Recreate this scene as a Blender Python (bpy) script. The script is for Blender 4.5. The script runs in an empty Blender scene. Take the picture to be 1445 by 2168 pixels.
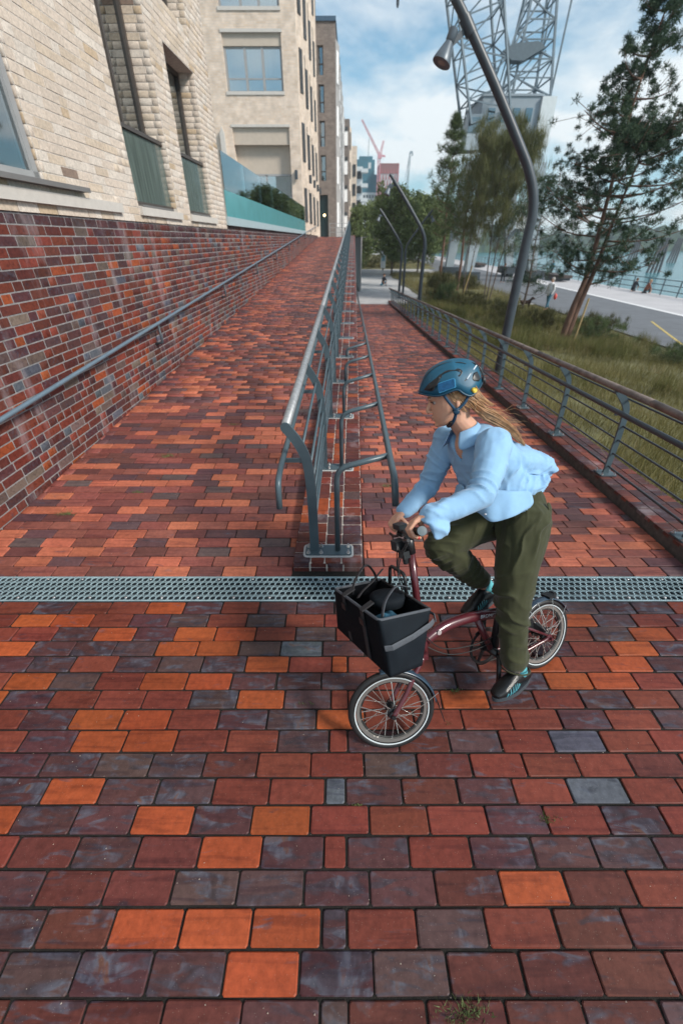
import bpy, bmesh, math, random
import numpy as np
from mathutils import Vector, Matrix, noise
rnd = random.Random(7)
nr = np.random.default_rng(7)
S = bpy.context.scene
COL = S.collection
R = math.radians
H = 2.08            # camera height above the brick square
# ------------------------------------------------------------------ camera, sky, sun, exposure
cam_d = bpy.data.cameras.new('camera'); cam = bpy.data.objects.new('camera', cam_d); COL.objects.link(cam)
cam.location = (0, 0, H); cam.rotation_euler = (R(90 - 33.5), 0, 0)
cam_d.sensor_fit = 'HORIZONTAL'; cam_d.sensor_width = 24.0; cam_d.lens = 24.0 * 871 / 1445
cam_d.clip_start = 0.05; cam_d.clip_end = 4000
cam_d.dof.use_dof = True; cam_d.dof.focus_distance = 1.95; cam_d.dof.aperture_fstop = 2.0
S.camera = cam
SUN_EL, SUN_AZ = 38.0, 124.0      # azimuth from +Y towards +X: behind and right of the camera, over the river
W = bpy.data.worlds.new('World'); S.world = W; W.use_nodes = True
nt = W.node_tree; nt.nodes.clear()
def N(nt, t, **k):
    n = nt.nodes.new(t)
    for a, b in k.items(): setattr(n, a, b)
    return n
wo = N(nt, 'ShaderNodeOutputWorld'); bg = N(nt, 'ShaderNodeBackground'); bg.inputs['Strength'].default_value = 0.12
sky = N(nt, 'ShaderNodeTexSky', sky_type='NISHITA'); sky.sun_disc = False
sky.sun_elevation = R(SUN_EL); sky.sun_rotation = R(SUN_AZ); sky.air_density = 1.0; sky.dust_density = 0.6; sky.ozone_density = 1.6
tc = N(nt, 'ShaderNodeTexCoord')
# clouds: noise on the view direction, squeezed towards the horizon
sep = N(nt, 'ShaderNodeSeparateXYZ'); nt.links.new(tc.outputs['Generated'], sep.inputs[0])
zz = N(nt, 'ShaderNodeMath', operation='ADD'); zz.inputs[1].default_value = 0.28; nt.links.new(sep.outputs['Z'], zz.inputs[0])
zm = N(nt, 'ShaderNodeMath', operation='MAXIMUM'); zm.inputs[1].default_value = 0.1; nt.links.new(zz.outputs[0], zm.inputs[0])
dx = N(nt, 'ShaderNodeMath', operation='DIVIDE'); dy = N(nt, 'ShaderNodeMath', operation='DIVIDE')
nt.links.new(sep.outputs['X'], dx.inputs[0]); nt.links.new(zm.outputs[0], dx.inputs[1])
nt.links.new(sep.outputs['Y'], dy.inputs[0]); nt.links.new(zm.outputs[0], dy.inputs[1])
cmb = N(nt, 'ShaderNodeCombineXYZ'); nt.links.new(dx.outputs[0], cmb.inputs[0]); nt.links.new(dy.outputs[0], cmb.inputs[1])
cn = N(nt, 'ShaderNodeTexNoise'); cn.inputs['Scale'].default_value = 2.0; cn.inputs['Detail'].default_value = 8
cn.inputs['Roughness'].default_value = 0.56; cn.inputs['Distortion'].default_value = 0.25
mp = N(nt, 'ShaderNodeMapping'); mp.inputs['Location'].default_value = (12.2, 6.1, 3.3)
nt.links.new(cmb.outputs[0], mp.inputs[0]); nt.links.new(mp.outputs[0], cn.inputs['Vector'])
cr = N(nt, 'ShaderNodeValToRGB'); cr.color_ramp.elements[0].position = 0.41; cr.color_ramp.elements[1].position = 0.60
cr.color_ramp.elements[0].color = (0, 0, 0, 1); cr.color_ramp.elements[1].color = (1, 1, 1, 1)
nt.links.new(cn.outputs['Fac'], cr.inputs[0])
veil = N(nt, 'ShaderNodeMath', operation='MULTIPLY_ADD'); veil.inputs[1].default_value = 0.80; veil.inputs[2].default_value = 0.06
nt.links.new(cr.outputs[0], veil.inputs[0])
mx = N(nt, 'ShaderNodeMix', data_type='RGBA'); mx.inputs['B'].default_value = (7.4, 7.7, 7.8, 1)
tint = N(nt, 'ShaderNodeMix', data_type='RGBA', blend_type='MULTIPLY'); tint.inputs['Factor'].default_value = 1
tint.inputs['B'].default_value = (0.50, 0.90, 1.02, 1)
nt.links.new(sky.outputs[0], tint.inputs['A'])
nt.links.new(veil.outputs[0], mx.inputs['Factor'])
hz = N(nt, 'ShaderNodeMapRange'); hz.inputs['From Min'].default_value = 0.0; hz.inputs['From Max'].default_value = 0.42; hz.inputs['To Min'].default_value = 0.72; hz.inputs['To Max'].default_value = 0.0
nt.links.new(sep.outputs['Z'], hz.inputs['Value'])
mh = N(nt, 'ShaderNodeMix', data_type='RGBA'); mh.inputs['B'].default_value = (3.3, 5.4, 6.3, 1); nt.links.new(hz.outputs[0], mh.inputs['Factor'])
nt.links.new(tint.outputs['Result'], mh.inputs['A']); nt.links.new(mh.outputs['Result'], mx.inputs['A']); nt.links.new(mx.outputs['Result'], bg.inputs[0]); nt.links.new(bg.outputs[0], wo.inputs[0])
sd = bpy.data.lights.new('sun', 'SUN'); sun = bpy.data.objects.new('sun', sd); COL.objects.link(sun)
sd.energy = 3.8; sd.angle = R(12); sd.color = (1.0, 0.93, 0.84)
el, az = R(SUN_EL), R(SUN_AZ)
sun.rotation_euler = Vector((-math.sin(az) * math.cos(el), -math.cos(az) * math.cos(el), -math.sin(el))).to_track_quat('-Z', 'Y').to_euler()
S.view_settings.view_transform = 'Standard'; S.view_settings.look = 'None'
S.view_settings.exposure = 0.2; S.view_settings.gamma = 1.0; S.view_settings.use_curve_mapping = False

# ------------------------------------------------------------------ materials
def newmat(name):
    m = bpy.data.materials.new(name); m.use_nodes = True; t = m.node_tree
    return m, t, t.nodes['Principled BSDF']
def mat(name, col, rough=0.6, metal=0.0, noise_amt=0.15, scale=8.0, bump=0.0, bscale=60.0, spec=0.5, emis=None, coat=0, sheen=0, stretch=None):
    """plain procedural surface: base colour broken up by two noises, with fine relief"""
    m, t, b = newmat(name); L = t.links.new
    tcn = N(t, 'ShaderNodeTexCoord'); src = tcn.outputs['Object']
    if stretch:
        mpn = N(t, 'ShaderNodeMapping'); mpn.inputs['Scale'].default_value = stretch; L(src, mpn.inputs[0]); src = mpn.outputs[0]
    n1 = N(t, 'ShaderNodeTexNoise'); n1.inputs['Scale'].default_value = scale; n1.inputs['Detail'].default_value = 6; L(src, n1.inputs['Vector'])
    r = N(t, 'ShaderNodeValToRGB'); a = noise_amt
    r.color_ramp.elements[0].position = 0.3; r.color_ramp.elements[1].position = 0.72
    r.color_ramp.elements[0].color = tuple(max(0, c * (1 - a)) for c in col) + (1,)
    r.color_ramp.elements[1].color = tuple(min(1, c * (1 + a)) for c in col) + (1,)
    L(n1.outputs['Fac'], r.inputs[0]); L(r.outputs[0], b.inputs['Base Color'])
    b.inputs['Roughness'].default_value = rough; b.inputs['Metallic'].default_value = metal
    b.inputs['Specular IOR Level'].default_value = spec; b.inputs['Coat Weight'].default_value = coat
    b.inputs['Sheen Weight'].default_value = sheen
    if bump:
        n2 = N(t, 'ShaderNodeTexNoise'); n2.inputs['Scale'].default_value = bscale; n2.inputs['Detail'].default_value = 4; L(src, n2.inputs['Vector'])
        bp = N(t, 'ShaderNodeBump'); bp.inputs['Strength'].default_value = bump; bp.inputs['Distance'].default_value = 0.01
        L(n2.outputs['Fac'], bp.inputs['Height']); L(bp.outputs[0], b.inputs['Normal'])
    if emis:
        b.inputs['Emission Color'].default_value = tuple(emis[:3]) + (1,); b.inputs['Emission Strength'].default_value = emis[3]
    return m
def clay(name, rough=0.55, stain=0.55, stretch=(7, 26, 26), white=0.0, stain_col=(0.055, 0.060, 0.082), speck=0.5):
    """fired clay: colour from the object (single pieces) or the Col attribute (joined ones), flashing marks, specks"""
    m, t, b = newmat(name); L = t.links.new
    oi = N(t, 'ShaderNodeObjectInfo'); at = N(t, 'ShaderNodeAttribute'); at.attribute_name = 'Col'
    base = N(t, 'ShaderNodeMix', data_type='RGBA', blend_type='ADD'); base.inputs['Factor'].default_value = 1; L(oi.outputs['Color'], base.inputs['A']); L(at.outputs['Color'], base.inputs['B'])
    geo = N(t, 'ShaderNodeNewGeometry')
    off = N(t, 'ShaderNodeVectorMath', operation='MULTIPLY_ADD'); off.inputs[1].default_value = (91, 57, 133)
    L(base.outputs['Result'], off.inputs[0]); L(geo.outputs['Position'], off.inputs[2])
    mp = N(t, 'ShaderNodeMapping'); mp.inputs['Scale'].default_value = stretch; L(off.outputs[0], mp.inputs[0])
    n1 = N(t, 'ShaderNodeTexNoise'); n1.inputs['Scale'].default_value = 1.0; n1.inputs['Detail'].default_value = 5; n1.inputs['Distortion'].default_value = 0.9
    L(mp.outputs[0], n1.inputs['Vector'])
    # dark bricks carry more flashing
    sepc = N(t, 'ShaderNodeSeparateColor'); L(base.outputs['Result'], sepc.inputs[0])
    dark = N(t, 'ShaderNodeMapRange'); dark.inputs['From Min'].default_value = 0.125; dark.inputs['From Max'].default_value = 0.07
    dark.inputs['To Min'].default_value = 0.63; dark.inputs['To Max'].default_value = 0.44; L(sepc.outputs[0], dark.inputs['Value'])
    sub = N(t, 'ShaderNodeMath', operation='SUBTRACT'); L(n1.outputs['Fac'], sub.inputs[0]); L(dark.outputs[0], sub.inputs[1])
    mul = N(t, 'ShaderNodeMath', operation='MULTIPLY', use_clamp=True); mul.inputs[1].default_value = 8.0; L(sub.outputs[0], mul.inputs[0])
    mul2 = N(t, 'ShaderNodeMath', operation='MULTIPLY'); mul2.inputs[1].default_value = stain; L(mul.outputs[0], mul2.inputs[0])
    ns = N(t, 'ShaderNodeTexNoise'); ns.inputs['Scale'].default_value = 9.0; ns.inputs['Detail'].default_value = 4; ns.inputs['Distortion'].default_value = 1.2; L(off.outputs[0], ns.inputs['Vector'])
    rs_ = N(t, 'ShaderNodeValToRGB'); e_ = rs_.color_ramp.elements; e_[0].position = .34; e_[0].color = (.022, .024, .032, 1); e_[1].position = .50; e_[1].color = tuple(stain_col) + (1,)
    e2 = e_.new(.60); e2.color = (.105, .13, .17, 1); e3 = e_.new(.70); e3.color = (.15, .075, .05, 1); L(ns.outputs['Fac'], rs_.inputs[0])
    m1 = N(t, 'ShaderNodeMix', data_type='RGBA'); L(rs_.outputs[0], m1.inputs['B'])
    L(mul2.outputs[0], m1.inputs['Factor']); L(base.outputs['Result'], m1.inputs['A'])
    # firing bands running along the brick
    mpb = N(t, 'ShaderNodeMapping'); mpb.inputs['Scale'].default_value = (2.2, 30, 30); L(off.outputs[0], mpb.inputs[0]); nb_ = N(t, 'ShaderNodeTexNoise'); nb_.inputs['Scale'].default_value = 1; nb_.inputs['Detail'].default_value = 3; nb_.inputs['Distortion'].default_value = .5; L(mpb.outputs[0], nb_.inputs['Vector'])
    rb = N(t, 'ShaderNodeMapRange'); rb.inputs['From Min'].default_value = .52; rb.inputs['From Max'].default_value = .66; rb.inputs['To Max'].default_value = .55 if stain else 0; L(nb_.outputs['Fac'], rb.inputs['Value'])
    mb_ = N(t, 'ShaderNodeMix', data_type='RGBA', blend_type='MULTIPLY'); mb_.inputs['B'].default_value = (.45, .42, .55, 1); L(rb.outputs[0], mb_.inputs['Factor']); L(m1.outputs['Result'], mb_.inputs['A']); m1 = mb_
    # large damp and worn patches across many bricks
    nl = N(t, 'ShaderNodeTexNoise'); nl.inputs['Scale'].default_value = 1.1; nl.inputs['Detail'].default_value = 6; nl.inputs['Roughness'].default_value = .6; L(geo.outputs['Position'], nl.inputs['Vector'])
    rl = N(t, 'ShaderNodeMapRange'); rl.inputs['From Min'].default_value = .35; rl.inputs['From Max'].default_value = .65; rl.inputs['To Min'].default_value = .80 if stain else .95; rl.inputs['To Max'].default_value = 1.12 if stain else 1.03; L(nl.outputs['Fac'], rl.inputs['Value'])
    ml_ = N(t, 'ShaderNodeMix', data_type='RGBA', blend_type='MULTIPLY'); ml_.inputs['Factor'].default_value = 1; L(m1.outputs['Result'], ml_.inputs['A']); L(rl.outputs[0], ml_.inputs['B']); m1 = ml_
    # mottling
    n2 = N(t, 'ShaderNodeTexNoise'); n2.inputs['Scale'].default_value = 34; n2.inputs['Detail'].default_value = 8; n2.inputs['Roughness'].default_value = 0.7; L(off.outputs[0], n2.inputs['Vector'])
    r2 = N(t, 'ShaderNodeMapRange'); r2.inputs['From Min'].default_value = 0.3; r2.inputs['From Max'].default_value = 0.7; r2.inputs['To Min'].default_value = 0.70; r2.inputs['To Max'].default_value = 1.22
    L(n2.outputs['Fac'], r2.inputs['Value'])
    m2 = N(t, 'ShaderNodeMix', data_type='RGBA', blend_type='MULTIPLY'); m2.inputs['Factor'].default_value = 1
    L(m1.outputs['Result'], m2.inputs['A']); L(r2.outputs[0], m2.inputs['B'])
    # pale grit specks
    n3 = N(t, 'ShaderNodeTexVoronoi'); n3.inputs['Scale'].default_value = 95; L(off.outputs[0], n3.inputs['Vector'])
    r3 = N(t, 'ShaderNodeMapRange'); r3.inputs['From Min'].default_value = 0.10; r3.inputs['From Max'].default_value = 0.05; r3.inputs['To Max'].default_value = speck; L(n3.outputs['Distance'], r3.inputs['Value'])
    m3 = N(t, 'ShaderNodeMix', data_type='RGBA'); m3.inputs['B'].default_value = (0.42, 0.36, 0.32, 1)
    L(r3.outputs[0], m3.inputs['Factor']); L(m2.outputs['Result'], m3.inputs['A'])
    out = m3.outputs['Result']
    if white:
        n4 = N(t, 'ShaderNodeTexNoise'); n4.inputs['Scale'].default_value = 1.6; n4.inputs['Detail'].default_value = 7; n4.inputs['Roughness'].default_value = 0.65
        mp4 = N(t, 'ShaderNodeMapping'); mp4.inputs['Scale'].default_value = (1.7, 1.7, 0.42); mp4.inputs['Location'].default_value = (0, 0.85, 0)
        L(geo.outputs['Position'], mp4.inputs[0]); L(mp4.outputs[0], n4.inputs['Vector'])
        r4 = N(t, 'ShaderNodeMapRange'); r4.inputs['From Min'].default_value = 0.56; r4.inputs['From Max'].default_value = 0.72; r4.inputs['To Max'].default_value = white; L(n4.outputs['Fac'], r4.inputs['Value'])
        m4 = N(t, 'ShaderNodeMix', data_type='RGBA'); m4.inputs['B'].default_value = (0.40, 0.34, 0.36, 1)
        L(r4.outputs[0], m4.inputs['Factor']); L(out, m4.inputs['A']); out = m4.outputs['Result']
    L(out, b.inputs['Base Color']); b.inputs['Specular IOR Level'].default_value = .24
    rr = N(t, 'ShaderNodeMapRange'); rr.inputs['To Min'].default_value = rough - 0.14; rr.inputs['To Max'].default_value = rough + 0.16; L(n2.outputs['Fac'], rr.inputs['Value']); L(rr.outputs[0], b.inputs['Roughness'])
    bp = N(t, 'ShaderNodeBump'); bp.inputs['Strength'].default_value = 0.35; bp.inputs['Distance'].default_value = 0.004
    L(n2.outputs['Fac'], bp.inputs['Height']); L(bp.outputs[0], b.inputs['Normal'])
    return m
def glassy(name, tintc=(0.55, 0.75, 0.78), alpha=0.35, rough=0.03):
    """window / balustrade glass: sharp sky reflection over a tinted see-through pane"""
    m, t, b = newmat(name); L = t.links.new
    t.nodes.remove(b); o = t.nodes['Material Output']
    g = N(t, 'ShaderNodeBsdfGlossy'); g.inputs['Roughness'].default_value = rough; g.inputs['Color'].default_value = (0.9, 0.97, 1, 1)
    tr = N(t, 'ShaderNodeBsdfTransparent'); tr.inputs['Color'].default_value = tuple(tintc) + (1,)
    f = N(t, 'ShaderNodeFresnel'); f.inputs['IOR'].default_value = 1.6
    ad = N(t, 'ShaderNodeMath', operation='ADD', use_clamp=True); ad.inputs[1].default_value = alpha; L(f.outputs[0], ad.inputs[0])
    n = N(t, 'ShaderNodeTexNoise'); n.inputs['Scale'].default_value = 0.8
    bp = N(t, 'ShaderNodeBump'); bp.inputs['Strength'].default_value = 0.05; L(n.outputs[0], bp.inputs['Height']); L(bp.outputs[0], g.inputs['Normal'])
    mxs = N(t, 'ShaderNodeMixShader'); L(ad.outputs[0], mxs.inputs[0]); L(tr.outputs[0], mxs.inputs[1]); L(g.outputs[0], mxs.inputs[2]); L(mxs.outputs[0], o.inputs['Surface'])
    return m
def brickface(name, c1, c2, mortar, axes='XZ', bw=0.26, bh=0.085, rough=0.85, bump=0.5):
    """far facades whose bricks can no longer be told apart"""
    m, t, b = newmat(name); L = t.links.new
    geo = N(t, 'ShaderNodeNewGeometry'); sp = N(t, 'ShaderNodeSeparateXYZ'); L(geo.outputs['Position'], sp.inputs[0])
    ad = N(t, 'ShaderNodeMath', operation='ADD'); L(sp.outputs['X'], ad.inputs[0]); L(sp.outputs['Y'], ad.inputs[1])
    cb = N(t, 'ShaderNodeCombineXYZ'); L(ad.outputs[0], cb.inputs[0]); L(sp.outputs['Z'], cb.inputs[1])
    bt = N(t, 'ShaderNodeTexBrick'); bt.inputs['Scale'].default_value = 1; bt.inputs['Brick Width'].default_value = bw; bt.inputs['Row Height'].default_value = bh
    bt.inputs['Mortar Size'].default_value = 0.008; bt.inputs['Color1'].default_value = c1 + (1,); bt.inputs['Color2'].default_value = c2 + (1,); bt.inputs['Mortar'].default_value = mortar + (1,)
    L(cb.outputs[0], bt.inputs['Vector'])
    n = N(t, 'ShaderNodeTexNoise'); n.inputs['Scale'].default_value = 2.5; n.inputs['Detail'].default_value = 8; L(geo.outputs['Position'], n.inputs['Vector'])
    r = N(t, 'ShaderNodeMapRange'); r.inputs['From Min'].default_value = .3; r.inputs['From Max'].default_value = .7; r.inputs['To Min'].default_value = .82; r.inputs['To Max'].default_value = 1.15; L(n.outputs['Fac'], r.inputs['Value'])
    mm = N(t, 'ShaderNodeMix', data_type='RGBA', blend_type='MULTIPLY'); mm.inputs['Factor'].default_value = 1; L(bt.outputs['Color'], mm.inputs['A']); L(r.outputs[0], mm.inputs['B'])
    L(mm.outputs['Result'], b.inputs['Base Color']); b.inputs['Roughness'].default_value = rough
    bp = N(t, 'ShaderNodeBump'); bp.inputs['Strength'].default_value = bump; bp.inputs['Distance'].default_value = 0.02; L(bt.outputs['Fac'], bp.inputs['Height']); bp.invert = True; L(bp.outputs[0], b.inputs['Normal'])
    return m
M = {}
M['paver'] = clay('paving_clinker', rough=0.5, stain=0.62)
M['wallbrick'] = clay('wall_clinker', rough=0.5, stain=0.35, white=0.5, speck=0.2)
M['sandbrick'] = clay('sand_brick', rough=0.8, stain=0.0, speck=0.15)
M['joint'] = mat('joint_sand', (0.014, 0.012, 0.010), 0.95, noise_amt=0.5, scale=60, bump=0.8, bscale=300)
M['guardglass'] = mat('guard_glass', (0.10, 0.13, 0.12), .10, noise_amt=.35, scale=3, spec=.8, stretch=(6, 6, .5))
M['mortar'] = mat('grey_mortar', (0.25, 0.24, 0.24), 0.95, noise_amt=0.25, scale=20, bump=0.6, bscale=200)
M['palemortar'] = mat('pale_mortar', (0.56, 0.51, 0.46), 0.95, noise_amt=0.2, scale=20, bump=0.6, bscale=200)
M['steel'] = mat('grey_green_paint', (0.070, 0.105, 0.125), 0.36, noise_amt=0.12, scale=6, bump=0.05, bscale=150, metal=0.1)
M['darksteel'] = mat('dark_grey_paint', (0.042, 0.055, 0.068), 0.42, noise_amt=0.12, scale=6)
M['galv'] = mat('galvanised_steel', (0.30, 0.31, 0.32), 0.45, metal=0.35, noise_amt=0.22, scale=28, bump=0.1, bscale=80)
M['rustrail'] = mat('weathered_rail', (0.17, 0.135, 0.12), 0.6, metal=0.1, noise_amt=0.45, scale=9, bump=0.15, bscale=90)
M['grate'] = mat('zinc_grating', (0.36, 0.49, 0.53), 0.40, metal=0.25, noise_amt=0.2, scale=14)
M['bolt'] = mat('stainless_bolt', (0.55, 0.55, 0.55), 0.3, metal=0.9, noise_amt=0.05)
M['grout'] = mat('pale_grout', (0.42, 0.43, 0.43), 0.9, noise_amt=0.12, scale=30, bump=0.3)
M['concrete'] = mat('pale_concrete', (0.42, 0.42, 0.42), 0.85, noise_amt=0.12, scale=1.5, bump=0.3, bscale=20)
M['quayconcrete'] = mat('quay_concrete', (0.46, 0.45, 0.46), 0.85, noise_amt=0.08, scale=0.8)
M['asphalt'] = mat('asphalt', (0.135, 0.145, 0.16), 0.9, noise_amt=0.15, scale=1.2, bump=0.3, bscale=60)
M['whitepaint'] = mat('white_strip', (0.7, 0.7, 0.7), 0.7, noise_amt=0.06)
M['stonesill'] = mat('cream_stone', (0.52, 0.49, 0.45), 0.8, noise_amt=0.06, scale=12, bump=0.2)
M['rendering'] = mat('cream_render', (0.47, 0.40, 0.33), 0.85, noise_amt=0.05, scale=5)
M['bronze'] = mat('bronze_frame', (0.075, 0.062, 0.055), 0.45, metal=0.2, noise_amt=0.1)
M['greyframe'] = mat('grey_frame', (0.30, 0.30, 0.30), 0.5, noise_amt=0.06)
M['greymetal'] = mat('grey_sill_metal', (0.21, 0.20, 0.195), 0.45, metal=0.3, noise_amt=0.06)
M['glass'] = glassy('window_glass', (0.30, 0.38, 0.40), 0.22)
M['brightglass'] = glassy('bright_window_glass', (0.95, 0.97, 0.97), 0.22)
M['balglass'] = glassy('balustrade_glass', (0.80, 0.92, 0.94), 0.16)
M['teal'] = mat('teal_panel', (0.10, 0.33, 0.36), 0.22, noise_amt=0.08, scale=3, spec=0.6)
M['curtain_cloud_white'] = mat('blind_cloud_white', (0.90, 0.89, 0.88), 0.9, noise_amt=0.1, scale=3, stretch=(14, 14, .3))  # near-white for curtains and for cloud reflection painted behind wide panes
M['interior'] = mat('dim_interior', (0.05, 0.055, 0.06), 0.9, noise_amt=0.4, scale=1.2)
M['bark'] = mat('pine_bark', (0.11, 0.085, 0.07), 0.95, noise_amt=0.4, scale=9, bump=0.9, bscale=24, stretch=(1, 1, .35))
M['redbark'] = mat('red_pine_bark', (0.135, 0.075, 0.052), 0.9, noise_amt=0.4, scale=7, bump=0.7, bscale=24, stretch=(1, 1, .35))
M['stake'] = mat('larch_stake', (0.36, 0.26, 0.12), 0.8, noise_amt=0.2, scale=10, stretch=(1, 1, .1))

# ------------------------------------------------------------------ object helpers
def tag(o, label=None, cat=None, group=None, kind=None):
    if label: o['label'] = label
    if cat: o['category'] = cat
    if group: o['group'] = group
    if kind: o['kind'] = kind
    return o
def thing(name, label, cat, loc=(0, 0, 0), group=None, mx=None, kind=None):
    o = bpy.data.objects.new(name, None); COL.objects.link(o); o.empty_display_size = 0.1
    o.matrix_basis = mx if mx is not None else Matrix.Translation(Vector(loc))
    return tag(o, label, cat, group, kind)
def link(name, me, parent=None, local=False):
    o = bpy.data.objects.new(name, me); COL.objects.link(o)
    if parent is not None:
        o.parent = parent
        if not local and parent.type == 'EMPTY': o.matrix_parent_inverse = parent.matrix_basis.inverted()
    return o
class MB:
    def __init__(s): s.v = []; s.f = []
    def add(s, vs, fs):
        k = len(s.v); s.v += [tuple(p) for p in vs]; s.f += [tuple(i + k for i in f) for f in fs]; return s
    def box(s, lo, hi, mx=None):
        x0, y0, z0 = lo; x1, y1, z1 = hi
        vs = [(x0, y0, z0), (x1, y0, z0), (x1, y1, z0), (x0, y1, z0), (x0, y0, z1), (x1, y0, z1), (x1, y1, z1), (x0, y1, z1)]
        if mx is not None: vs = [mx @ Vector(v) for v in vs]
        return s.add(vs, [(0, 3, 2, 1), (4, 5, 6, 7), (0, 1, 5, 4), (1, 2, 6, 5), (2, 3, 7, 6), (3, 0, 4, 7)])
    def bar(s, a, b, w, h=None, side=None):
        """rectangular bar from a to b, w along side, h across"""
        a = Vector(a); b = Vector(b); t = (b - a).normalized(); h = h or w
        sd_ = Vector(side) if side else (Vector((0, 0, 1)).cross(t) if abs(t.z) < .95 else Vector((1, 0, 0)))
        sd_ = (sd_ - t * sd_.dot(t)).normalized(); n = t.cross(sd_)
        vs = [p + sd_ * i * w / 2 + n * j * h / 2 for p in (a, b) for i, j in ((-1, -1), (1, -1), (1, 1), (-1, 1))]
        return s.add(vs, [(0, 1, 2, 3), (7, 6, 5, 4), (0, 4, 5, 1), (1, 5, 6, 2), (2, 6, 7, 3), (3, 7, 4, 0)])
    def tube(s, pts, r, n=8, closed=False, caps=True, flat=None):
        """swept tube; r may be a list; flat=(side vector, ratio) gives an oval section"""
        P = [Vector(p) for p in pts]; m = len(P); rs = r if hasattr(r, '__len__') else [r] * m
        T = []
        for i in range(m):
            a = P[(i - 1) % m] if (closed or i) else P[0]; b = P[(i + 1) % m] if (closed or i < m - 1) else P[-1]
            d = b - a; T.append(d.normalized() if d.length > 1e-9 else Vector((0, 0, 1)))
        up = Vector((0, 0, 1)) if abs(T[0].z) < .9 else Vector((1, 0, 0))
        if flat: up = Vector(flat[0])
        k = len(s.v); nrm = None
        for i in range(m):
            base = up if (nrm is None or flat) else nrm
            nrm = base - T[i] * base.dot(T[i])
            nrm = nrm.normalized() if nrm.length > 1e-6 else T[i].orthogonal().normalized()
            bn = T[i].cross(nrm); q = flat[1] if flat else 1
            for j in range(n):
                a = 2 * math.pi * j / n
                s.v.append(tuple(P[i] + nrm * math.cos(a) * rs[i] + bn * math.sin(a) * rs[i] * q))
        for i in range(m if closed else m - 1):
            i2 = (i + 1) % m
            for j in range(n):
                j2 = (j + 1) % n
                s.f.append((k + i * n + j, k + i * n + j2, k + i2 * n + j2, k + i2 * n + j))
        if caps and not closed:
            s.f.append(tuple(k + j for j in range(n))[::-1]); s.f.append(tuple(k + (m - 1) * n + j for j in range(n)))
        return s
    def prism(s, outline, a, b, closed=True):
        """outline: list of 3D points; extruded by vector b-a offset"""
        d = Vector(b) - Vector(a); n = len(outline); k = len(s.v)
        s.v += [tuple(Vector(p)) for p in outline] + [tuple(Vector(p) + d) for p in outline]
        s.f.append(tuple(k + i for i in range(n))[::-1]); s.f.append(tuple(k + n + i for i in range(n)))
        for i in range(n):
            j = (i + 1) % n; s.f.append((k + i, k + j, k + n + j, k + n + i))
        return s
    def ball(s, c, r, nu=12, nv=8, sc=(1, 1, 1), mx=None):
        c = Vector(c); k = len(s.v)
        for i in range(nv + 1):
            th = math.pi * i / nv
            for j in range(nu):
                ph = 2 * math.pi * j / nu
                p = Vector((math.sin(th) * math.cos(ph) * sc[0], math.sin(th) * math.sin(ph) * sc[1], math.cos(th) * sc[2])) * r
                if mx is not None: p = mx @ p
                s.v.append(tuple(c + p))
        for i in range(nv):
            for j in range(nu):
                j2 = (j + 1) % nu
                s.f.append((k + i * nu + j, k + (i + 1) * nu + j, k + (i + 1) * nu + j2, k + i * nu + j2))
        return s
    def lathe(s, c, axis, prof, n=16):
        c = Vector(c); ax = Vector(axis).normalized(); u = ax.orthogonal().normalized(); w = ax.cross(u); k = len(s.v)
        for (h, r) in prof:
            for j in range(n):
                a = 2 * math.pi * j / n; s.v.append(tuple(c + ax * h + (u * math.cos(a) + w * math.sin(a)) * r))
        for i in range(len(prof) - 1):
            for j in range(n):
                j2 = (j + 1) % n; s.f.append((k + i * n + j, k + i * n + j2, k + (i + 1) * n + j2, k + (i + 1) * n + j))
        s.f.append(tuple(k + j for j in range(n))[::-1]); s.f.append(tuple(k + (len(prof) - 1) * n + j for j in range(n)))
        return s
    def mesh(s, name, m=None, smooth=False, angle=None):
        me = bpy.data.meshes.new(name); me.from_pydata(s.v, [], s.f)
        if m is not None: me.materials.append(m)
        if smooth: me.shade_smooth()
        if angle is not None:
            me.shade_smooth(); me.set_sharp_from_angle(angle=R(angle))
        me.update(); return me
    def build(s, name, m, parent=None, smooth=False, angle=None, local=False):
        return link(name, s.mesh(name, m, smooth, angle), parent, local)

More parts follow.
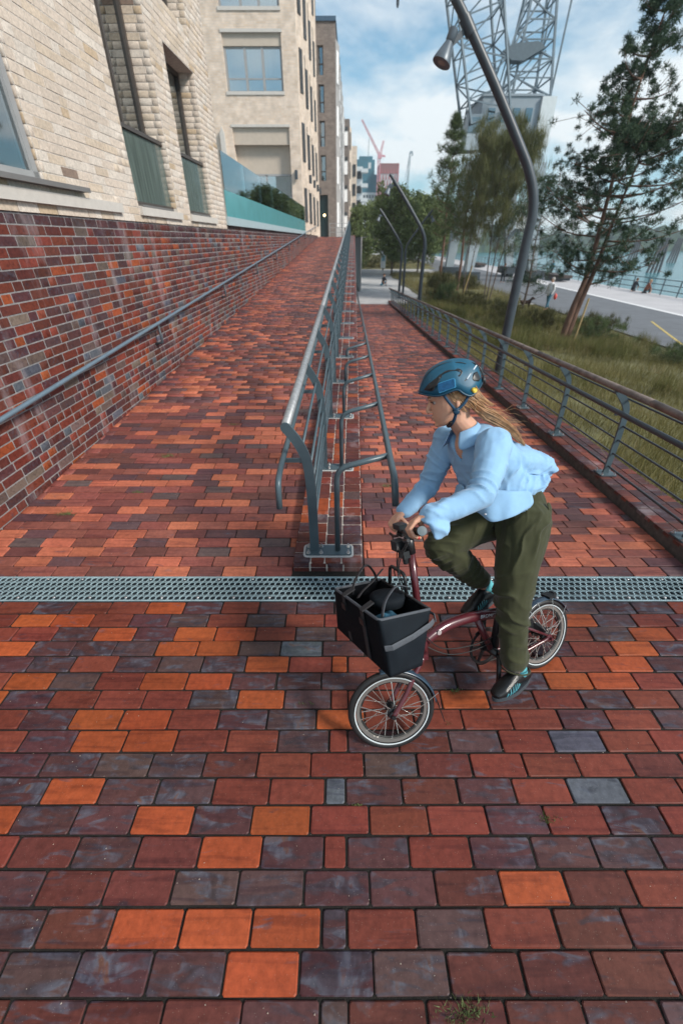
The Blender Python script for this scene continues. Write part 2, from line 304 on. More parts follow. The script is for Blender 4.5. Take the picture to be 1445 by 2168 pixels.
# ------------------------------------------------------------------ bricks
PAL = {'O': (0.315, 0.068, 0.023), 'R': (0.170, 0.040, 0.026), 'M': (0.105, 0.031, 0.024), 'D': (0.078, 0.031, 0.032),
       'B': (0.082, 0.046, 0.044), 'G': (0.088, 0.095, 0.115), 'K': (0.125, 0.088, 0.075)}
def pcol(k):
    c = PAL[k]; f = rnd.uniform(.84, 1.18); w = rnd.uniform(.9, 1.1)
    return (c[0] * f, c[1] * f * w, c[2] * f, 1.0)
def block_mesh(name, L, Wd, D, c, m, rounded=True):
    """one brick: worn top edge, slightly uneven outline, top face at z=0"""
    hx, hy = L / 2, Wd / 2
    def ring(inset, z, cut, jit=0.0):
        pts = []
        for sx, sy in ((-1, -1), (1, -1), (1, 1), (-1, 1)):
            x, y = sx * (hx - inset), sy * (hy - inset)
            a = (x - sx * cut, y); b = (x, y - sy * cut)
            for p in ((a, b) if sx * sy < 0 else (b, a)): pts.append((p[0] + rnd.uniform(-jit, jit), p[1] + rnd.uniform(-jit, jit), z))
        return pts
    if rounded:
        v = ring(c, 0.0, c * 1.6, c * .25) + ring(0, -c, c * 1.8, c * .25) + ring(0, -D, c * 1.8); n = 8
    else:
        v = [(sx * (hx - i), sy * (hy - i), z) for i, z in ((c, 0), (0, -c), (0, -D)) for sx, sy in ((-1, -1), (1, -1), (1, 1), (-1, 1))]; n = 4
    f = [tuple(range(n))]
    for k in (0, 1):
        for j in range(n):
            j2 = (j + 1) % n; f.append((k * n + j2, k * n + j, (k + 1) * n + j, (k + 1) * n + j2))
    if rnd.random() < .6 and rounded: v = [(x, y, z + x * rnd.uniform(-.006, .006)) for x, y, z in v]
    me = bpy.data.meshes.new(name); me.from_pydata(v, [], f); me.materials.append(m); me.update(); return me
CAMF = Vector((0, math.cos(R(33.5)), -math.sin(R(33.5)))); CAMU = Vector((0, math.sin(R(33.5)), math.cos(R(33.5))))
def seen(p):
    q = Vector(p) - Vector((0, 0, H)); z = q.dot(CAMF)
    if z < .1: return None
    x = 722.5 + 871 * q.x / z; y = 1084 - 871 * q.dot(CAMU) / z
    return z if (-60 < x < 1505 and -60 < y < 2230) else None
def lay(items, A, B, Nn, m, parent, name, depth=0.03, c=0.004, budget=290, jit=0.0015):
    """items: (centre, length, width, colour); A, B = the face's axes, Nn = its normal. The largest seen become parts, the rest one stuff part"""
    A, B, Nn = Vector(A).normalized(), Vector(B).normalized(), Vector(Nn).normalized()
    sc = []
    for i, it in enumerate(items):
        z = seen(it[0]); sc.append((-(it[1] * it[2]) / (z * z) if z else 1e9, i))
    sc.sort(); near = set(i for s_, i in sc[:budget] if s_ < 1e8)
    cache = {}; rest = []
    rot = Matrix((A, B, Nn)).transposed().to_4x4()
    pinv = parent.matrix_basis.inverted() if parent.type == 'EMPTY' else Matrix.Identity(4)
    for i, (p, L, Wd, col) in enumerate(items):
        p = Vector(p) + Nn * rnd.uniform(-jit, jit)
        if i in near:
            key = (round(L, 3), round(Wd, 3), rnd.randrange(3))
            if key not in cache: cache[key] = block_mesh(name, L, Wd, depth, c, m)
            o = bpy.data.objects.new(name, cache[key]); COL.objects.link(o); o.parent = parent; o.matrix_parent_inverse = pinv
            o.matrix_basis = Matrix.Translation(p) @ rot @ Matrix.Rotation(rnd.uniform(-.004, .004), 4, 'Z')
            o.color = col
        else: rest.append((p, L, Wd, col))
    if rest:
        n = len(rest); P = np.array([r[0] for r in rest]); hx = np.array([r[1] / 2 for r in rest]); hy = np.array([r[2] / 2 for r in rest])
        cols = np.array([r[3] for r in rest]); Aa, Ba, Na = map(np.array, (A, B, Nn))
        V = np.zeros((n, 12, 3)); k = 0
        for ins, z in ((c, 0), (0, -c), (0, -depth)):
            for sx, sy in ((-1, -1), (1, -1), (1, 1), (-1, 1)):
                V[:, k] = P + Aa * (sx * (hx - ins))[:, None] + Ba * (sy * (hy - ins))[:, None] + Na * z; k += 1
        F0 = [(0, 1, 2, 3)] + [(a * 4 + (j + 1) % 4, a * 4 + j, (a + 1) * 4 + j, (a + 1) * 4 + (j + 1) % 4) for a in (0, 1) for j in range(4)]
        F = (np.arange(n)[:, None, None] * 12 + np.array(F0)[None]).reshape(-1, 4)
        me = bpy.data.meshes.new(name + '_field')
        me.vertices.add(n * 12); me.vertices.foreach_set('co', V.reshape(-1))
        me.loops.add(len(F) * 4); me.loops.foreach_set('vertex_index', F.reshape(-1).astype(np.int32))
        me.polygons.add(len(F)); me.polygons.foreach_set('loop_start', np.arange(0, len(F) * 4, 4, dtype=np.int32))
        me.update(calc_edges=True)
        at = me.color_attributes.new('Col', 'FLOAT_COLOR', 'POINT'); at.data.foreach_set('color', np.repeat(cols, 12, axis=0).reshape(-1))
        me.materials.append(m)
        o = bpy.data.objects.new(name + '_field', me); COL.objects.link(o); o.parent = parent; o.matrix_parent_inverse = pinv; o['kind'] = 'stuff'; o.color = (0, 0, 0, 1)
    return len(near), len(rest)
# ================================================================== SETTING
K = 0.0245                         # the ramps drift slightly to the right of the joint grid
def wx(x0, Y): return x0 + K * (Y - 2.4)
def zr(Y): return 0.06 * min(max(Y - 2.4, 0), 38.2)       # upper ramp
def zp(Y): return -0.057 * min(max(Y - 2.4, 0), 30.0)     # lower path
Q = -1.71                          # quay level
PW, PL = 0.1113, 0.2535            # paver course and length incl. joint
# ---- brick square in front
g = MB(); g.box((-14, -14, -0.3), (14, 2.03, -0.008)); pav = tag(g.build('pavement', M['joint']), kind='structure')
ROWS = [(-0.05, 'RDRRODRDD|DDRRRRBDDR'), (-0.113, 'ROORDBRBR|RRRBRROBRD'), (-0.037, 'RRDODOORB|rRRRRRRBOR'), (-0.117, 'ODDBOOBG|DDRRRDROD'),
        (-0.057, 'DDRDBDOR|oRRDRORO'), (-0.114, 'ROBROODD|DRBDDOORD'), (-0.058, 'ODRRRBOB|rRROMRDRB'), (-0.134, 'RDOORDB|ORRRRDRB'),
        (-0.063, 'RDOORRB|rDMBRGRR'), (-0.147, 'DDBBMR|RBMRRRM'), (-0.074, 'DODBRR|gDMDRGR'), (-0.135, 'ODDODO|RRRDRDR'),
        (-0.072, 'RMDMOD|rDRDDBD'), (-0.146, 'DMMBB|DDMOMR'), (-0.074, 'DMOOO|dRBRMM'), (-0.145, 'BDDO|DBMMMM'), (-0.07, 'MMMMD|bMMMMB')]
WILD = 'RRRRDDDDMMOOOBB'
items = []
def put(x0, x1, y, k, j=0.009):
    jj = rnd.uniform(.006, .011)
    items.append(((((x0 + x1) / 2) + rnd.uniform(-.0015, .0015), y + rnd.uniform(-.0015, .0015), 0), x1 - x0 - jj, PW - jj * .95, pcol(k)))
for r in range(-60, 16):
    y = 0.2444 + PW * (r + .5); i = 15 - r
    if 0 <= i < len(ROWS):
        xj, s_ = ROWS[i]; left, right = s_.split('|')
        x = xj
        for k in reversed(left): put(x - PL, x, y, k); x -= PL
        while x > -5: put(x - PL, x, y, rnd.choice(WILD)); x -= PL
        x = xj
        for k in right:
            w = 0.092 if k.islower() else PL; put(x, x + w, y, k.upper()); x += w
        while x < 5: put(x, x + PL, y, rnd.choice(WILD)); x += PL
    else:
        x = -5 - rnd.random() * .25
        while x < 5: put(x, x + PL, y, rnd.choice(WILD)); x += PL
lay(items, (1, 0, 0), (0, 1, 0), (0, 0, 1), M['paver'], pav, 'brick', depth=.05, c=.0035, budget=280, jit=.0024)
# ---- two ramps paved in the same way
WILD2 = ['R'] * 7 + ['M'] * 3 + ['D'] * 5 + ['O'] * 5 + ['B']
def rcol(k):  # ramp bricks paled and brightened: sky sheen and stronger light put into colour
    c = pcol(k); g_ = .3 * c[0] + .5 * c[1] + .2 * c[2]; return tuple(min(1, (c[i] * .80 + g_ * .20) * (1.60, 1.66, 1.70)[i]) for i in range(3)) + (1,)
def ramp_obj(name, xa, xb, y0, y1, slope, mn):
    a = math.atan(slope); s_, c_ = math.sin(a), math.cos(a)
    m = MB(); n = 24
    cuts = [y0, 2.4] + [2.4 + (y1 - 2.4) * (i + 1) / n for i in range(n)]
    for Y0, Y1 in zip(cuts, cuts[1:]):
        z0, z1 = slope * (Y0 - 2.4) - .010, slope * (Y1 - 2.4) - .010
        if Y0 < 2.4: z0 = -.010
        m.add([(wx(xa, Y0), Y0, z0), (wx(xb, Y0), Y0, z0), (wx(xb, Y1), Y1, z1), (wx(xa, Y1), Y1, z1)], [(0, 1, 2, 3)])
    o = tag(m.build(name, M['joint']), kind='structure')
    its = []; L = (y1 - y0) / c_; k = 0; t = 0.012
    while t + PW < L:
        Y = y0 + (t + PW / 2) * c_; z = slope * (Y - 2.4) if Y > 2.4 else 0
        xl, xr = wx(xa, Y) + .004, wx(xb, Y) - .004
        x = xl; off = rnd.choice((.25, .5, .75, .4, .6)) if k % 2 else rnd.choice((1, .9, .12))
        w = PL * off; clump = rnd.choice(WILD2)
        while x < xr - .02:
            w = min(w, xr - x)
            if xr - (x + w) < .05: w = xr - x
            kk = clump if rnd.random() < .25 else rnd.choice(WILD2)
            if rnd.random() < .15: clump = rnd.choice(WILD2)
            its.append(((x + w / 2, Y, z), w - .008, PW - .008, rcol(kk))); x += w; w = PL
        t += PW; k += 1
    lay(its, (1, 0, 0), (0, c_, s_), (0, -s_, c_), M['paver'], o, 'brick', depth=.03, c=.0035, budget=290)
    return o
ramp = ramp_obj('ramp', -2.90, -0.36, 2.27, 40.6, 0.06, 0)
path = ramp_obj('path', 0.165, 2.63, 2.27, 32.4, -0.057, 0)
g = MB(); g.add([(wx(-9, 40.6), 40.6, 2.284), (2.2, 40.6, 2.284), (3.4, 110, 2.284), (-9, 110, 2.284)], [(0, 1, 2, 3)])
g.add([(-9, 11.6, 2.37), (wx(-2.86, 11.6), 11.6, 2.37), (wx(-2.86, 40.6), 40.6, 2.37), (-9, 40.6, 2.37)], [(0, 1, 2, 3)])
tag(g.build('terrace_floor', M['concrete']), kind='structure')
# retaining face of the upper terrace towards the plaza
g = MB(); g.box((1.62, 40.6, Q), (1.70, 110, 2.28)); tag(g.build('retaining_wall', M['concrete']), 'plain concrete wall holding up the far end of the upper ramp', 'retaining wall')

# ---- drain grating between square and ramps
ch = MB(); ch.box((-14, 2.026, -.25), (14, 2.034, -.002)); ch.box((-14, 2.268, -.25), (14, 2.276, -.002)); ch.box((-14, 2.03, -.25), (14, 2.27, -.16))
tag(ch.build('drain_channel', M['darksteel']), kind='structure')
gr = thing('drain_grate', 'long galvanised drain grating with honeycomb holes across the foot of both ramps', 'drain grate', (0, 2.15, 0))
def honeycomb(L=1.0, y0=2.035, y1=2.267, px=0.0425, rows=5, top=0.001, th=0.007):
    v = []; f = []; py = (y1 - y0) / rows; nx = int(round(L / px)); px = L / nx
    rim = .0042
    for r in range(rows):
        for c in range(nx):
            cx = (c + .5 + (.5 if r % 2 else 0)) * px; cy = y0 + (r + .5) * py
            if cx + px / 2 > L + 1e-4: cx = cx  # the staggered cell simply laps under its neighbour section
            out = []; inn = []; low = []
            for k_ in range(8):
                a = math.pi / 8 + k_ * math.pi / 4
                ox = px / 2 * (1 if math.cos(a) > 0 else -1) if abs(math.cos(a)) > .5 else px / 2 * (math.cos(a) / abs(math.cos(a))) * .5
                sx = math.cos(a); sy = math.sin(a)
                ox = (px / 2) * (1 if sx > 0 else -1) * (1.0 if abs(sx) > .5 else .35); oy = (py / 2) * (1 if sy > 0 else -1) * (1.0 if abs(sy) > .5 else .55)
                ix = (px / 2 - .0036) * (1 if sx > 0 else -1) * (1.0 if abs(sx) > .5 else .42); iy = (py / 2 - rim) * (1 if sy > 0 else -1) * (1.0 if abs(sy) > .5 else .58)
                out.append((cx + ox, cy + oy, top)); inn.append((cx + ix, cy + iy, top)); low.append((cx + ix, cy + iy, top - th))
            b = len(v); v += out + inn + low
            for k_ in range(8):
                k2 = (k_ + 1) % 8
                f.append((b + k_, b + k2, b + 8 + k2, b + 8 + k_)); f.append((b + 8 + k_, b + 8 + k2, b + 16 + k2, b + 16 + k_))
            # corner fillers
            for sx, sy in ((-1, -1), (1, -1), (1, 1), (-1, 1)):
                pass
    m = MB(); m.add(v, f); m.box((0, y0 - .006, top - th), (L, y0 + .002, top + .001)); m.box((0, y1 - .002, top - th), (L, y1 + .006, top + .001))
    return m
hm = honeycomb().mesh('grate_section', M['grate'])
for i in range(-5, 6):
    o = link('grate_section', hm, gr); o.matrix_basis = Matrix.Translation((i * 1.0, 0, 0))
bm_ = MB(); bm_.ball((0, 0, 0), .011, 8, 5, (1, 1, .45)); bme = bm_.mesh('bolt', M['bolt'], True)
for i in range(-20, 21):
    for yy in (2.06, 2.245):
        o = link('bolt', bme, gr); o.matrix_basis = Matrix.Translation((i * .25 + (.0 if yy < 2.1 else .1), yy, .003))
# frame slivers between staggered cells: sand bed showing dark below
# ---- walls of brick
def brick_wall(name, label, cat, x0, y0, y1, z1, zfun, mort, m, pal, nx=1, budget=290, course=.083, proud=.0035, joint=.0115, holes=None, zbase=None, bev=.0025, lens=(.25, .125), top_dark=False, parent=None, long_mix=.62):
    t = parent or thing(name, label, cat, (wx(x0, y0), y0, 0)); its = []
    dirv = Vector((K, 1, 0)).normalized(); nrm = Vector((1, -K, 0)).normalized() * nx
    n = int((z1 - (zbase if zbase is not None else -.15)) / course) + 1; dz = z1
    for r in range(n):
        z = z1 - (r + .5) * course; y = y0 + rnd.random() * .12
        while y < y1:
            w = lens[0] if rnd.random() < long_mix else lens[1]
            if y + w > y1: w = y1 - y
            if w < .03: break
            yc = y + w / 2
            ok = z + course / 2 > zfun(yc) - .02
            for (a, b, c, d) in (holes or ()):
                if yc + w * .5 > a and yc - w * .5 < b and c < z < d:
                    # trim against the opening
                    ok = False
                    if yc < a + w * .5 and y < a - .03: w2 = a - y; its.append(((wx(x0, y + w2 / 2) + nx * proud, y + w2 / 2, z), w2 - joint, course - joint, pal(z1 - z)))
                    if y + w > b + .03 and y < b: w2 = y + w - b; its.append(((wx(x0, b + w2 / 2) + nx * proud, b + w2 / 2, z), w2 - joint, course - joint, pal(z1 - z)))
            if ok: its.append(((wx(x0, yc) + nx * proud, yc, z), w - joint, course - joint, pal(z1 - z)))
            y += w
    A = dirv if nx > 0 else dirv
    Bv = Vector((0, 0, 1))
    lay(its, A, Bv, A.cross(Bv), m, t, 'brick', depth=.02, c=bev, budget=budget, jit=.002)
    return t
def palwall(d):
    if d < .17: return pcol(rnd.choice('DDDBBM'))
    k = rnd.choice('ORRRRRMMMDDDDBKKRMMG'); c = pcol(k); c = (c[0] * .8, c[1] * .88, c[2]) if k == 'O' else c; f = rnd.uniform(.85, 1.3); return (c[0] * f, c[1] * f, c[2] * f, 1)
lw = brick_wall('brick_wall', 'long dark red clinker wall along the left side of the rising ramp', 'brick wall', -2.90, 1.0, 41.0, 2.36, zr, M['mortar'], M['wallbrick'], palwall)
g = MB(); p0, p1 = (wx(-2.9, 1.0), 1.0), (wx(-2.9, 41), 41.0)
g.add([(p0[0] - .3, p0[1], -.3), (p0[0], p0[1], -.3), (p1[0], p1[1], -.3), (p1[0] - .3, p1[1], -.3), (p0[0] - .3, p0[1], 2.36), (p0[0], p0[1], 2.36), (p1[0], p1[1], 2.36), (p1[0] - .3, p1[1], 2.36)],
      [(0, 3, 2, 1), (4, 5, 6, 7), (0, 1, 5, 4), (1, 2, 6, 5), (2, 3, 7, 6), (3, 0, 4, 7)])
g.build('mortar', M['mortar'], lw)
# ---- low dividing wall between the ramps: cap bricks in four rows, two courses on the front end
dw = thing('divider_wall', 'low red brick wall between the rising ramp and the falling path, railing posts on its top', 'low wall', (-.1, 2.4, 0))
def ztop(Y): return .085 + .06 * (Y - 2.33)
g = MB(); ya, yb = 2.335, 40.6
xa0, xb0, xa1, xb1 = wx(-.36, ya) + .006, wx(.16, ya) - .006, wx(-.36, yb) + .006, wx(.16, yb) - .006
g.add([(xa0, ya + .006, -.05), (xb0, ya + .006, -.05), (xb1, yb, -2), (xa1, yb, -2), (xa0, ya + .006, ztop(ya) - .007), (xb0, ya + .006, ztop(ya) - .007), (xb1, yb, ztop(yb) - .007), (xa1, yb, ztop(yb) - .007)],
      [(0, 3, 2, 1), (4, 5, 6, 7), (0, 1, 5, 4), (1, 2, 6, 5), (2, 3, 7, 6), (3, 0, 4, 7)])
g.build('mortar', M['palemortar'], dw)
its = []; wcol = (.13, .105, .125, .155)
x = -.36
for ci, wv in enumerate(wcol):
    y = ya + (0 if ci % 2 else -.0)
    first = rnd.uniform(.08, .13)
    while y < yb:
        l_ = first if first else (rnd.choice((.118, .118, .125, .24)) if ci in (1, 2) else .122); first = 0
        yc = y + l_ / 2; kk = rnd.choice('RRRMMMDDO' if rnd.random() < .85 else 'BD')
        its.append(((wx(x + wv / 2, yc), yc, ztop(yc)), wv - .009, l_ - .009, pcol(kk))); y += l_
    x += wv
sl = Vector((0, 1, .06)).normalized()
lay(its, (1, 0, 0), sl, Vector((1, 0, 0)).cross(sl), M['wallbrick'], dw, 'brick', depth=.03, c=.003, budget=200)
its = []; x = -.36
for r in range(2):
    x = -.36
    for wv in (.125, .125, .125, .145):
        its.append(((x + wv / 2 + .0, ya - .0, (.042 if r == 0 else -.005) + .0), wv - .011, .036, pcol('MMDD'[rnd.randrange(4)]))); x += wv
lay([((p[0], p[1], .053 if i < 4 else .012), l_, w_, c_) for i, (p, l_, w_, c_) in enumerate(its)], (1, 0, 0), (0, 0, 1), (0, -1, 0), M['wallbrick'], dw, 'brick', depth=.02, c=.002, budget=10)
# its faces towards ramp and path
for (xs, nx_, zf) in ((.16, 1, zp), (-.36, -1, zr)):
    its = []; y = ya
    while y < yb:
        w = rnd.choice((.25, .25, .125)); yc = y + w / 2; top = ztop(yc) - .006; z = top - .03
        while z > zf(yc) - .05:
            its.append(((wx(xs, yc), yc, z), w - .011, .05, pcol(rnd.choice('RMMDD')))); z -= .062
        y += w
    dv = Vector((K, 1, 0)).normalized()
    Bv = Vector((0, 0, 1)) if nx_ > 0 else Vector((0, 0, -1))
    lay(its, dv, Bv, dv.cross(Bv), M['wallbrick'], dw, 'brick', depth=.012, c=.002, budget=40)
# ---- kerb wall right of the falling path
kw = thing('kerb_wall', 'low brick kerb carrying the right hand guard rail beside the grass slope', 'low wall', (2.85, 2.4, 0))
KX0, KX1 = 2.64, 3.10
def zk(Y): return .10 + (zp(Y) if Y > 2.4 else 0)
its = []; x = KX0
for ci, wv in enumerate((.125, .105, .105, .125)):
    y = 1.0 + rnd.random() * .1
    while y < 33.5:
        l_ = .122 if ci in (0, 3) else rnd.choice((.122, .24)); yc = y + l_ / 2
        if not (y < 2.4 < y + l_): its.append(((wx(x + wv / 2, yc), yc, zk(yc)), wv - .009, l_ - .009, pcol(rnd.choice('RMMMDDDR'))))
        y += l_
    x += wv
lay([i for i in its if i[0][1] > 2.4], (1, 0, 0), (0, 1, -.057), Vector((1, 0, 0)).cross(Vector((0, 1, -.057))), M['wallbrick'], kw, 'brick', depth=.03, c=.003, budget=280)
lay([i for i in its if i[0][1] <= 2.4], (1, 0, 0), (0, 1, 0), (0, 0, 1), M['wallbrick'], kw, 'brick', depth=.03, c=.003, budget=12)
g = MB()
for Y0, Y1 in ((1.0, 2.4), (2.4, 32.4), (32.4, 33.5)):
    a0, b0, a1, b1 = wx(KX0, Y0) + .005, wx(KX1, Y0), wx(KX0, Y1) + .005, wx(KX1, Y1); t0, t1 = zk(Y0) - .006, zk(Y1) - .006
    g.add([(a0, Y0, -2.2), (b0, Y0, -2.2), (b1, Y1, -2.2), (a1, Y1, -2.2), (a0, Y0, t0), (b0, Y0, t0), (b1, Y1, t1), (a1, Y1, t1)], [(0, 3, 2, 1), (4, 5, 6, 7), (0, 1, 5, 4), (1, 2, 6, 5), (2, 3, 7, 6), (3, 0, 4, 7)])
g.build('mortar', mat('dark_kerb_mortar', (.075, .06, .055), .95, noise_amt=.4, scale=20), kw)  # kerb core in a dark mottled brown

# ---- quay, road, water, slope, far bank
g = MB(); g.box((-60, 32.4, Q - .5), (14.2, 160, Q)); g.box((3.0, -30, Q - .6), (14.2, 32.4, Q - .12))
tag(g.build('plaza', M['concrete']), kind='structure')
g = MB(); g.box((13.9, -34, Q - .5), (26.4, 400, Q + .006)); tag(g.build('promenade', M['quayconcrete']), kind='structure')
g = MB(); g.add([(14.2, -34, Q + .012), (18.7, -34, Q + .012), (21, 60, Q + .012), (22, 160, Q + .012), (13.4, 160, Q + .012), (13.4, 60, Q + .012)], [(0, 1, 2, 3, 4, 5)])
tag(g.build('road', M['asphalt']), kind='structure')
g = MB(); g.add([(18.7, -34, Q + .018), (19.1, -34, Q + .018), (21.4, 60, Q + .018), (21, 60, Q + .018)], [(0, 1, 2, 3)])
for i in range(60):
    a = rnd.uniform(0, 1)
tag(g.build('edge_strip', M['whitepaint']), kind='structure')
g = MB(); g.bar((14.7, 18.8, Q + .016), (17.2, 24.9, Q + .016), .12, .006); tag(g.build('yellow_line', mat('yellow_paint', (.50, .38, .12), .8)), kind='structure')
m, t, b = newmat('river_water'); b.inputs['Base Color'].default_value = (.05, .18, .21, 1); b.inputs['Roughness'].default_value = .22; b.inputs['IOR'].default_value = 1.33
tcn = N(t, 'ShaderNodeNewGeometry'); wn = N(t, 'ShaderNodeTexNoise'); wn.inputs['Scale'].default_value = .8; wn.inputs['Detail'].default_value = 6; mpn = N(t, 'ShaderNodeMapping'); mpn.inputs['Scale'].default_value = (.35, 1.2, 1)
t.links.new(tcn.outputs['Position'], mpn.inputs[0]); t.links.new(mpn.outputs[0], wn.inputs['Vector']); bp = N(t, 'ShaderNodeBump'); bp.inputs['Strength'].default_value = .5; bp.inputs['Distance'].default_value = .3
t.links.new(wn.outputs['Fac'], bp.inputs['Height']); t.links.new(bp.outputs[0], b.inputs['Normal']); M['water'] = m
g = MB(); g.add([(26.4, -34, Q - 2.2), (1285, -34, Q - 2.2), (1285, 1135, Q - 2.2), (26.4, 1135, Q - 2.2)], [(0, 1, 2, 3)]); tag(g.build('river', M['water']), kind='structure')
g = MB(); g.box((26.38, -34, Q - 3), (26.5, 400, Q + .004)); tag(g.build('quay_wall', M['quayconcrete']), kind='structure')
g = MB(); g.add([(-65, -35, Q - 3.2), (1290, -35, Q - 3.2), (1290, 1140, Q - 3.2), (-65, 1140, Q - 3.2)], [(0, 1, 2, 3)]); g.box((-64, 160, Q - 3.19), (26.3, 1135, Q - .1)); tag(g.build('ground', mat('far_ground', (.09, .10, .07), .95, noise_amt=.3, scale=.05)), kind='structure')

# pale grit and crumbs lying on the square
gp_ = [(rnd.uniform(-1.9, 1.9), .2 + 3.2 * rnd.random() ** 1.2) for _ in range(420)]
gP = np.array([(x, y, (0.003 if y < 2.4 else (zr(y) if x < -.3 else zp(y)) + .003)) for x, y in gp_ if not 2.02 < y < 2.3 and not (-.4 < x < .2 and y > 2.3)])
gn = len(gP); ga = nr.uniform(0, 6.28, gn); gs_ = (nr.uniform(.0010, .0034, gn))[:, None]
gt = np.stack([gP + np.stack([np.cos(ga + k), np.sin(ga + k), np.zeros(gn)], 1) * gs_ for k in (0, 2.1, 4.2)], 1); gq = gt.copy(); gq[:, 1] = gP + np.array([0, 0, 1]) * gs_ * .8
gV = np.concatenate([gt, gq, np.stack([gt[:, 1], gt[:, 2], gq[:, 1]], 1)], 0); gme = bpy.data.meshes.new('grit'); gme.from_pydata(gV.reshape(-1, 3).tolist(), [], [(i * 3, i * 3 + 1, i * 3 + 2) for i in range(len(gV))]); gme.materials.append(mat('pale_grit', (.42, .36, .30), .8, noise_amt=.4, scale=30))
tag(link('grit', gme), 'pale crumbs and grit scattered over the brick square', 'grit', kind='stuff')
g = MB(); g.box((-.375, 2.277, -.06), (.18, 2.338, -.003)); tag(g.build('threshold', M['joint']), kind='structure')
# ================================================================== RAILINGS
def plate_profile(cl, w):
    """outline of a bent flat bar of width w along a centre line in the XZ plane"""
    P = [Vector((x, 0, z)) for x, z in cl]; L_, R_ = [], []
    for i, p in enumerate(P):
        t = (P[min(i + 1, len(P) - 1)] - P[max(i - 1, 0)]).normalized(); n = Vector((-t.z, 0, t.x))
        ww = w[i] if hasattr(w, '__len__') else w
        L_.append(p + n * ww / 2); R_.append(p - n * ww / 2)
    e = P[-1]; t = (P[-1] - P[-2]).normalized(); ww = w[-1] if hasattr(w, '__len__') else w
    n = Vector((-t.z, 0, t.x)); cap = [e + (n * math.cos(a) + t * math.sin(a)) * ww / 2 for a in (math.pi * k / 6 for k in range(1, 6))]
    return L_ + cap + R_[::-1]
def smooth_line(pts, n=6):
    """Catmull-Rom through points"""
    P = [Vector(p) for p in pts]; out = []
    for i in range(len(P) - 1):
        a, b, c, d = P[max(i - 1, 0)], P[i], P[i + 1], P[min(i + 2, len(P) - 1)]
        for k in range(n):
            t = k / n; out.append(.5 * ((2 * b) + (c - a) * t + (2 * a - 5 * b + 4 * c - d) * t * t + (3 * b - a - 3 * c + d) * t ** 3))
    return out + [P[-1]]
def bent(pts, r_=.06, n=5):
    """polyline with rounded corners"""
    P = [Vector(p) for p in pts]; out = [P[0]]
    for i in range(1, len(P) - 1):
        a = (P[i - 1] - P[i]); b = (P[i + 1] - P[i]); ra = min(r_, a.length * .45, b.length * .45); a = P[i] + a.normalized() * ra; b = P[i] + b.normalized() * ra
        for k in range(n + 1):
            t = k / n; out.append(a * (1 - t) ** 2 + P[i] * 2 * t * (1 - t) + b * t * t)
    return out + [P[-1]]
plate_bolt = MB(); plate_bolt.lathe((0, 0, 0), (0, 0, 1), [(0, .016), (.006, .016), (.006, .010), (.018, .009), (.018, .005), (.030, .005)], 8)
pbm = plate_bolt.mesh('bolt', M['bolt'])
def bolts(parent, pts, mx=None):
    for p in pts:
        o = link('bolt', pbm, parent); o.matrix_basis = Matrix.Translation(Vector(p))
# ---- railing on the dividing wall
mr = thing('railing', 'grey green steel railing with pale round top rail running up the dividing wall', 'railing', (wx(-.21, 2.46), 2.46, ztop(2.46)))
prof = plate_profile(smooth_line([(-.205, 0), (-.207, .35), (-.215, .62), (-.235, .78), (-.285, .90), (-.355, 1.0)], 4), .066)
pm = MB(); pm.prism([(p.x, -.009, p.z) for p in prof], (0, 0, 0), (0, .018, 0)); pm = pm.mesh('post', M['steel'], angle=40)
bpl = MB()
def rrect(x0, x1, y0, y1, z, r=.02):
    o = []
    for cx, cy, a0 in ((x1 - r, y1 - r, 0), (x0 + r, y1 - r, 90), (x0 + r, y0 + r, 180), (x1 - r, y0 + r, 270)):
        for k in range(4): a = R(a0 + 30 * k); o.append((cx + math.cos(a) * r, cy + math.sin(a) * r, z))
    return o
bpl.prism(rrect(-.275, .075, -.055, .055, .004), (0, 0, 0), (0, 0, .010)); bpl = bpl.mesh('base_plate', M['steel'])
gtm = MB(); gtm.prism(rrect(-.29, .09, -.072, .072, -.006, .03), (0, 0, 0), (0, 0, .011)); gtm = gtm.mesh('grout_pad', M['grout'])
nP = 31; sp = 1.24; sxx = 6e-2
for k in range(nP):
    Y = 2.46 + sp * k; zt = ztop(Y); dx_ = wx(0, Y); base = Matrix.Translation((dx_, Y, zt)) @ Matrix.Rotation(math.atan(.06), 4, 'X')
    o = link('post', pm, mr); o.matrix_basis = Matrix.Translation((dx_, Y, zt))
    b_ = link('base_plate', bpl, mr); b_.matrix_basis = base
    g_ = link('grout_pad', gtm, mr); g_.matrix_basis = base
    if k < 5: bolts(mr, [base @ Vector(p) for p in ((-.25, -.035, .013), (-.25, .035, .013), (-.155, -.035, .013), (-.155, .035, .013), (.05, -.035, .013), (.05, .035, .013))])
    # tube arm or wall bracket carrying the lower handrail
    zh = .90 - .057 * (Y - 2.46); xh = .315
    a = MB()
    if zh > zt + .18: a.tube(bent([(dx_ - .03, Y, zt), (dx_ - .035, Y, zh - .10), (dx_ + xh, Y, zh)], .09), .0205, 10)
    else: a.tube(bent([(wx(.15, Y), Y, zh - .13), (dx_ + xh - .02, Y, zh - .13), (dx_ + xh, Y, zh)], .04), .012, 8)
    a.build('bracket_arm', M['steel'], mr, smooth=True)
    s_ = MB(); s_.bar((dx_ - .24, Y, zt + .77), (dx_ - .385, Y, zt + .77), .012, .03, side=(0, 1, 0)); s_.build('stub', M['steel'], mr)
yE = 2.46 + sp * (nP - 1) + .1; y0_ = 2.455
def run(x0, h, y0, y1, zf=ztop, step=1.2, **k):
    n = max(2, int((y1 - y0) / step)); return [(wx(x0, y0 + (y1 - y0) * i / n), y0 + (y1 - y0) * i / n, zf(y0 + (y1 - y0) * i / n) + h) for i in range(n + 1)]
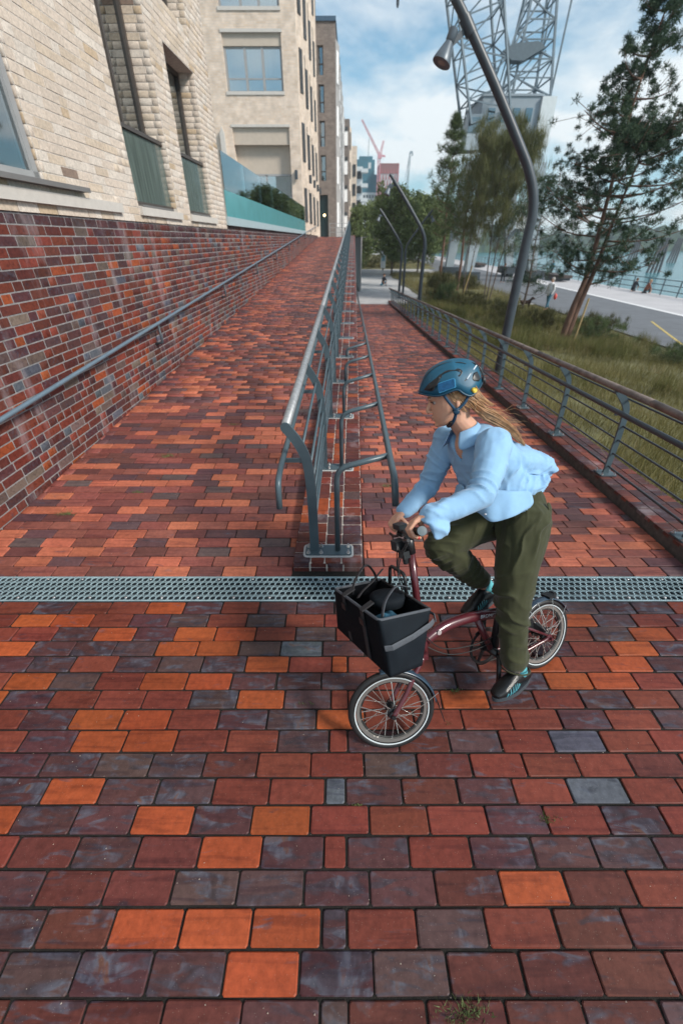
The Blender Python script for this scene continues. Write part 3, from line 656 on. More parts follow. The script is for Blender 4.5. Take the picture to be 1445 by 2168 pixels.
# top rail in lengths with visible sleeves
y = y0_ + .01; i = 0
while y < yE:
    L_ = min(3.72, yE - y); m_ = MB(); m_.tube(run(-.355, 1.005, y, y + L_ - .006), .030, 14); m_.build('top_rail', M['galv'], mr, smooth=True)
    m_ = MB(); m_.tube(run(-.355, 1.005, y + L_ - .012, y + L_ + .012), .0325, 14); m_.build('rail_sleeve', M['galv'], mr, smooth=True); y += L_
for x_, h_ in ((-.262, .845), (-.215, .70), (-.205, .575), (-.203, .45), (-.203, .325), (-.203, .20)):
    m_ = MB(); m_.tube(run(x_, h_, y0_, yE), .0105, 8); m_.build('infill_bar', M['steel'], mr, smooth=True)
m_ = MB(); p_ = run(-.385, .785, 2.30, yE); q_ = Vector(p_[0])
m_.tube(bent([q_ + Vector((-.0, -.14, -.19)), q_ + Vector((0, -.11, -.02))] + [q_ + Vector((0, .06, .004))], .05) + p_[1:], .0195, 12); m_.build('side_handrail', M['steel'], mr, smooth=True)
def zlow(Y): return .90 - .057 * (Y - 2.46)
m_ = MB(); p_ = run(.315, 0, 2.3, 33.5, zlow); q_ = Vector(p_[0])
m_.tube(bent([q_ + Vector((.012, -.22, -.16)), q_ + Vector((0.0, -.17, 0.0)), q_ + Vector((0, .05, -.003))], .09) + p_[1:], .0215, 12); m_.build('side_handrail', M['steel'], mr, smooth=True)
# ---- guard rail on the kerb
gd = thing('guard_rail', 'dark grey guard rail with weathered round top rail between path and grass slope', 'guard rail', (2.74, 2.63, zk(2.63)))
cl = smooth_line([(2.745, 0), (2.735, .35), (2.72, .60), (2.695, .72), (2.63, .81), (2.56, .885)], 4)
prof = plate_profile(cl, [.058] * (len(cl) - 8) + [.062] * 8)
gm = MB(); gm.prism([(p.x, -.010, p.z) for p in prof], (0, 0, 0), (0, .020, 0)); gm = gm.mesh('post', M['steel'], angle=40)
bp2 = MB(); bp2.prism(rrect(2.66, 2.83, -.075, .075, .003, .012), (0, 0, 0), (0, 0, .012)); bp2 = bp2.mesh('base_plate', M['steel'])
for k in range(-1, 25):
    Y = 2.63 + 1.22 * k; o = link('post', gm, gd); o.matrix_basis = Matrix.Translation((wx(0, Y), Y, zk(Y)))
    b_ = link('base_plate', bp2, gd); b_.matrix_basis = Matrix.Translation((wx(0, Y), Y, zk(Y))) @ Matrix.Rotation(-math.atan(.057) if Y > 2.4 else 0, 4, 'X')
    if k < 4: bolts(gd, [(wx(xx, Y), Y + yy, zk(Y) + .014) for xx in (2.68, 2.81) for yy in (-.055, .055)])
    s_ = MB(); s_.bar((wx(2.70, Y), Y, zk(Y) + .655), (wx(2.61, Y), Y, zk(Y) + .655), .014, .028, side=(0, 1, 0)); s_.build('stub', M['darksteel'], gd)
def grun(x0, h, y0=.9, y1=32.2):
    ys = [y0, 1.6, 2.2, 2.6] + [3.4 + 1.2 * i for i in range(24)]; ys = [v for v in ys if v < y1] + [y1]
    return [(wx(x0, Y), Y, zk(Y) + h) for Y in ys]
y = .9; i = 0
while y < 32:
    L_ = min(2.44, 32.2 - y)
    m_ = MB(); m_.tube([(wx(2.555, v), v, zk(v) + .905) for v in (y, y + L_ / 2, y + L_ - .008)], .0305, 14); m_.build('top_rail', M['rustrail'], gd, smooth=True); y += L_
for x_, h_, r_, mm_ in ((2.60, .69, .024, 'darksteel'), (2.695, .80, .0095, 'darksteel'), (2.735, .53, .0095, 'darksteel'), (2.74, .385, .0095, 'darksteel'), (2.742, .24, .0095, 'darksteel'), (2.745, .095, .0095, 'darksteel')):
    m_ = MB(); m_.tube(grun(x_, h_), r_, 10); m_.build('side_handrail' if r_ > .02 else 'infill_bar', M[mm_], gd, smooth=True)
# ---- handrail on the left wall
hr = thing('handrail', 'blue grey steel handrail fixed along the left brick wall with angled brackets', 'handrail', (-2.82, 6.57, 1.07))
def zh_(Y): return .81 + .06 * (Y - 2.4)
m_ = MB(); m_.tube([(wx(-2.79, v), v, zh_(v)) for v in [1.2 + 1.5 * i for i in range(27)]], .0215, 12); m_.build('rail', mat('blue_grey_paint', (.13, .185, .23), .38, noise_amt=.1, metal=.1), hr, smooth=True)
for k in range(-1, 9):
    Y = 6.57 + 3.82 * k; m_ = MB(); X = wx(-2.80, Y); z = zh_(Y)
    m_.tube(bent([(X, Y, z), (X + .01, Y, z - .27), (X - .11, Y, z - .29)], .015), .018, 8); m_.build('bracket', M['darksteel'], hr, smooth=True)

# ================================================================== LAMP POSTS
def make_lamp(name, label, loc, mirror=1, parts=True):
    t = thing(name, label, 'lamp post', loc, 'lamp posts along the path'); x, y, z = loc
    cl = smooth_line([(0, 0, -.3), (0, 0, 0), (0, 0, 1.6), (.02, 0, 2.75), (.03, 0, 3.02), (-.03, 0, 3.35), (-.18, 0, 3.66), (-.37, 0, 3.93), (-.97, 0, 4.70), (-1.55, 0, 5.40), (-1.75, 0, 5.62)], 5)
    pts = [(x + p.x * mirror, y, z + p.z) for p in cl]; n = len(pts)
    m_ = MB(); m_.tube(pts, [.094 - .030 * i / n for i in range(n)], 16); m_.build('pole', M['darksteel'], t, smooth=True)
    m_ = MB(); m_.lathe((x, y, z - .02), (0, 0, 1), [(0, .17), (.03, .17), (.03, .10), (.08, .097)], 16); m_.build('base_collar', M['darksteel'], t)
    a = Vector((x - 1.50 * mirror, y, z + 5.33)); d = Vector((-.62 * mirror, 0, .78)).normalized()
    m_ = MB(); m_.tube([a - d * .11, a + d * .11], .085, 14); m_.bar(a + Vector((-.05 * mirror, 0, -.06)), a + Vector((-.23 * mirror, -.05, -.20)), .05, .07); cb = m_.build('clamp', M['darksteel'], t, angle=30)
    ax = Vector((-.36 * mirror, -.12, -.85)).normalized(); c0 = a + Vector((-.21 * mirror, -.05, -.06))
    m_ = MB(); m_.lathe(c0, ax, [(-.02, .055), (0, .072), (.12, .066), (.135, .055), (.15, .062), (.30, .118), (.37, .142), (.385, .142), (.38, .125)], 20); hd = m_.build('lamp_head', mat('lamp_housing', (.10, .125, .15), .4, metal=.2, noise_amt=.08), t, angle=35)
    m_ = MB(); m_.lathe(c0 + ax * .378, ax, [(0, .124), (.002, .06), (.003, .01)], 20); m_.build('lens', mat('lamp_lens', (.25, .24, .23), .12, spec=.8), hd)
    return t
make_lamp('lamp_post', 'tall dark curved lamp post rising behind the guard rail in front of the portal crane', (3.36, 9.0, -.62))
make_lamp('lamp_post', 'middle curved lamp post past the end of the guard rail, before the red tower', (3.82, 22.6, -1.2))
make_lamp('lamp_post', 'small distant curved lamp post on the plaza bending to the left', (4.45, 36.0, Q))
make_lamp('lamp_post', 'small distant curved lamp post on the plaza bending to the right among the trees', (4.95, 37.5, Q), -1)
# ================================================================== BUILDINGS
def hexa(m_, x0, x1, y0, y1, z0, z1, base=None):
    """box whose long sides follow the drift of the street line"""
    a = wx(x0, y0), wx(x1, y0), wx(x1, y1), wx(x0, y1)
    m_.add([(a[0], y0, z0), (a[1], y0, z0), (a[2], y1, z0), (a[3], y1, z0), (a[0], y0, z1), (a[1], y0, z1), (a[2], y1, z1), (a[3], y1, z1)],
           [(0, 3, 2, 1), (4, 5, 6, 7), (0, 1, 5, 4), (1, 2, 6, 5), (2, 3, 7, 6), (3, 0, 4, 7)]); return m_
def sandpal(d=0):
    k = rnd.random()
    c = (.66, .56, .47) if k < .55 else (.70, .62, .54) if k < .80 else (.63, .52, .41) if k < .96 else (.56, .43, .30)
    if rnd.random() < .008: c = (.26, .19, .15)
    f = rnd.uniform(.84, .95); return (c[0] * f, c[1] * f, c[2] * f, 1)
FX = -2.885
b1 = thing('brick_building', 'pale sand brick apartment house with tall slit windows standing on the dark wall at left', 'building', (FX, 4, 2.36))
TOPZ = 6.6
open_ = [(2.6, 5.0, 2.50, 9), (7.0, 8.5, 2.47, 5.25), (9.15, 10.6, 2.47, 4.60), (9.15, 10.6, 5.10, 9)]
brick_wall('w', '', '', FX, 1.0, 11.65, TOPZ, lambda y: 2.36, None, M['sandbrick'], sandpal, holes=open_, zbase=2.36, parent=b1, budget=290, course=.083, lens=(.29, .14), long_mix=.66, joint=.010, bev=.0012)
g = MB()
def pier(y0, y1, z0=2.36, z1=TOPZ + .1): hexa(g, FX - .5, FX, y0, y1, z0, z1)
pier(1, 2.6); pier(5.0, 7.0); pier(8.5, 9.15); pier(10.6, 11.65); pier(7.0, 8.5, 5.25); pier(9.15, 10.6, 4.60, 5.10); pier(2.6, 5.0, 2.36, 2.5); pier(7, 8.5, 2.36, 2.47); pier(9.15, 10.6, 2.36, 2.47)
g.build('mortar', M['palemortar'], b1)
# reveals of the openings, brick by brick
its = []; bw_ = []
for (yr, za, zb) in ((8.5, 2.47, 5.25), (10.6, 2.47, 4.60), (10.6, 5.10, TOPZ), (5.0, 2.5, TOPZ)):
    z = zb - .0415; r = 0; dep = .34 if yr > 5 else .05
    while z > za:
        x = FX - dep
        while x < FX - .01:
            w = min((.25 if (r + (x > FX - .2)) % 2 else .115) if x > FX - dep or r % 2 else .22, FX - x - .001)
            its.append(((wx(x + w / 2, yr), yr - .005, z), w - .010, .073, sandpal())); x += w
        z -= .083; r += 1
lay(its, (1, 0, 0), (0, 0, 1), (0, -1, 0), M['sandbrick'], b1, 'brick', depth=.012, c=.0015, budget=8, jit=.0006)
# the storeys above, out of frame, give their shade and reflection
up_ = MB(); hexa(up_, FX - 4, FX, -1, 11.65, TOPZ + .1, 10.2); hexa(up_, FX - 4, FX - .5, -1, 11.65, 2.36, TOPZ + .1); up_.build('upper_storeys', brickface('sand_brick_far', (.52, .44, .36), (.48, .38, .29), (.42, .39, .36)), b1)
def slit_window(ya, yb, za, zb, split):
    w = MB(); X = FX - .34
    for yy in (ya + .03, (ya + yb) / 2, yb - .03): hexa(w, X, X + .07, yy - .03, yy + .03, za, zb)
    for z_ in (za, zb - .06, split - .03): hexa(w, X, X + .065, ya, yb, z_, z_ + .06)
    f = w.build('window', M['bronze'], b1)
    p = MB(); hexa(p, X + .02, X + .03, ya + .03, yb - .03, za + .03, zb - .03); p.build('pane', M['glass'], f)
    p = MB(); hexa(p, X - .9, X - .6, ya - .6, yb + .6, za - .3, zb + .3); p.build('interior', M['interior'], f)
    p = MB(); [hexa(p, X - .1 - .01 * (i % 2), X - .09 - .01 * (i % 2), ya + .1 + i * .07, ya + .165 + i * .07, za, zb) for i in range(int((yb - ya - .5) / .07))]; p.build('curtain_cloud_white', M['curtain_cloud_white'], f)
slit_window(7.0, 8.5, 2.47, 5.25, 3.30); slit_window(9.15, 10.6, 2.47, 4.60, 3.32); slit_window(9.15, 10.6, 5.10, 7.3, 5.9)
for ya, yb in ((7.0, 8.5), (9.15, 10.6)):
    p = MB(); hexa(p, FX - .10, FX - .085, ya + .01, yb - .01, 2.53, 3.30); gp = p.build('guard_pane', M['guardglass'], b1)
    p = MB(); hexa(p, FX - .13, FX - .055, ya + .005, yb - .005, 3.30, 3.345); p.build('guard_rail_bar', M['bronze'], b1); p = MB(); hexa(p, FX - .13, FX - .055, ya + .005, yb - .005, 2.48, 2.53); p.build('guard_rail_bar', M['bronze'], b1)
    p = MB(); hexa(p, FX - .3, FX + .03, ya + .1, yb - .25, 2.468, 2.49); p.build('sill', M['greymetal'], b1)
w = MB(); X = FX - .08
for yy in (3.2, 4.94): hexa(w, X, X + .06, yy - .035, yy + .035, 2.55, 6.4)
for z_ in (2.54, 6.3): hexa(w, X, X + .06, 2.6, 5.0, z_, z_ + .07)
f = w.build('window', M['greyframe'], b1)
p = MB(); hexa(p, X + .02, X + .03, 2.6, 4.98, 2.6, 6.4); p.build('pane', M['brightglass'], f)
p = MB(); hexa(p, X - .5, X - .45, 1.6, 5.6, 2.2, 6.6); p.build('curtain_cloud_white', M['curtain_cloud_white'], f)
p = MB(); hexa(p, X, FX + .10, 2.6, 5.62, 2.505, 2.545); p.build('sill', M['greymetal'], b1)
for ya, yb in ((1.0, 6.43), (7.0, 8.62), (9.10, 10.75)):
    p = MB(); hexa(p, FX - .1, FX + .045, ya, yb, 2.365, 2.462); p.build('stone_course', M['stonesill'], b1)

# ---- glass balustrade on the wall
bl_ = thing('glass_balustrade', 'glass balustrade with a teal lower band above the dark brick wall', 'balustrade', (FX, 11.7, 2.36))
y = 11.7; i = 0; BY = 30.2
while y < BY - .1:
    y2 = min(y + 2.3, BY)
    p = MB(); hexa(p, FX + .02, FX + .036, y + .01, y2 - .01, 3.02, 3.70); p.build('pane', M['balglass'], bl_)
    p = MB(); hexa(p, FX + .015, FX + .04, y, y2, 2.53, 3.02); p.build('teal_panel', M['teal'], bl_); y = y2
p = MB(); hexa(p, FX - .12, FX + .06, 11.66, BY, 2.365, 2.53); p.build('upstand', mat('pale_blue_coping', (.34, .43, .46), .6, noise_amt=.06), bl_)

# ---- second block behind the terrace, its front turned to the street
sandfar = brickface('sand_facade', (.68, .56, .46), (.60, .47, .36), (.58, .52, .47), bw=.27, bh=.10)
b2 = thing('brick_building', 'pale brick block with wide picture windows and a covered loggia behind the glass balustrade', 'building', (-5, 32, 2.37))
YF = 32.0; XC = -2.42
g = MB()
ops = [(-6.3, -3.02, 2.37, 7.62), (-6.34, -3.2, 8.97, 11.33), (-6.34, -3.2, 12.1, 14.5)]
zs = [2.37, 7.62, 8.97, 11.33, 12.1, 14.5, 17.5]
for z0, z1 in zip(zs, zs[1:]):
    o_ = [o for o in ops if o[2] <= z0 + .01 and o[3] >= z1 - .01]
    if o_: g.box((-13, YF, z0), (o_[0][0], YF + .6, z1)); g.box((o_[0][1], YF, z0), (XC, YF + .6, z1))
    else: g.box((-13, YF, z0), (XC, YF + .6, z1))
g.box((-13, YF + 2.6, 2.37), (XC - .55, 46, 17.5)); g.build('wall', sandfar, b2)
def front_window(x0, x1, z0, z1, pz):
    w = MB()
    for xx in (x0 + .05, x0 + (x1 - x0) * .36, x0 + (x1 - x0) * .66, x1 - .05): w.box((xx - .07, YF + .16, z0), (xx + .07, YF + .24, z1))
    for z_ in (z0, z1 - .09, z0 + .5): w.box((x0, YF + .17, z_), (x1, YF + .23, z_ + .06))
    f = w.build('window', M['greyframe'], b2)
    q = MB(); q.box((x0, YF + .19, z0), (x1, YF + .195, z1)); q.build('pane', M['brightglass'], f)
    q = MB(); q.box((x0, YF + .205, z0), (x1, YF + .21, z1)); q.build('curtain_cloud_white', M['curtain_cloud_white'], f)  # white sheet behind the pane stands in for bright cloud reflection
    q = MB(); q.box((x0 - .05, YF - .05, z0 - .14), (x1 + .05, YF + .2, z0)); q.build('sill', M['stonesill'], b2)
    q = MB(); q.box((x0, YF + .10, z1), (x1, YF + .2, pz - .13)); q.build('lintel_panel', M['rendering'], b2)
    q = MB(); q.box((x0 - .06, YF - .04, pz - .13), (x1 + .06, YF + .3, pz)); q.build('stone_strip', M['stonesill'], b2)
front_window(-6.34, -3.2, 8.97, 10.73, 11.33); front_window(-6.34, -3.2, 12.1, 13.9, 14.5)
q = MB(); q.box((-6.3, YF + .12, 6.75), (-3.02, YF + .25, 7.5)); q.build('lintel_panel', M['rendering'], b2)
q = MB(); q.box((-6.36, YF - .04, 7.5), (-2.96, YF + .3, 7.62)); q.build('stone_strip', M['stonesill'], b2)
q = MB(); q.box((-6.3, YF + .25, 6.9), (-3.02, YF + 2.6, 7.0)); q.build('loggia_ceiling', M['rendering'], b2)
q = MB(); q.box((-7.0, YF - .25, 2.37), (-6.75, YF, 7.2)); q.prism([(-7.0, YF - .25, 7.2), (-6.75, YF - .25, 7.2), (-6.86, YF - .25, 7.5)], (0, 0, 0), (0, .25, 0)); q.build('pilaster', M['stonesill'], b2)
w = MB()
for xx in (-6.2, -4.6, -3.1): w.box((xx - .05, YF + .5, 2.4), (xx + .05, YF + .58, 5.4))
w.box((-6.3, YF + .5, 5.35), (-3.02, YF + .58, 5.45)); f = w.build('window', M['greyframe'], b2)
q = MB(); q.box((-6.3, YF + .53, 2.4), (-3.02, YF + .54, 5.4)); q.build('pane', M['brightglass'], f)
q = MB(); q.box((-6.3, YF + .60, 2.4), (-3.02, YF + .62, 5.4)); q.build('curtain_cloud_white', M['curtain_cloud_white'], f)  # white sheet added so the loggia glass looks sky-bright
q = MB(); q.box((-6.3, YF + .52, 5.4), (-3.02, YF + .66, 6.9)); q.build('loggia_back_wall', M['rendering'], b2)
# street side: angled bays with tall windows, pale piers between
def bayside(par, x0, y0, y1, z0, z1, n, floors, wm, dep=.35, white=False):
    x0 = x0 - K * (y0 - 2.4); L_ = (y1 - y0) / n; fh = (z1 - z0) / floors
    for i in range(n):
        ya = y0 + i * L_; q = MB(); a = wx(x0, ya); c_ = wx(x0, ya + L_)
        q.add([(a - .02, ya, z0), (a + dep, ya + L_ * .35, z0), (c_, ya + L_, z0), (a - .02, ya, z1), (a + dep, ya + L_ * .35, z1), (c_, ya + L_, z1)],
              [(0, 1, 4, 3), (1, 2, 5, 4), (3, 4, 5), (2, 1, 0)]); q.build('bay', wm, par)
        for fl in range(floors):
            zb = z0 + fl * fh + fh * .25; zt = zb + fh * .58
            A_ = Vector((a - .02, ya, 0)); B_ = Vector((a + dep, ya + L_ * .35, 0)); t = (B_ - A_); n_ = Vector((t.y, -t.x, 0)).normalized() * .03
            p0 = A_ + t * .25 + n_; p1 = A_ + t * .62 + n_
            q = MB(); q.bar(Vector((p0.x, p0.y, (zb + zt) / 2)), Vector((p1.x, p1.y, (zb + zt) / 2)), .04, zt - zb); q.build('window', M['interior'] if not white else M['curtain_cloud_white'], par)
            if ya < 60:
                A2 = B_; B2 = Vector((c_, ya + L_, 0)); t = B2 - A2; n_ = Vector((t.y, -t.x, 0)).normalized() * .03; p0 = A2 + t * .15 + n_; p1 = A2 + t * .45 + n_
                q = MB(); q.bar(Vector((p0.x, p0.y, (zb + zt) / 2)), Vector((p1.x, p1.y, (zb + zt) / 2)), .04, zt - zb); q.build('window', M['interior'], par)
q = MB(); q.add([(XC - .6, 32.6, 2.3), (XC - .004, 32.6, 2.3), (XC + .30, 46, 2.3), (XC - .6, 46, 2.3), (XC - .6, 32.6, 17.5), (XC - .004, 32.6, 17.5), (XC + .30, 46, 17.5), (XC - .6, 46, 17.5)], [(0, 1, 5, 4), (1, 2, 6, 5), (2, 3, 7, 6), (4, 5, 6, 7)]); q.build('side_wall', sandfar, b2)
bayside(b2, XC, 32.6, 46, 2.3, 17.5, 4, 5, sandfar, dep=.30)
for k, (X, Y, Z) in enumerate(((-2.72, 31.93, 5.35), (-2.07, 35.2, 5.45), (-1.98, 38.6, 5.5), (-1.9, 42.0, 5.55), (-1.85, 45.2, 5.6))):
    q = MB(); q.lathe((X, Y - .06, Z - .22), (0, 0, 1), [(0, .09), (.44, .09)], 10); q.box((X - .03, Y - .06, Z - .05), (X + .03, Y + .08, Z + .05)); tag(q.build('wall_lamp', M['darksteel']), ['black cylinder wall lamp on the front corner of the block with picture windows', 'second black wall lamp along the pale brick side', 'third black wall lamp, mid way along the pale brick side', 'fourth small wall lamp along the pale brick side', 'last tiny wall lamp, beside the dark entrance'][k], 'wall lamp', 'black wall lamps')
# ---- third block, brown, with a dark entrance
brown = brickface('brown_facade', (.22, .185, .165), (.17, .14, .125), (.24, .22, .21), bw=.27, bh=.10)
b3 = thing('brick_building', 'narrow fronted brown brick block with four slit windows above a dark entrance', 'building', (-1.3, 46, 2.3))
g = MB(); zs = [(2.28, 5.42, -1.95, -1.2), (6.4, 8.1, -1.78, -1.32), (8.65, 10.26, -1.8, -1.36), (10.74, 12.39, -1.82, -1.38), (12.91, 14.52, -1.84, -1.42)]
z = 2.28
for (z0, z1, xa, xb) in zs:
    if z0 > z: g.box((-3.2, 46, z), (-.47, 46.5, z0))
    g.box((-3.2, 46, z0), (xa, 46.5, z1)); g.box((xb, 46, z0), (-.47, 46.5, z1)); z = z1
g.box((-3.2, 46, z), (-.47, 46.5, 15.75)); g.add([(-3.2, 46.5, 2.28), (-.47, 46.5, 2.28), (.16, 75, 2.28), (-3.2, 75, 2.28), (-3.2, 46.5, 15.75), (-.47, 46.5, 15.75), (.16, 75, 15.75), (-3.2, 75, 15.75)], [(4, 5, 6, 7), (1, 2, 6, 5), (2, 3, 7, 6), (3, 0, 4, 7)])
g.build('wall', brown, b3)
q = MB(); q.box((-3.25, 45.9, 15.75), (-.42, 46.6, 16.0)); q.add([(-.47, 46.6, 15.75), (-.40, 46.6, 15.75), (.24, 75, 15.75), (.16, 75, 15.75), (-.47, 46.6, 16), (-.40, 46.6, 16), (.24, 75, 16), (.16, 75, 16)], [(0, 3, 2, 1), (4, 5, 6, 7), (0, 1, 5, 4), (1, 2, 6, 5)]); q.build('parapet', mat('blue_parapet', (.05, .10, .16), .5), b3)
for (z0, z1, xa, xb) in zs[1:]:
    q = MB(); q.box((xa, 46.1, z0), (xa + .06, 46.2, z1)); q.box((xb - .06, 46.1, z0), (xb, 46.2, z1)); q.box((xa, 46.1, z1 - .08), (xb, 46.2, z1)); q.box((xa, 46.1, z0 + .6), (xb, 46.15, z0 + .66)); f = q.build('window', M['bronze'], b3)
    q = MB(); q.box((xa, 46.15, z0), (xb, 46.18, z1)); q.build('pane', M['glass'], f); q = MB(); q.box((xa - .2, 46.45, z0), (xb + .2, 46.48, z1)); q.build('interior', M['interior'], f)
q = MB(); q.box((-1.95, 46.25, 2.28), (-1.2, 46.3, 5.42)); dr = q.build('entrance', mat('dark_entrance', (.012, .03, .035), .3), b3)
q = MB(); q.ball((-1.55, 46.12, 3.95), .10, 10, 8); q.build('entrance_lamp', mat('lit_globe', (.8, .7, .5), .4, emis=(1, .72, .35, 6)), b3)
bayside(b3, -.47, 47, 75, 2.3, 15.2, 6, 4, brickface('grey_white_facade', (.40, .38, .37), (.36, .34, .33), (.42, .42, .42), bw=.4, bh=.12), dep=.30, white=True)
# ---- blocks farther along the street
def farblock(label, x0, x1, y0, y1, z1, colr, wx0, wx1, nf, name='apartment_block', wmat='curtain_cloud_white', fh=3.1, zb=2.3, bm=None):
    t = thing(name, label, 'building', (x1, y0, zb)); q = MB()
    q.add([(x0, y0, zb), (x1, y0, zb), (x1 + K * (y1 - y0), y1, zb), (x0, y1, zb), (x0, y0, z1), (x1, y0, z1), (x1 + K * (y1 - y0), y1, z1), (x0, y1, z1)], [(0, 1, 5, 4), (1, 2, 6, 5), (2, 3, 7, 6), (3, 0, 4, 7), (4, 5, 6, 7)]); q.build('wall', colr, t)
    for i in range(nf):
        z0 = zb + 1.3 + i * fh
        for (a, b) in ([(wx0, wx1)] if not isinstance(wx0, list) else wx0):
            q = MB(); q.box((a, y0 - .12, z0), (b, y0 - .02, z0 + 1.9)); f = q.build('window', M[wmat], t)
            q = MB(); q.box((a, y0 - .2, z0 + 1.5), (b, y0 - .13, z0 + 1.9)); q.build('shade', M['interior'], f)
    return t
b4 = farblock('tall narrow beige block with white windows beyond the brown block', -3, 1.10, 75, 96, 15.6, brown, .15, .85, 4)
bayside(b4, 1.10, 75.5, 96, 2.3, 15, 4, 4, sandfar, dep=.3)
b5 = farblock('sandy far block with a column of dark balcony slots', -3, 3.1, 108, 140, 17.6, sandfar, 2.3, 2.9, 4, wmat='interior')
wh = mat('white_render_far', (.50, .53, .54), .8, noise_amt=.05)
b6 = farblock('pale white stepped block at the end of the row, left of the towers', 0, 6.6, 165, 205, 21.0, wh, 4.8, 6.2, 5, wmat='interior', fh=3.6)
for i in range(5):
    q = MB(); q.box((6.0, 162.8, 5 + i * 3.6), (8.2, 166, 5.9 + i * 3.6)); q.build('balcony', wh, b6)
b7 = farblock('low white far block standing below the blue tower', 7.5, 13.0, 230, 260, 17.0, wh, [(8, 9), (9.6, 10.6), (11.2, 12.2)], None, 4, wmat='interior', fh=3.4, zb=Q)
bt = thing('tower', 'unfinished far tower with a dark teal upper half and a pale gridded lower half', 'tower', (14, 300, Q))
q = MB(); q.box((8.6, 300, 30), (18.6, 318, 39.5)); q.box((8.6, 300.2, 24), (20.6, 318, 30)); q.box((18.6, 300.2, 30), (23.5, 318, 33)); q.box((10, 303, 39.5), (17.5, 314, 41.3)); q.build('wrapped_storeys', mat('teal_netting', (.035, .14, .19), .8, noise_amt=.2, scale=.2), bt)
q = MB(); q.box((8.9, 300.6, Q), (20.3, 318, 24)); q.build('shell', mat('tower_core', (.10, .13, .15), .8), bt)
q = MB()
for i in range(9): q.box((8.7, 300, 3 + i * 2.6), (20.5, 300.5, 4.1 + i * 2.6))
for i in range(8): q.box((8.7 + i * 1.66, 299.9, 2), (9.3 + i * 1.66, 300.5, 24))
q.build('facade_grid', wh, bt)
q = MB(); q.bar((15.2, 305, 41), (15.2, 305, 49), .25); q.build('mast', M['steel'], bt)
q = MB(); q.box((15.0, 299.8, 35.5), (16.6, 299.95, 38.2)); q.build('sign_panel', wh, bt)
rt = thing('tower', 'red and white latticed far tower with a brown crown', 'tower', (26, 300, Q))
redm = mat('hazed_red_cladding', (.36, .12, .13), .6, noise_amt=.1)  # red paled and greyed: distance haze mixed into the colour
q = MB(); q.box((21.4, 296, Q), (31.6, 312, 33)); q.build('wall', mat('white_cladding', (.55, .56, .57), .7, noise_amt=.05), rt)
q = MB(); q.box((21.2, 295.7, 33), (31.8, 312, 37)); q.box((21.2, 295.6, 36.6), (31.9, 312, 37.4)); q.build('crown', mat('brown_crown', (.24, .11, .11), .7), rt)
q = MB()
for i in range(14):
    z = 1 + i * 2.45
    for j in range(7):
        x = 21.6 + j * 1.7 + (.85 if i % 2 else 0)
        if x < 31.2: q.add([(x - .42, 295.9, z), (x + .42, 295.9, z), (x + .1, 295.9, z + 2.3), (x - .1, 295.9, z + 2.3), (x - .42, 295.6, z), (x + .42, 295.6, z), (x + .1, 295.6, z + 2.3), (x - .1, 295.6, z + 2.3)], [(0, 1, 2, 3)[::-1], (4, 5, 6, 7), (0, 4, 7, 3), (1, 2, 6, 5), (3, 7, 6, 2)])
q.box((21.1, 295.5, Q), (21.7, 295.9, 37)); q.box((31.3, 295.5, Q), (31.9, 295.9, 37)); q.box((21.2, 295.5, Q + 2), (31.9, 295.8, Q + 3.6)); q.build('red_lattice', redm, rt)
def lattice(m_, A, B, n, r, br=None):
    """four chords from quad A to quad B with cross bracing"""
    A = [Vector(p) for p in A]; B = [Vector(p) for p in B]; br = br or r * .55
    for a, b in zip(A, B): m_.bar(a, b, r)
    for i in range(n):
        t0, t1 = i / n, (i + 1) / n
        for k in range(4):
            a0 = A[k].lerp(B[k], t0); a1 = A[k].lerp(B[k], t1); k2 = (k + 1) % 4; b0 = A[k2].lerp(B[k2], t0); b1_ = A[k2].lerp(B[k2], t1)
            m_.bar(a0, b0, br)
            if (i + k) % 2: m_.bar(a0, b1_, br)
            else: m_.bar(b0, a1, br)
def quad(x, y, z, s, sy=None):
    sy = sy or s; return [(x - s / 2, y - sy / 2, z), (x + s / 2, y - sy / 2, z), (x + s / 2, y + sy / 2, z), (x - s / 2, y + sy / 2, z)]
rc = thing('tower_crane', 'faint red luffing tower crane rising above the far towers', 'crane', (21, 285, 0))
redc = mat('hazed_crane_red', (.55, .27, .31), .6, noise_amt=.05)  # pinkish red: the fading by haze is put into the paint
q = MB(); lattice(q, quad(20.2, 290, Q, 1.3), quad(20.2, 290, 40, 1.3), 16, .28); q.build('mast', redc, rc)
q = MB(); lattice(q, quad(20.4, 290, 40, 1.1), [(10.3, 290, 54.0), (10.8, 290, 54.3), (10.8, 290.5, 54.3), (10.3, 290.5, 54)], 12, .22, .12); q.build('jib', redc, rc)
q = MB(); lattice(q, quad(20.6, 290, 39.5, 1.2), [(22.0, 290, 46.0), (22.6, 290, 46.0), (22.6, 290.5, 46), (22.0, 290.5, 46)], 5, .25, .13); q.bar((20.2, 290, 40), (23.5, 290, 39.6), .8); q.box((19.4, 289, 38.6), (21.6, 291, 40.2)); q.build('cab_and_frame', redc, rc)
gc = thing('harbour_crane', 'tiny grey hooked harbour crane on the skyline right of the red tower', 'crane', (38, 300, 0))
q = MB(); lattice(q, quad(36.6, 300, Q, 1.2), quad(38.0, 300, 42, .8), 14, .22, .12); q.bar((37.8, 300, 42), (39.0, 300, 43), .9); q.bar((39, 300, 43), (39.5, 300, 41), .6); q.bar((36.0, 300, 30), (37.9, 300, 43), .18); q.build('frame', mat('far_grey_steel', (.2, .26, .3), .6), gc)
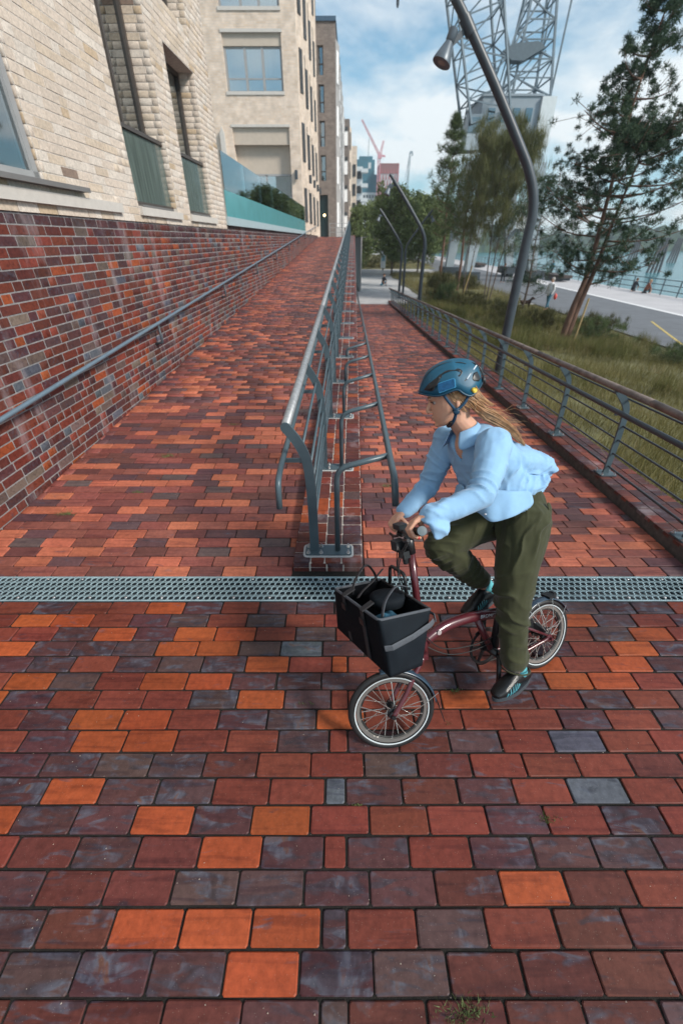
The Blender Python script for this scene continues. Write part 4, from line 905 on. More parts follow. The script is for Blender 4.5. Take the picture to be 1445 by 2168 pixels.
# ================================================================== CRANE
gs = mat('crane_grey', (.13, .175, .21), .6, noise_amt=.2, scale=1.0, metal=.1); gl = mat('crane_pale_grey', (.30, .36, .40), .6, noise_amt=.12, scale=.6)
pc = thing('portal_crane', 'big grey lattice harbour crane on four legs standing on the quay behind the trees', 'crane', (16, 53, Q))
for (x, y, xt) in ((13.0, 49.0, 13.6), (13.0, 58.0, 13.8), (20.3, 51.0, 18.6), (20.6, 59.0, 18.8)):
    q = MB(); q.add([(x - .42, y - .42, Q + .9), (x + .42, y - .42, Q + .9), (x + .42, y + .42, Q + .9), (x - .42, y + .42, Q + .9), (xt - .7, y - .5, 8.2), (xt + .7, y - .5, 8.2), (xt + .7, y + .5, 8.2), (xt - .7, y + .5, 8.2)],
                    [(0, 3, 2, 1), (4, 5, 6, 7), (0, 1, 5, 4), (1, 2, 6, 5), (2, 3, 7, 6), (3, 0, 4, 7)]); lg = q.build('leg', gl, pc)
    q = MB(); q.box((x - .9, y - 1.4, Q + .35), (x + .9, y + 1.4, Q + 1.1)); [q.lathe((x - .3, y + d_, Q + .33), (1, 0, 0), [(0, .33), (.6, .33)], 12) for d_ in (-1, -.3, .4, 1.1)]; q.build('bogie', M['darksteel'], lg)
q = MB()
for a, b in (((13.6, 49), (18.6, 51)), ((13.8, 58), (18.8, 59)), ((13.6, 49), (13.8, 58)), ((18.6, 51), (18.8, 59))): q.bar((a[0], a[1], 8.2), (b[0], b[1], 8.2), 1.0, 1.3)
for a, b in (((13.1, 49), (13.1, 58)), ((20.3, 51), (20.5, 59))): q.bar((a[0], a[1], 3.0), (b[0], b[1], 3.0), .35)
q.build('portal_beam', gl, pc)
q = MB(); q.lathe((16.2, 53, 8.8), (0, 0, 1), [(0, 1.9), (.5, 1.9), (.5, 1.6), (.9, 1.6)], 20); q.build('slewing_ring', gs, pc)
q = MB(); q.box((12.4, 50.0, 9.7), (17.5, 56, 12.55)); q.box((12.3, 49.9, 12.55), (17.6, 56.1, 12.7)); hs = q.build('machine_house', mat('house_grey', (.24, .29, .33), .6, noise_amt=.12, scale=.5), pc)
for k in range(4): q = MB(); q.box((13.0 + k * 1.1, 49.94, 10.9), (13.6 + k * 1.1, 50, 11.8)); q.build('window', M['glass'], hs)
q = MB(); q.box((17.5, 49.7, 9.2), (18.75, 55.5, 12.5)); q.build('counterweight', mat('counterweight_white', (.55, .60, .62), .6, noise_amt=.06), pc)
q = MB(); q.box((11.2, 49.4, 8.9), (12.5, 51.4, 11.3)); cb = q.build('cab', gl, pc)
q = MB(); q.box((11.25, 49.34, 10.1), (12.3, 49.4, 11.1)); q.build('window', M['glass'], cb)
q = MB(); lattice(q, [(11.4, 49, 10.6), (14.6, 49, 11.6), (14.6, 52.4, 11.6), (11.4, 52.4, 10.6)], [(7.0, 47.4, 22.5), (10.4, 47.4, 23.4), (10.4, 50.2, 23.4), (7.0, 50.2, 22.5)], 8, .16, .09); q.build('jib', gs, pc)
q = MB(); lattice(q, [(10.7, 47.4, 23.4), (7.0, 47.4, 22.5), (7.0, 50.2, 22.5), (10.7, 50.2, 23.4)], [(-4.0, 44.6, 33.4), (-4.6, 44.6, 32.8), (-4.6, 45.6, 32.8), (-4.0, 45.6, 33.4)], 14, .14, .08); q.build('jib_head', gs, pc)
q = MB(); lattice(q, [(14.9, 50.2, 12.6), (18.3, 50.2, 12.6), (18.3, 54, 12.6), (14.9, 54, 12.6)], [(15.4, 50.6, 19.5), (17.2, 50.6, 19.5), (17.2, 52.6, 19.5), (15.4, 52.6, 19.5)], 6, .17, .09)
lattice(q, [(15.2, 50.6, 19.5), (17.4, 50.6, 19.5), (17.4, 52.6, 19.5), (15.2, 52.6, 19.5)], [(15.8, 51, 29), (18.0, 51, 29), (18.0, 52.6, 29), (15.8, 52.6, 29)], 7, .15, .08); q.build('tower_frame', gs, pc)
q = MB(); q.add([(13.4, 49.6, 15.2), (14.2, 49.6, 15.6), (16.2, 49.6, 15.75), (16.9, 49.6, 15.4), (15.2, 49.6, 14.6), (14.2, 49.6, 14.65), (13.4, 50.6, 15.2), (14.2, 50.6, 15.6), (16.2, 50.6, 15.75), (16.9, 50.6, 15.4), (15.2, 50.6, 14.6), (14.2, 50.6, 14.65)],
    [(0, 1, 2, 3, 4, 5)[::-1], (6, 7, 8, 9, 10, 11), (0, 6, 7, 1)[::-1], (1, 7, 8, 2)[::-1], (2, 8, 9, 3)[::-1], (3, 9, 10, 4)[::-1], (4, 10, 11, 5)[::-1], (5, 11, 6, 0)[::-1]]); q.build('balance_beam', mat('beam_grey', (.085, .12, .145), .6), pc)
q = MB()
for a, b in (((16.8, 50, 15.6), (14.0, 50, 12.7)), ((17.2, 50.4, 15.4), (15.0, 50.4, 12.7)), ((13.6, 50, 15.1), (13.0, 50.5, 12.7)), ((14.0, 49.8, 15.0), (16.8, 51, 19.5)), ((14.0, 50, 15), (16.0, 51, 22)), ((18.3, 50.2, 12.7), (18.6, 50.2, 24)), ((18.0, 54, 12.7), (18.4, 54, 24)), ((14.2, 49.8, 15), (11.3, 49, 19.5)), ((14.2, 49.8, 15), (9.6, 48, 22))): q.bar(a, b, .12)
q.build('tie_rods', gs, pc)
q = MB(); q.bar((3.95, 45.0, 33), (4.05, 45.0, 17.6), .035); q.lathe((4.05, 45, 16.1), (0, 0, 1), [(0, .05), (.15, .10), (.8, .14), (1.2, .10), (1.5, .05)], 10); q.build('hook_block', M['darksteel'], pc)
q = MB(); lattice(q, [(4.6, 44.6, 32.8), (4.6, 45.6, 32.8), (4.2, 45.6, 33.5), (4.2, 44.6, 33.5)], [(3.6, 44.6, 33), (3.6, 45.6, 33), (3.5, 45.6, 33.4), (3.5, 44.6, 33.4)], 1, .1)
# ================================================================== QUAY THINGS
fc = thing('quay_fence', 'thin dark railing along the quay edge before the river', 'fence', (26.1, 30, Q))
q = MB()
for h_ in (.35, .75, 1.12): q = MB(); q.bar((26.1, 12, Q + h_), (26.1, 130, Q + h_), .05); q.build('rail', M['darksteel'], fc)
fpm = MB(); fpm.bar((0, 0, 0), (0, 0, 1.15), .06); fpm = fpm.mesh('post', M['darksteel'])
for k in range(60): o = link('post', fpm, fc); o.matrix_basis = Matrix.Translation((26.1, 12 + 2 * k, Q))
woodm = mat('dark_bench_wood', (.07, .055, .05), .8, noise_amt=.3)
for k, (x, y, lb) in enumerate(((24.0, 53, 'dark timber block bench on the quay, the nearest of three'), (24.0, 66, 'dark timber block bench in the middle of three on the quay'), (22.7, 80, 'far dark timber block bench on the quay behind the trees'))):
    t = thing('bench', lb, 'bench', (x, y, Q), 'timber benches on the quay')
    q = MB(); q.box((x - .6, y - 2.2, Q + .12), (x + .6, y + 2.2, Q + .36)); q.build('base', M['darksteel'], t)
    for j in range(5): q = MB(); q.box((x - .7 + j * .28, y - 2.5, Q + .36), (x - .7 + j * .28 + .25, y + 2.5, Q + .62)); q.build('slat', woodm, t)
dm = mat('weathered_pile', (.09, .10, .11), .8)
for (x, y, lb) in ((68, 104, 'leaning bundle of mooring piles standing in the river'), (90, 150, 'farther bundle of mooring piles in the river near the opposite bank'), (104, 152, 'farthest bundle of mooring piles at the right edge of the river')):
    t = thing('mooring_dolphin', lb, 'mooring piles', (x, y, Q - 2.2), 'mooring piles in the river')
    for k in range(4): q = MB(); q.tube([(x + (k - 1.5) * .9, y, Q - 3), (x + (k - 1.5) * .45 + .4, y, Q + 4.2)], .26, 8); q.build('pile', dm, t)
# opposite bank with wood
m, t_, b = newmat('far_wood'); tcn = N(t_, 'ShaderNodeNewGeometry'); n_ = N(t_, 'ShaderNodeTexNoise'); n_.inputs['Scale'].default_value = .25; n_.inputs['Detail'].default_value = 8
r_ = N(t_, 'ShaderNodeValToRGB'); r_.color_ramp.elements[0].position = .35; r_.color_ramp.elements[0].color = (.012, .028, .034, 1); r_.color_ramp.elements[1].position = .7; r_.color_ramp.elements[1].color = (.055, .095, .06, 1)
t_.links.new(tcn.outputs['Position'], n_.inputs['Vector']); t_.links.new(n_.outputs['Fac'], r_.inputs[0]); t_.links.new(r_.outputs[0], b.inputs['Base Color']); b.inputs['Roughness'].default_value = 1
nx_, ny_ = 260, 10; v = []; f = []
for i in range(nx_ + 1):
    for j in range(ny_ + 1):
        x = 40 + i * 3.2; y = 262 + j * 4 + .25 * (x - 40); p = Vector((x * .05, y * .05, 0)); hgt = min(1, j / 3) * (9 + 7 * noise.noise(p * .6) + 3.5 * noise.noise(p * 2.7) + 2 * noise.noise(p * 7)) if j else -1
        v.append((x + 1.5 * noise.noise(p * 9), y, Q - 2.2 + max(-1, hgt)))
for i in range(nx_):
    for j in range(ny_): a = i * (ny_ + 1) + j; f.append((a, a + ny_ + 1, a + ny_ + 2, a + 1))
q = MB(); q.add(v, f); tag(q.build('far_woodland', m), 'dark wooded bank on the far side of the river', 'woodland', kind='stuff')
# ================================================================== PLANTING
def leafmat(name, c1, c2, c3=None, rough=.6, trans=.0, scale=1.6):
    m, t, b = newmat(name); L = t.links.new; g_ = N(t, 'ShaderNodeNewGeometry'); n1 = N(t, 'ShaderNodeTexNoise'); n1.inputs['Scale'].default_value = scale; n1.inputs['Detail'].default_value = 4; L(g_.outputs['Position'], n1.inputs['Vector'])
    add = N(t, 'ShaderNodeMath', operation='MULTIPLY_ADD'); add.inputs[1].default_value = .35; L(g_.outputs['Random Per Island'], add.inputs[0])
    sb = N(t, 'ShaderNodeMath', operation='SUBTRACT'); sb.inputs[1].default_value = .17; L(n1.outputs['Fac'], sb.inputs[0]); L(sb.outputs[0], add.inputs[2])
    r = N(t, 'ShaderNodeValToRGB'); r.color_ramp.elements[0].position = .3; r.color_ramp.elements[0].color = c1 + (1,); r.color_ramp.elements[1].position = .66; r.color_ramp.elements[1].color = c2 + (1,)
    if c3: e = r.color_ramp.elements.new(.82); e.color = c3 + (1,)
    L(add.outputs[0], r.inputs[0]); L(r.outputs[0], b.inputs['Base Color']); b.inputs['Roughness'].default_value = rough
    b.inputs['Subsurface Weight'].default_value = 0; b.inputs['Specular IOR Level'].default_value = .25
    tr = N(t, 'ShaderNodeBsdfTranslucent'); L(r.outputs[0], tr.inputs['Color']); mxs = N(t, 'ShaderNodeMixShader'); mxs.inputs[0].default_value = .3
    L(b.outputs[0], mxs.inputs[1]); L(tr.outputs[0], mxs.inputs[2]); L(mxs.outputs[0], t.nodes['Material Output'].inputs['Surface'])
    return m
LM = {'pine': leafmat('pine_needles', (.028, .055, .034), (.06, .10, .055), (.11, .15, .075)),
      'pine2': leafmat('young_pine_needles', (.055, .08, .035), (.11, .15, .06), (.17, .20, .09)),
      'feather': leafmat('brown_green_foliage', (.08, .09, .036), (.15, .155, .062), (.22, .20, .10)),
      'broad': leafmat('broad_leaves', (.10, .135, .055), (.18, .23, .09), (.26, .29, .13)),
      'shrub': leafmat('shrub_leaves', (.05, .052, .022), (.115, .115, .045), (.19, .155, .085), scale=2.5),
      'grass': leafmat('long_grass', (.125, .115, .040), (.22, .195, .075), (.36, .27, .15), scale=1.1)}
def tri_mesh(name, V, m):
    """V: (n,3,3) triangles"""
    n = len(V); me = bpy.data.meshes.new(name); me.vertices.add(n * 3); me.vertices.foreach_set('co', V.reshape(-1))
    me.loops.add(n * 3); me.loops.foreach_set('vertex_index', np.arange(n * 3, dtype=np.int32)); me.polygons.add(n); me.polygons.foreach_set('loop_start', np.arange(0, n * 3, 3, dtype=np.int32))
    me.update(calc_edges=True); me.materials.append(m); return me
def unit(n): d = nr.normal(size=(n, 3)); return d / np.linalg.norm(d, axis=1)[:, None]
def sprays(C, R_, n, L_, w, up=.3, style='burst'):
    """n thin leaves round every centre C (k,3) with radius R_ (k,)"""
    k = len(C); c = np.repeat(C, n, 0); r = np.repeat(R_, n)[:, None]; d = unit(k * n); d[:, 2] += up; d /= np.linalg.norm(d, axis=1)[:, None]
    if style == 'burst': base = c + d * r * nr.uniform(.0, .55, (k * n, 1)); tip = base + d * (L_ * nr.uniform(.6, 1.2, (k * n, 1)))
    elif style == 'leaf': base = c + d * r * nr.uniform(.2, 1, (k * n, 1)); d2 = unit(k * n); tip = base + d2 * (L_ * nr.uniform(.6, 1.2, (k * n, 1)))
    else: base = c + d * r * nr.uniform(.1, 1, (k * n, 1)); d2 = unit(k * n) * .35 + np.array([0, 0, 1.0 if up > 0 else -1.0]); tip = base + d2 * (L_ * nr.uniform(.6, 1.3, (k * n, 1)))
    ax = tip - base; s_ = np.cross(ax, unit(k * n)); s_ /= np.linalg.norm(s_, axis=1)[:, None] + 1e-9
    if style == 'leaf': mid = (base + tip) / 2; return np.stack([base - s_ * w * .5 + 0 * mid, mid + s_ * w, tip], 1)
    return np.stack([base - s_ * w / 2, base + s_ * w / 2, tip], 1)
def make_tree(label, base, hgt, rad, z0, nb, style, seed, per=8, n=20, L_=.16, w=.012, crad=.16, stems=None, trunk_r=.11, barkm='bark', group=None, cat='tree', name='pine_tree', drop=0.0, shape='cone', gap=0.0, lean=(0, 0)):
    t = thing(name, label, cat, base, group); b0 = Vector(base); rs = random.Random(seed)
    q = MB(); st = stems or [[(0, 0, -.3), (.05, .0, hgt * .3), (-.05, .05, hgt * .6), (lean[0], lean[1], hgt)]]
    lines = []
    for si, s_ in enumerate(st):
        pts = smooth_line([b0 + Vector(p) for p in s_], 6); m_ = len(pts); q.tube(pts, [max(.012, trunk_r * (1 - .93 * i / m_)) for i in range(m_)], 8); lines.append(pts)
    C = []; CR = []
    for i in range(nb):
        pts = lines[i % len(lines)]; fr = z0 + (1 - z0) * ((i + .5) / nb) ** .9; pz = b0.z + fr * hgt
        p0 = min(pts, key=lambda p: abs(p.z - pz)).copy(); az_ = i * 2.399 + rs.uniform(-.5, .5)
        tt = (fr - z0) / (1 - z0)
        prof_ = {'cone': (1 - tt) ** .75 * min(1, .45 + tt * 3), 'round': math.sqrt(max(0, 1 - (2 * tt - .9) ** 2)) * .95 + .12, 'column': (.75 + .25 * rs.random()) * (1 - tt ** 3 * .75)}[shape]
        ln = rad * prof_ * rs.uniform(.62, 1.12)
        if rs.random() < gap: continue
        rise = rs.uniform(.12, .55) if shape != 'column' else rs.uniform(.9, 1.6)
        end = p0 + Vector((math.cos(az_) * ln, math.sin(az_) * ln, ln * (rise - drop)))
        mid = p0.lerp(end, .5) + Vector((0, 0, -.08 * ln)); br = smooth_line([p0, mid, end], 3)
        q.tube(br, [max(.006, trunk_r * .24 * (1 - .85 * j / len(br))) for j in range(len(br))], 5)
        for j in range(per):
            u = rs.uniform(.32, 1.04) if j else 1.0
            p = p0.lerp(end, u) + Vector((rs.gauss(0, 1), rs.gauss(0, 1), rs.gauss(.3, .8))) * (.13 * ln + .08)
            C.append(tuple(p)); CR.append(crad * rs.uniform(.6, 1.35))
            if j % 3 == 0 and trunk_r > .05: q.bar(p0.lerp(end, min(1, u * .85)), p, .012)
    for pts in lines: C.append(tuple(pts[-1])); CR.append(crad)
    q.build('trunk', M[barkm], t, smooth=True)
    C = np.array(C); CR = np.array(CR); V = sprays(C, CR, n, L_, w, up=.35 if drop < .5 else -.4, style={'pine': 'burst', 'pine2': 'burst', 'broad': 'leaf', 'shrub': 'strand', 'feather': 'strand'}[style])
    link('crown', tri_mesh('crown', V, LM[style]), t); return t
# slope between kerb and road
def gz(x, y):
    e = wx(3.10, y); u = min(1, max(0, (x - e) / (13.6 - e))); top = zk(min(y, 32.4)) - .12
    b_ = top + (Q - .04 - top) * (u ** .8 if y < 60 else 1); k = .12 * noise.noise(Vector((x * .35, y * .35, 0))) * min(1, u * 4) * min(1, (1 - u) * 5)
    return b_ + k
q = MB(); nx_, ny_ = 26, 60; v = []
for j in range(ny_ + 1):
    y = -8 + j * 40.6 / ny_
    for i in range(nx_ + 1): x = wx(3.09, y) + (13.7 - wx(3.09, y)) * i / nx_; v.append((x, y, gz(x, y)))
q.add(v, [(j * (nx_ + 1) + i, j * (nx_ + 1) + i + 1, (j + 1) * (nx_ + 1) + i + 1, (j + 1) * (nx_ + 1) + i) for j in range(ny_) for i in range(nx_)])
soil = mat('soil_and_turf', (.12, .115, .05), .95, noise_amt=.45, scale=1.3, bump=.6, bscale=12)
tag(q.build('grass_slope', soil, smooth=True), kind='structure')
q = MB(); v = []
for j in range(31):
    y = 32.6 + j
    for i in range(15): x = 6.2 + (13.3 - 6.2) * i / 14; e_ = min(1, min(i, 14 - i) / 2, min(j, 30 - j) / 2); v.append((x + (.8 * noise.noise(Vector((0, y * .2, 3))) if i == 0 else 0), y, Q + .02 + e_ * (.25 + .2 * noise.noise(Vector((x * .3, y * .3, 5))))))
q.add(v, [(j * 15 + i, j * 15 + i + 1, (j + 1) * 15 + i + 1, (j + 1) * 15 + i) for j in range(30) for i in range(14)]); tag(q.build('planting_bed', soil, smooth=True), kind='structure')
q = MB(); v = []
for j in range(31):
    for i in range(15): x = -1 + 16 * i / 14; y = 74 + j * 2; e_ = min(1, min(i, 14 - i) / 2, min(j, 30 - j) / 2); v.append((x, y, Q + .01 + e_ * .5))
q.add(v, [(j * 15 + i, j * 15 + i + 1, (j + 1) * 15 + i + 1, (j + 1) * 15 + i) for j in range(30) for i in range(14)]); tag(q.build('far_planting_bed', soil, smooth=True), kind='structure')
# long grass as one mass
def grass(name, pts, hmin, hmax, w):
    P = np.array(pts); n = len(P); d = nr.normal(size=(n, 2)) * .32; hh = nr.uniform(hmin, hmax, n); a = nr.uniform(0, np.pi, n); s_ = np.stack([np.cos(a), np.sin(a), np.zeros(n)], 1) * (w * nr.uniform(.6, 1.3, n))[:, None]
    tip = P + np.stack([d[:, 0] * hh, d[:, 1] * hh, hh], 1); return tri_mesh(name, np.stack([P - s_, P + s_, tip], 1), LM['grass'])
pts = []
while len(pts) < 95000:
    y = 1.6 + 31 * rnd.random() ** 1.5; x0 = wx(3.12, y); x = x0 + (13.3 - x0) * rnd.random() ** 1.15
    if noise.noise(Vector((x * .8, y * .8, 9))) + rnd.random() * .9 < .12: continue
    pts.append((x, y, gz(x, y) - .02))
tag(link('grass', grass('grass', pts, .07, .42, .0055)), 'long olive and straw coloured grass on the slope beside the path', 'grass', kind='stuff')
pts = [(rnd.uniform(6.4, 13.2), rnd.uniform(32.8, 62), Q + .1) for _ in range(16000)] + [(rnd.uniform(-.5, 14.5), rnd.uniform(75, 100), Q + .25) for _ in range(14000)]
tag(link('grass', grass('grass_far', pts, .2, .6, .012)), 'rough grass in the planting beds on the plaza', 'grass', kind='stuff')
# wild herbs between the trees
hp_ = []
while len(hp_) < 900:
    y = rnd.uniform(9, 32); x = rnd.uniform(wx(3.3, y) + .5, 13.2); dd = noise.noise(Vector((x * .45, y * .3, 21)))
    if y > 24 and x > 11.3: continue
    if dd > .02 + (.25 if y < 15 else 0) or (y > 22 and rnd.random() < .35): hp_.append((x, y, gz(x, y) + .10))
Vh = sprays(np.array(hp_), nr.uniform(.12, .34, len(hp_)), 46, .30, .011, up=.6, style='strand')
tag(link('wild_herbs', tri_mesh('wild_herbs', Vh, leafmat('herb_leaves', (.085, .09, .03), (.17, .17, .06), (.30, .20, .12), scale=.8))), 'yellow green wild herbs growing thick along the guard rail and round the tree stems', 'wild plants', kind='stuff')
# trees
make_tree('large dark pine with two red brown stems standing beside the road at right', (9.7, 19.3, gz(9.7, 19.3)), 10.4, 3.3, .20, 92, 'pine', 3, per=19, n=84, L_=.095, w=.024, crad=.21, trunk_r=.15, barkm='redbark', shape='cone', drop=.05, gap=.08,
          stems=[[(-.05, 0, -.4), (.10, 0, 1.2), (.35, .1, 2.6), (.30, .1, 5.0), (.2, 0, 7.6), (.45, 0, 10.3)], [(.16, 0, -.4), (.28, 0, 1.1), (.60, .1, 2.6), (.75, 0, 4.6), (.95, -.2, 6.4)]])
make_tree('slender light pine with a pointed crown right of the curved lamp post pair', (8.9, 43, Q), 11.6, 2.4, .30, 60, 'pine2', 5, per=8, n=26, L_=.36, w=.035, crad=.30, trunk_r=.13, barkm='redbark')
make_tree('reddish stemmed pine leaning slightly, second from the curved lamp posts', (9.4, 38, Q), 9.2, 2.3, .38, 46, 'pine2', 6, per=8, n=24, L_=.30, w=.03, crad=.28, trunk_r=.13, barkm='redbark', lean=(.9, 0))
make_tree('feathery brown green multi stemmed tree in front of the crane', (10.2, 32.5, Q), 9.0, 1.8, .28, 80, 'feather', 8, per=10, n=26, L_=.42, w=.020, crad=.32, trunk_r=.05, name='feathery_tree', shape='column',
          stems=[[(0, 0, -.1), (.1, 0, 3), (.3, 0, 6.0), (.2, 0, 8.9)], [(.2, .1, -.1), (.55, 0, 3), (.9, 0, 5.4), (1.1, 0, 7.6)], [(-.15, 0, -.1), (-.3, 0, 3), (-.5, 0, 5.6), (-.3, 0, 8)]])
make_tree('second feathery brown tree close behind the first, left of it', (9.3, 35.6, Q), 9.4, 1.9, .3, 70, 'feather', 9, per=9, n=22, L_=.42, w=.022, crad=.32, trunk_r=.05, name='feathery_tree', shape='column', stems=[[(0, 0, -.1), (.0, 0, 3), (.1, 0, 9.2)], [(.2, 0, -.1), (.4, 0, 3), (.8, 0, 8)]])
make_tree('dark pine between the near lamp post and the large pine', (10.9, 27.5, gz(10.9, 27.5)), 6.4, 1.9, .16, 44, 'pine', 12, per=8, n=26, L_=.24, w=.02, crad=.22, trunk_r=.08, barkm='bark', shape='round')
for k, (x, y, h_, r_, lb) in enumerate(((6.5, 62, 8.6, 3.0, 'round green tree behind the pair of curved lamp posts'), (10.5, 66, 8.0, 3.0, 'dark green tree behind the slender pine'), (3.2, 78, 7.6, 2.6, 'dull green tree beside the end of the upper ramp'), (7.6, 84, 9.6, 3.4, 'tall green tree on the axis of the falling path'),
    (12.5, 82, 9, 3.6, 'broad far tree behind the crane leg'), (17.0, 90, 9, 4.0, 'broad far tree behind the crane portal'), (23.5, 110, 9, 4.5, 'distant dark tree by the quay beyond the crane'))):
    make_tree(lb, (x, y, Q), h_, r_,   .14, 52, 'broad', 20 + k, per=9, n=22, L_=.36, w=.15, crad=.62, trunk_r=.13, name='leafy_tree', shape='round', group='far leafy trees')
for k, (x, y, lb) in enumerate(((9.05, 17.1, 'yellow larch stake standing in the grass in front of the large pine'), (9.2, 35.5, 'thin yellow stake leaning beside a reddish pine stem'))):
    q = MB(); z_ = gz(x, y) if y < 32 else Q; q.tube([(x, y, z_ - .2), (x + (.12 if k == 0 else .5), y, z_ + (1.7 if k == 0 else 2.2))], .035, 8); tag(q.build('stake', M['stake']), lb, 'stake')
# shrubs
SH = [(8.1, 22.5, .95, .95, 'dark brown green shrub below the near lamp post'), (9.0, 25.0, 1.0, .85, 'feathery shrub left of the walker with the dog'), (9.6, 21.3, .95, .8, 'shrub at the left of the large pine stem'), (11.0, 19.0, 1.2, .9, 'wide dark shrub at the right foot of the large pine'),
      (11.9, 20.5, 1.0, .8, 'loose shrub reaching out over the road edge'), (7.4, 28.5, 1.1, 1.0, 'pale shrub behind the guard rail, beneath the feathery trees'), (8.8, 29.5, .9, .9, 'low shrub under the feathery tree'), (6.9, 31.2, 1.0, 1.2, 'bushy shrub near the far end of the guard rail'),
      (7.3, 34.5, 1.2, 1.4, 'tall shrub right of the middle lamp post'), (8.6, 41, 1.2, 1.3, 'shrub at the foot of the slender pine'), (10.8, 40.5, 1.1, 1.0, 'round shrub left of the crane leg'), (2.6, 74.5, 1.6, 2.0, 'dark shrub at the far left corner of the plaza'), (5.0, 75.5, 1.7, 1.8, 'dark shrub behind the white sign board'), (8.0, 75, 1.6, 1.6, 'dark shrub behind the pair of curved lamp posts'), (6.6, 18.5, .8, .6, 'small olive shrub in the grass beside the guard rail'), (12.0, 15.2, 1.0, .6, 'low spreading shrub in the grass near the road, right of the pine')]
for k, (x, y, r_, h_, lb) in enumerate(SH):
    z_ = gz(x, y) if y < 32.4 else Q + .1; t = thing('shrub', lb, 'shrub', (x, y, z_), 'shrubs in the planting')
    n_c = 70; C = np.stack([x + nr.normal(0, r_ * .42, n_c), y + nr.normal(0, r_ * .42, n_c), z_ + nr.uniform(.05, h_ * .95, n_c)], 1)
    q = MB()
    for i in range(16):
        c = C[i * 4]; q.tube([(x + (c[0] - x) * .2, y + (c[1] - y) * .2, z_ - .05), ((x + c[0]) / 2, (y + c[1]) / 2, (z_ + c[2]) / 2 + .1), tuple(c + np.array([0, 0, .15]))], [.012, .009, .004], 5)
    q.build('stem', M['bark'], t); far_ = y > 30
    V = sprays(C, np.full(n_c, .17 if not far_ else .3), 60 if not far_ else 34, .17 if not far_ else .3, .012 if not far_ else .03, up=.4, style='strand' if k % 3 else 'burst'); link('crown', tri_mesh('crown', V, LM['shrub'] if k % 4 != 3 else LM['pine2']), t)
sg = thing('sign_board', 'slim white information board standing at the end of the plaza', 'sign', (6.0, 70.5, Q))
q = MB(); q.box((5.75, 70.45, Q + .3), (6.45, 70.55, Q + 3.4)); q.build('panel', mat('white_board', (.7, .74, .76), .5, noise_amt=.03), sg)
q = MB(); q.box((5.85, 70.43, Q + 1.2), (6.35, 70.45, Q + 1.9)); q.build('print', mat('pale_blue_print', (.25, .45, .55), .6, noise_amt=.4, scale=6), sg)
q = MB(); q.bar((6.1, 70.5, Q), (6.1, 70.5, Q + .3), .2); q.build('foot', M['darksteel'], sg)
# railing across the top of the upper ramp
tr_ = thing('end_railing', 'thin grey railing across the top of the rising ramp', 'railing', (0, 40.8, 2.3))
for h_ in (.35, .7, 1.0): q = MB(); q.bar((-1.05, 44.5, 2.3 + h_), (.65, 44.5, 2.3 + h_), .035); q.build('rail', M['galv'], tr_)
for k in range(4): q = MB(); q.bar((-1.05 + k * .566, 44.5, 2.28), (-1.05 + k * .566, 44.5, 3.32), .045); q.build('post', M['galv'], tr_)
# weeds and moss in the joints
def onj(x, y): return (x, y)
wd = []
for (x, y, s_, n_) in ((.88, .745, .030, 60), (.40, .215, .045, 90), (-.20, 1.275, .022, 40), (.55, 1.16, .02, 30), (.62, 1.345, .025, 40), (-1.9, 4.1, .05, 60), (-1.35, 4.9, .04, 50), (.5, 3.75, .05, 60), (.07, .80, .015, 30), (-1.95, 3.4, .03, 50), (-2.45, 3.05, .05, 60)):
    z_ = 0 if y < 2.4 else (zr(y) if x < 0 else zp(y)); P = np.array([(x + nr.normal(0, s_ * .9), y + nr.normal(0, s_ * .25), z_ - .006) for _ in range(n_ * 2)]); n_ *= 2; d = unit(n_); d[:, 2] = abs(d[:, 2]) + .25
    L2 = nr.uniform(.3, .9, (n_, 1)) * s_; s2 = np.cross(d, unit(n_)) * .0026; V = np.stack([P - s2, P + s2, P + d * L2], 1)
    wd.append((x, y, V))
lbs = ['weed in a joint right of the rider shoe shadow', 'weed tuft in the joint at the bottom right of the centre', 'tiny weed in the joint left of the front wheel', 'tiny weed in the joint beneath the bicycle', 'tiny weed in the joint behind the lower shoe', 'weed growing at the foot of the dark brick wall', 'weed farther along the foot of the dark brick wall', 'small green tuft in the falling path beside the railing', 'speck of moss near the middle of the square', 'second weed along the foot of the dark brick wall', 'nearest weed at the foot of the dark brick wall']
for (x, y, V), lb in zip(wd, lbs): tag(link('weed', tri_mesh('weed', V, LM['broad'])), lb, 'weed', 'weeds in the paving joints')
# ================================================================== BICYCLE (its own frame: x forward, y to the rider's left, z up, leaning into the turn)
LAM = -.375
def frame(origin, heading, lam, lift=0.0):
    h = Vector((math.cos(heading), math.sin(heading), 0)); s_ = Vector((-h.y, h.x, 0))
    u = Vector((0, 0, math.cos(lam))) + s_ * math.sin(lam); l = s_ * math.cos(lam) - Vector((0, 0, math.sin(lam)))
    m_ = Matrix((h, l, u)).transposed().to_4x4(); m_.translation = Vector(origin) + u * lift; return m_
RC, FCn = (1.175, 1.51, .001), (.248, 1.047, .001)
HEAD = math.atan2(FCn[1] - RC[1], FCn[0] - RC[0])
MB_ = frame(RC, HEAD, LAM)
bk = thing('folding_bicycle', 'dark red folding bicycle with small wheels ridden across the brick square', 'bicycle', mx=MB_)
maroon = mat('maroon_paint', (.085, .014, .020), .28, noise_amt=.08, coat=.5)
blk = mat('black_rubber', (.012, .012, .013), .55, noise_amt=.2, scale=30)
blkp = mat('black_plastic', (.014, .015, .017), .35, noise_amt=.1)
silver = mat('polished_alloy', (.62, .60, .57), .25, metal=.85, noise_amt=.05)
tanst = mat('reflective_band', (.55, .60, .62), .3, noise_amt=.04)
guard = mat('blue_black_mudguard', (.03, .055, .085), .25, noise_amt=.1)
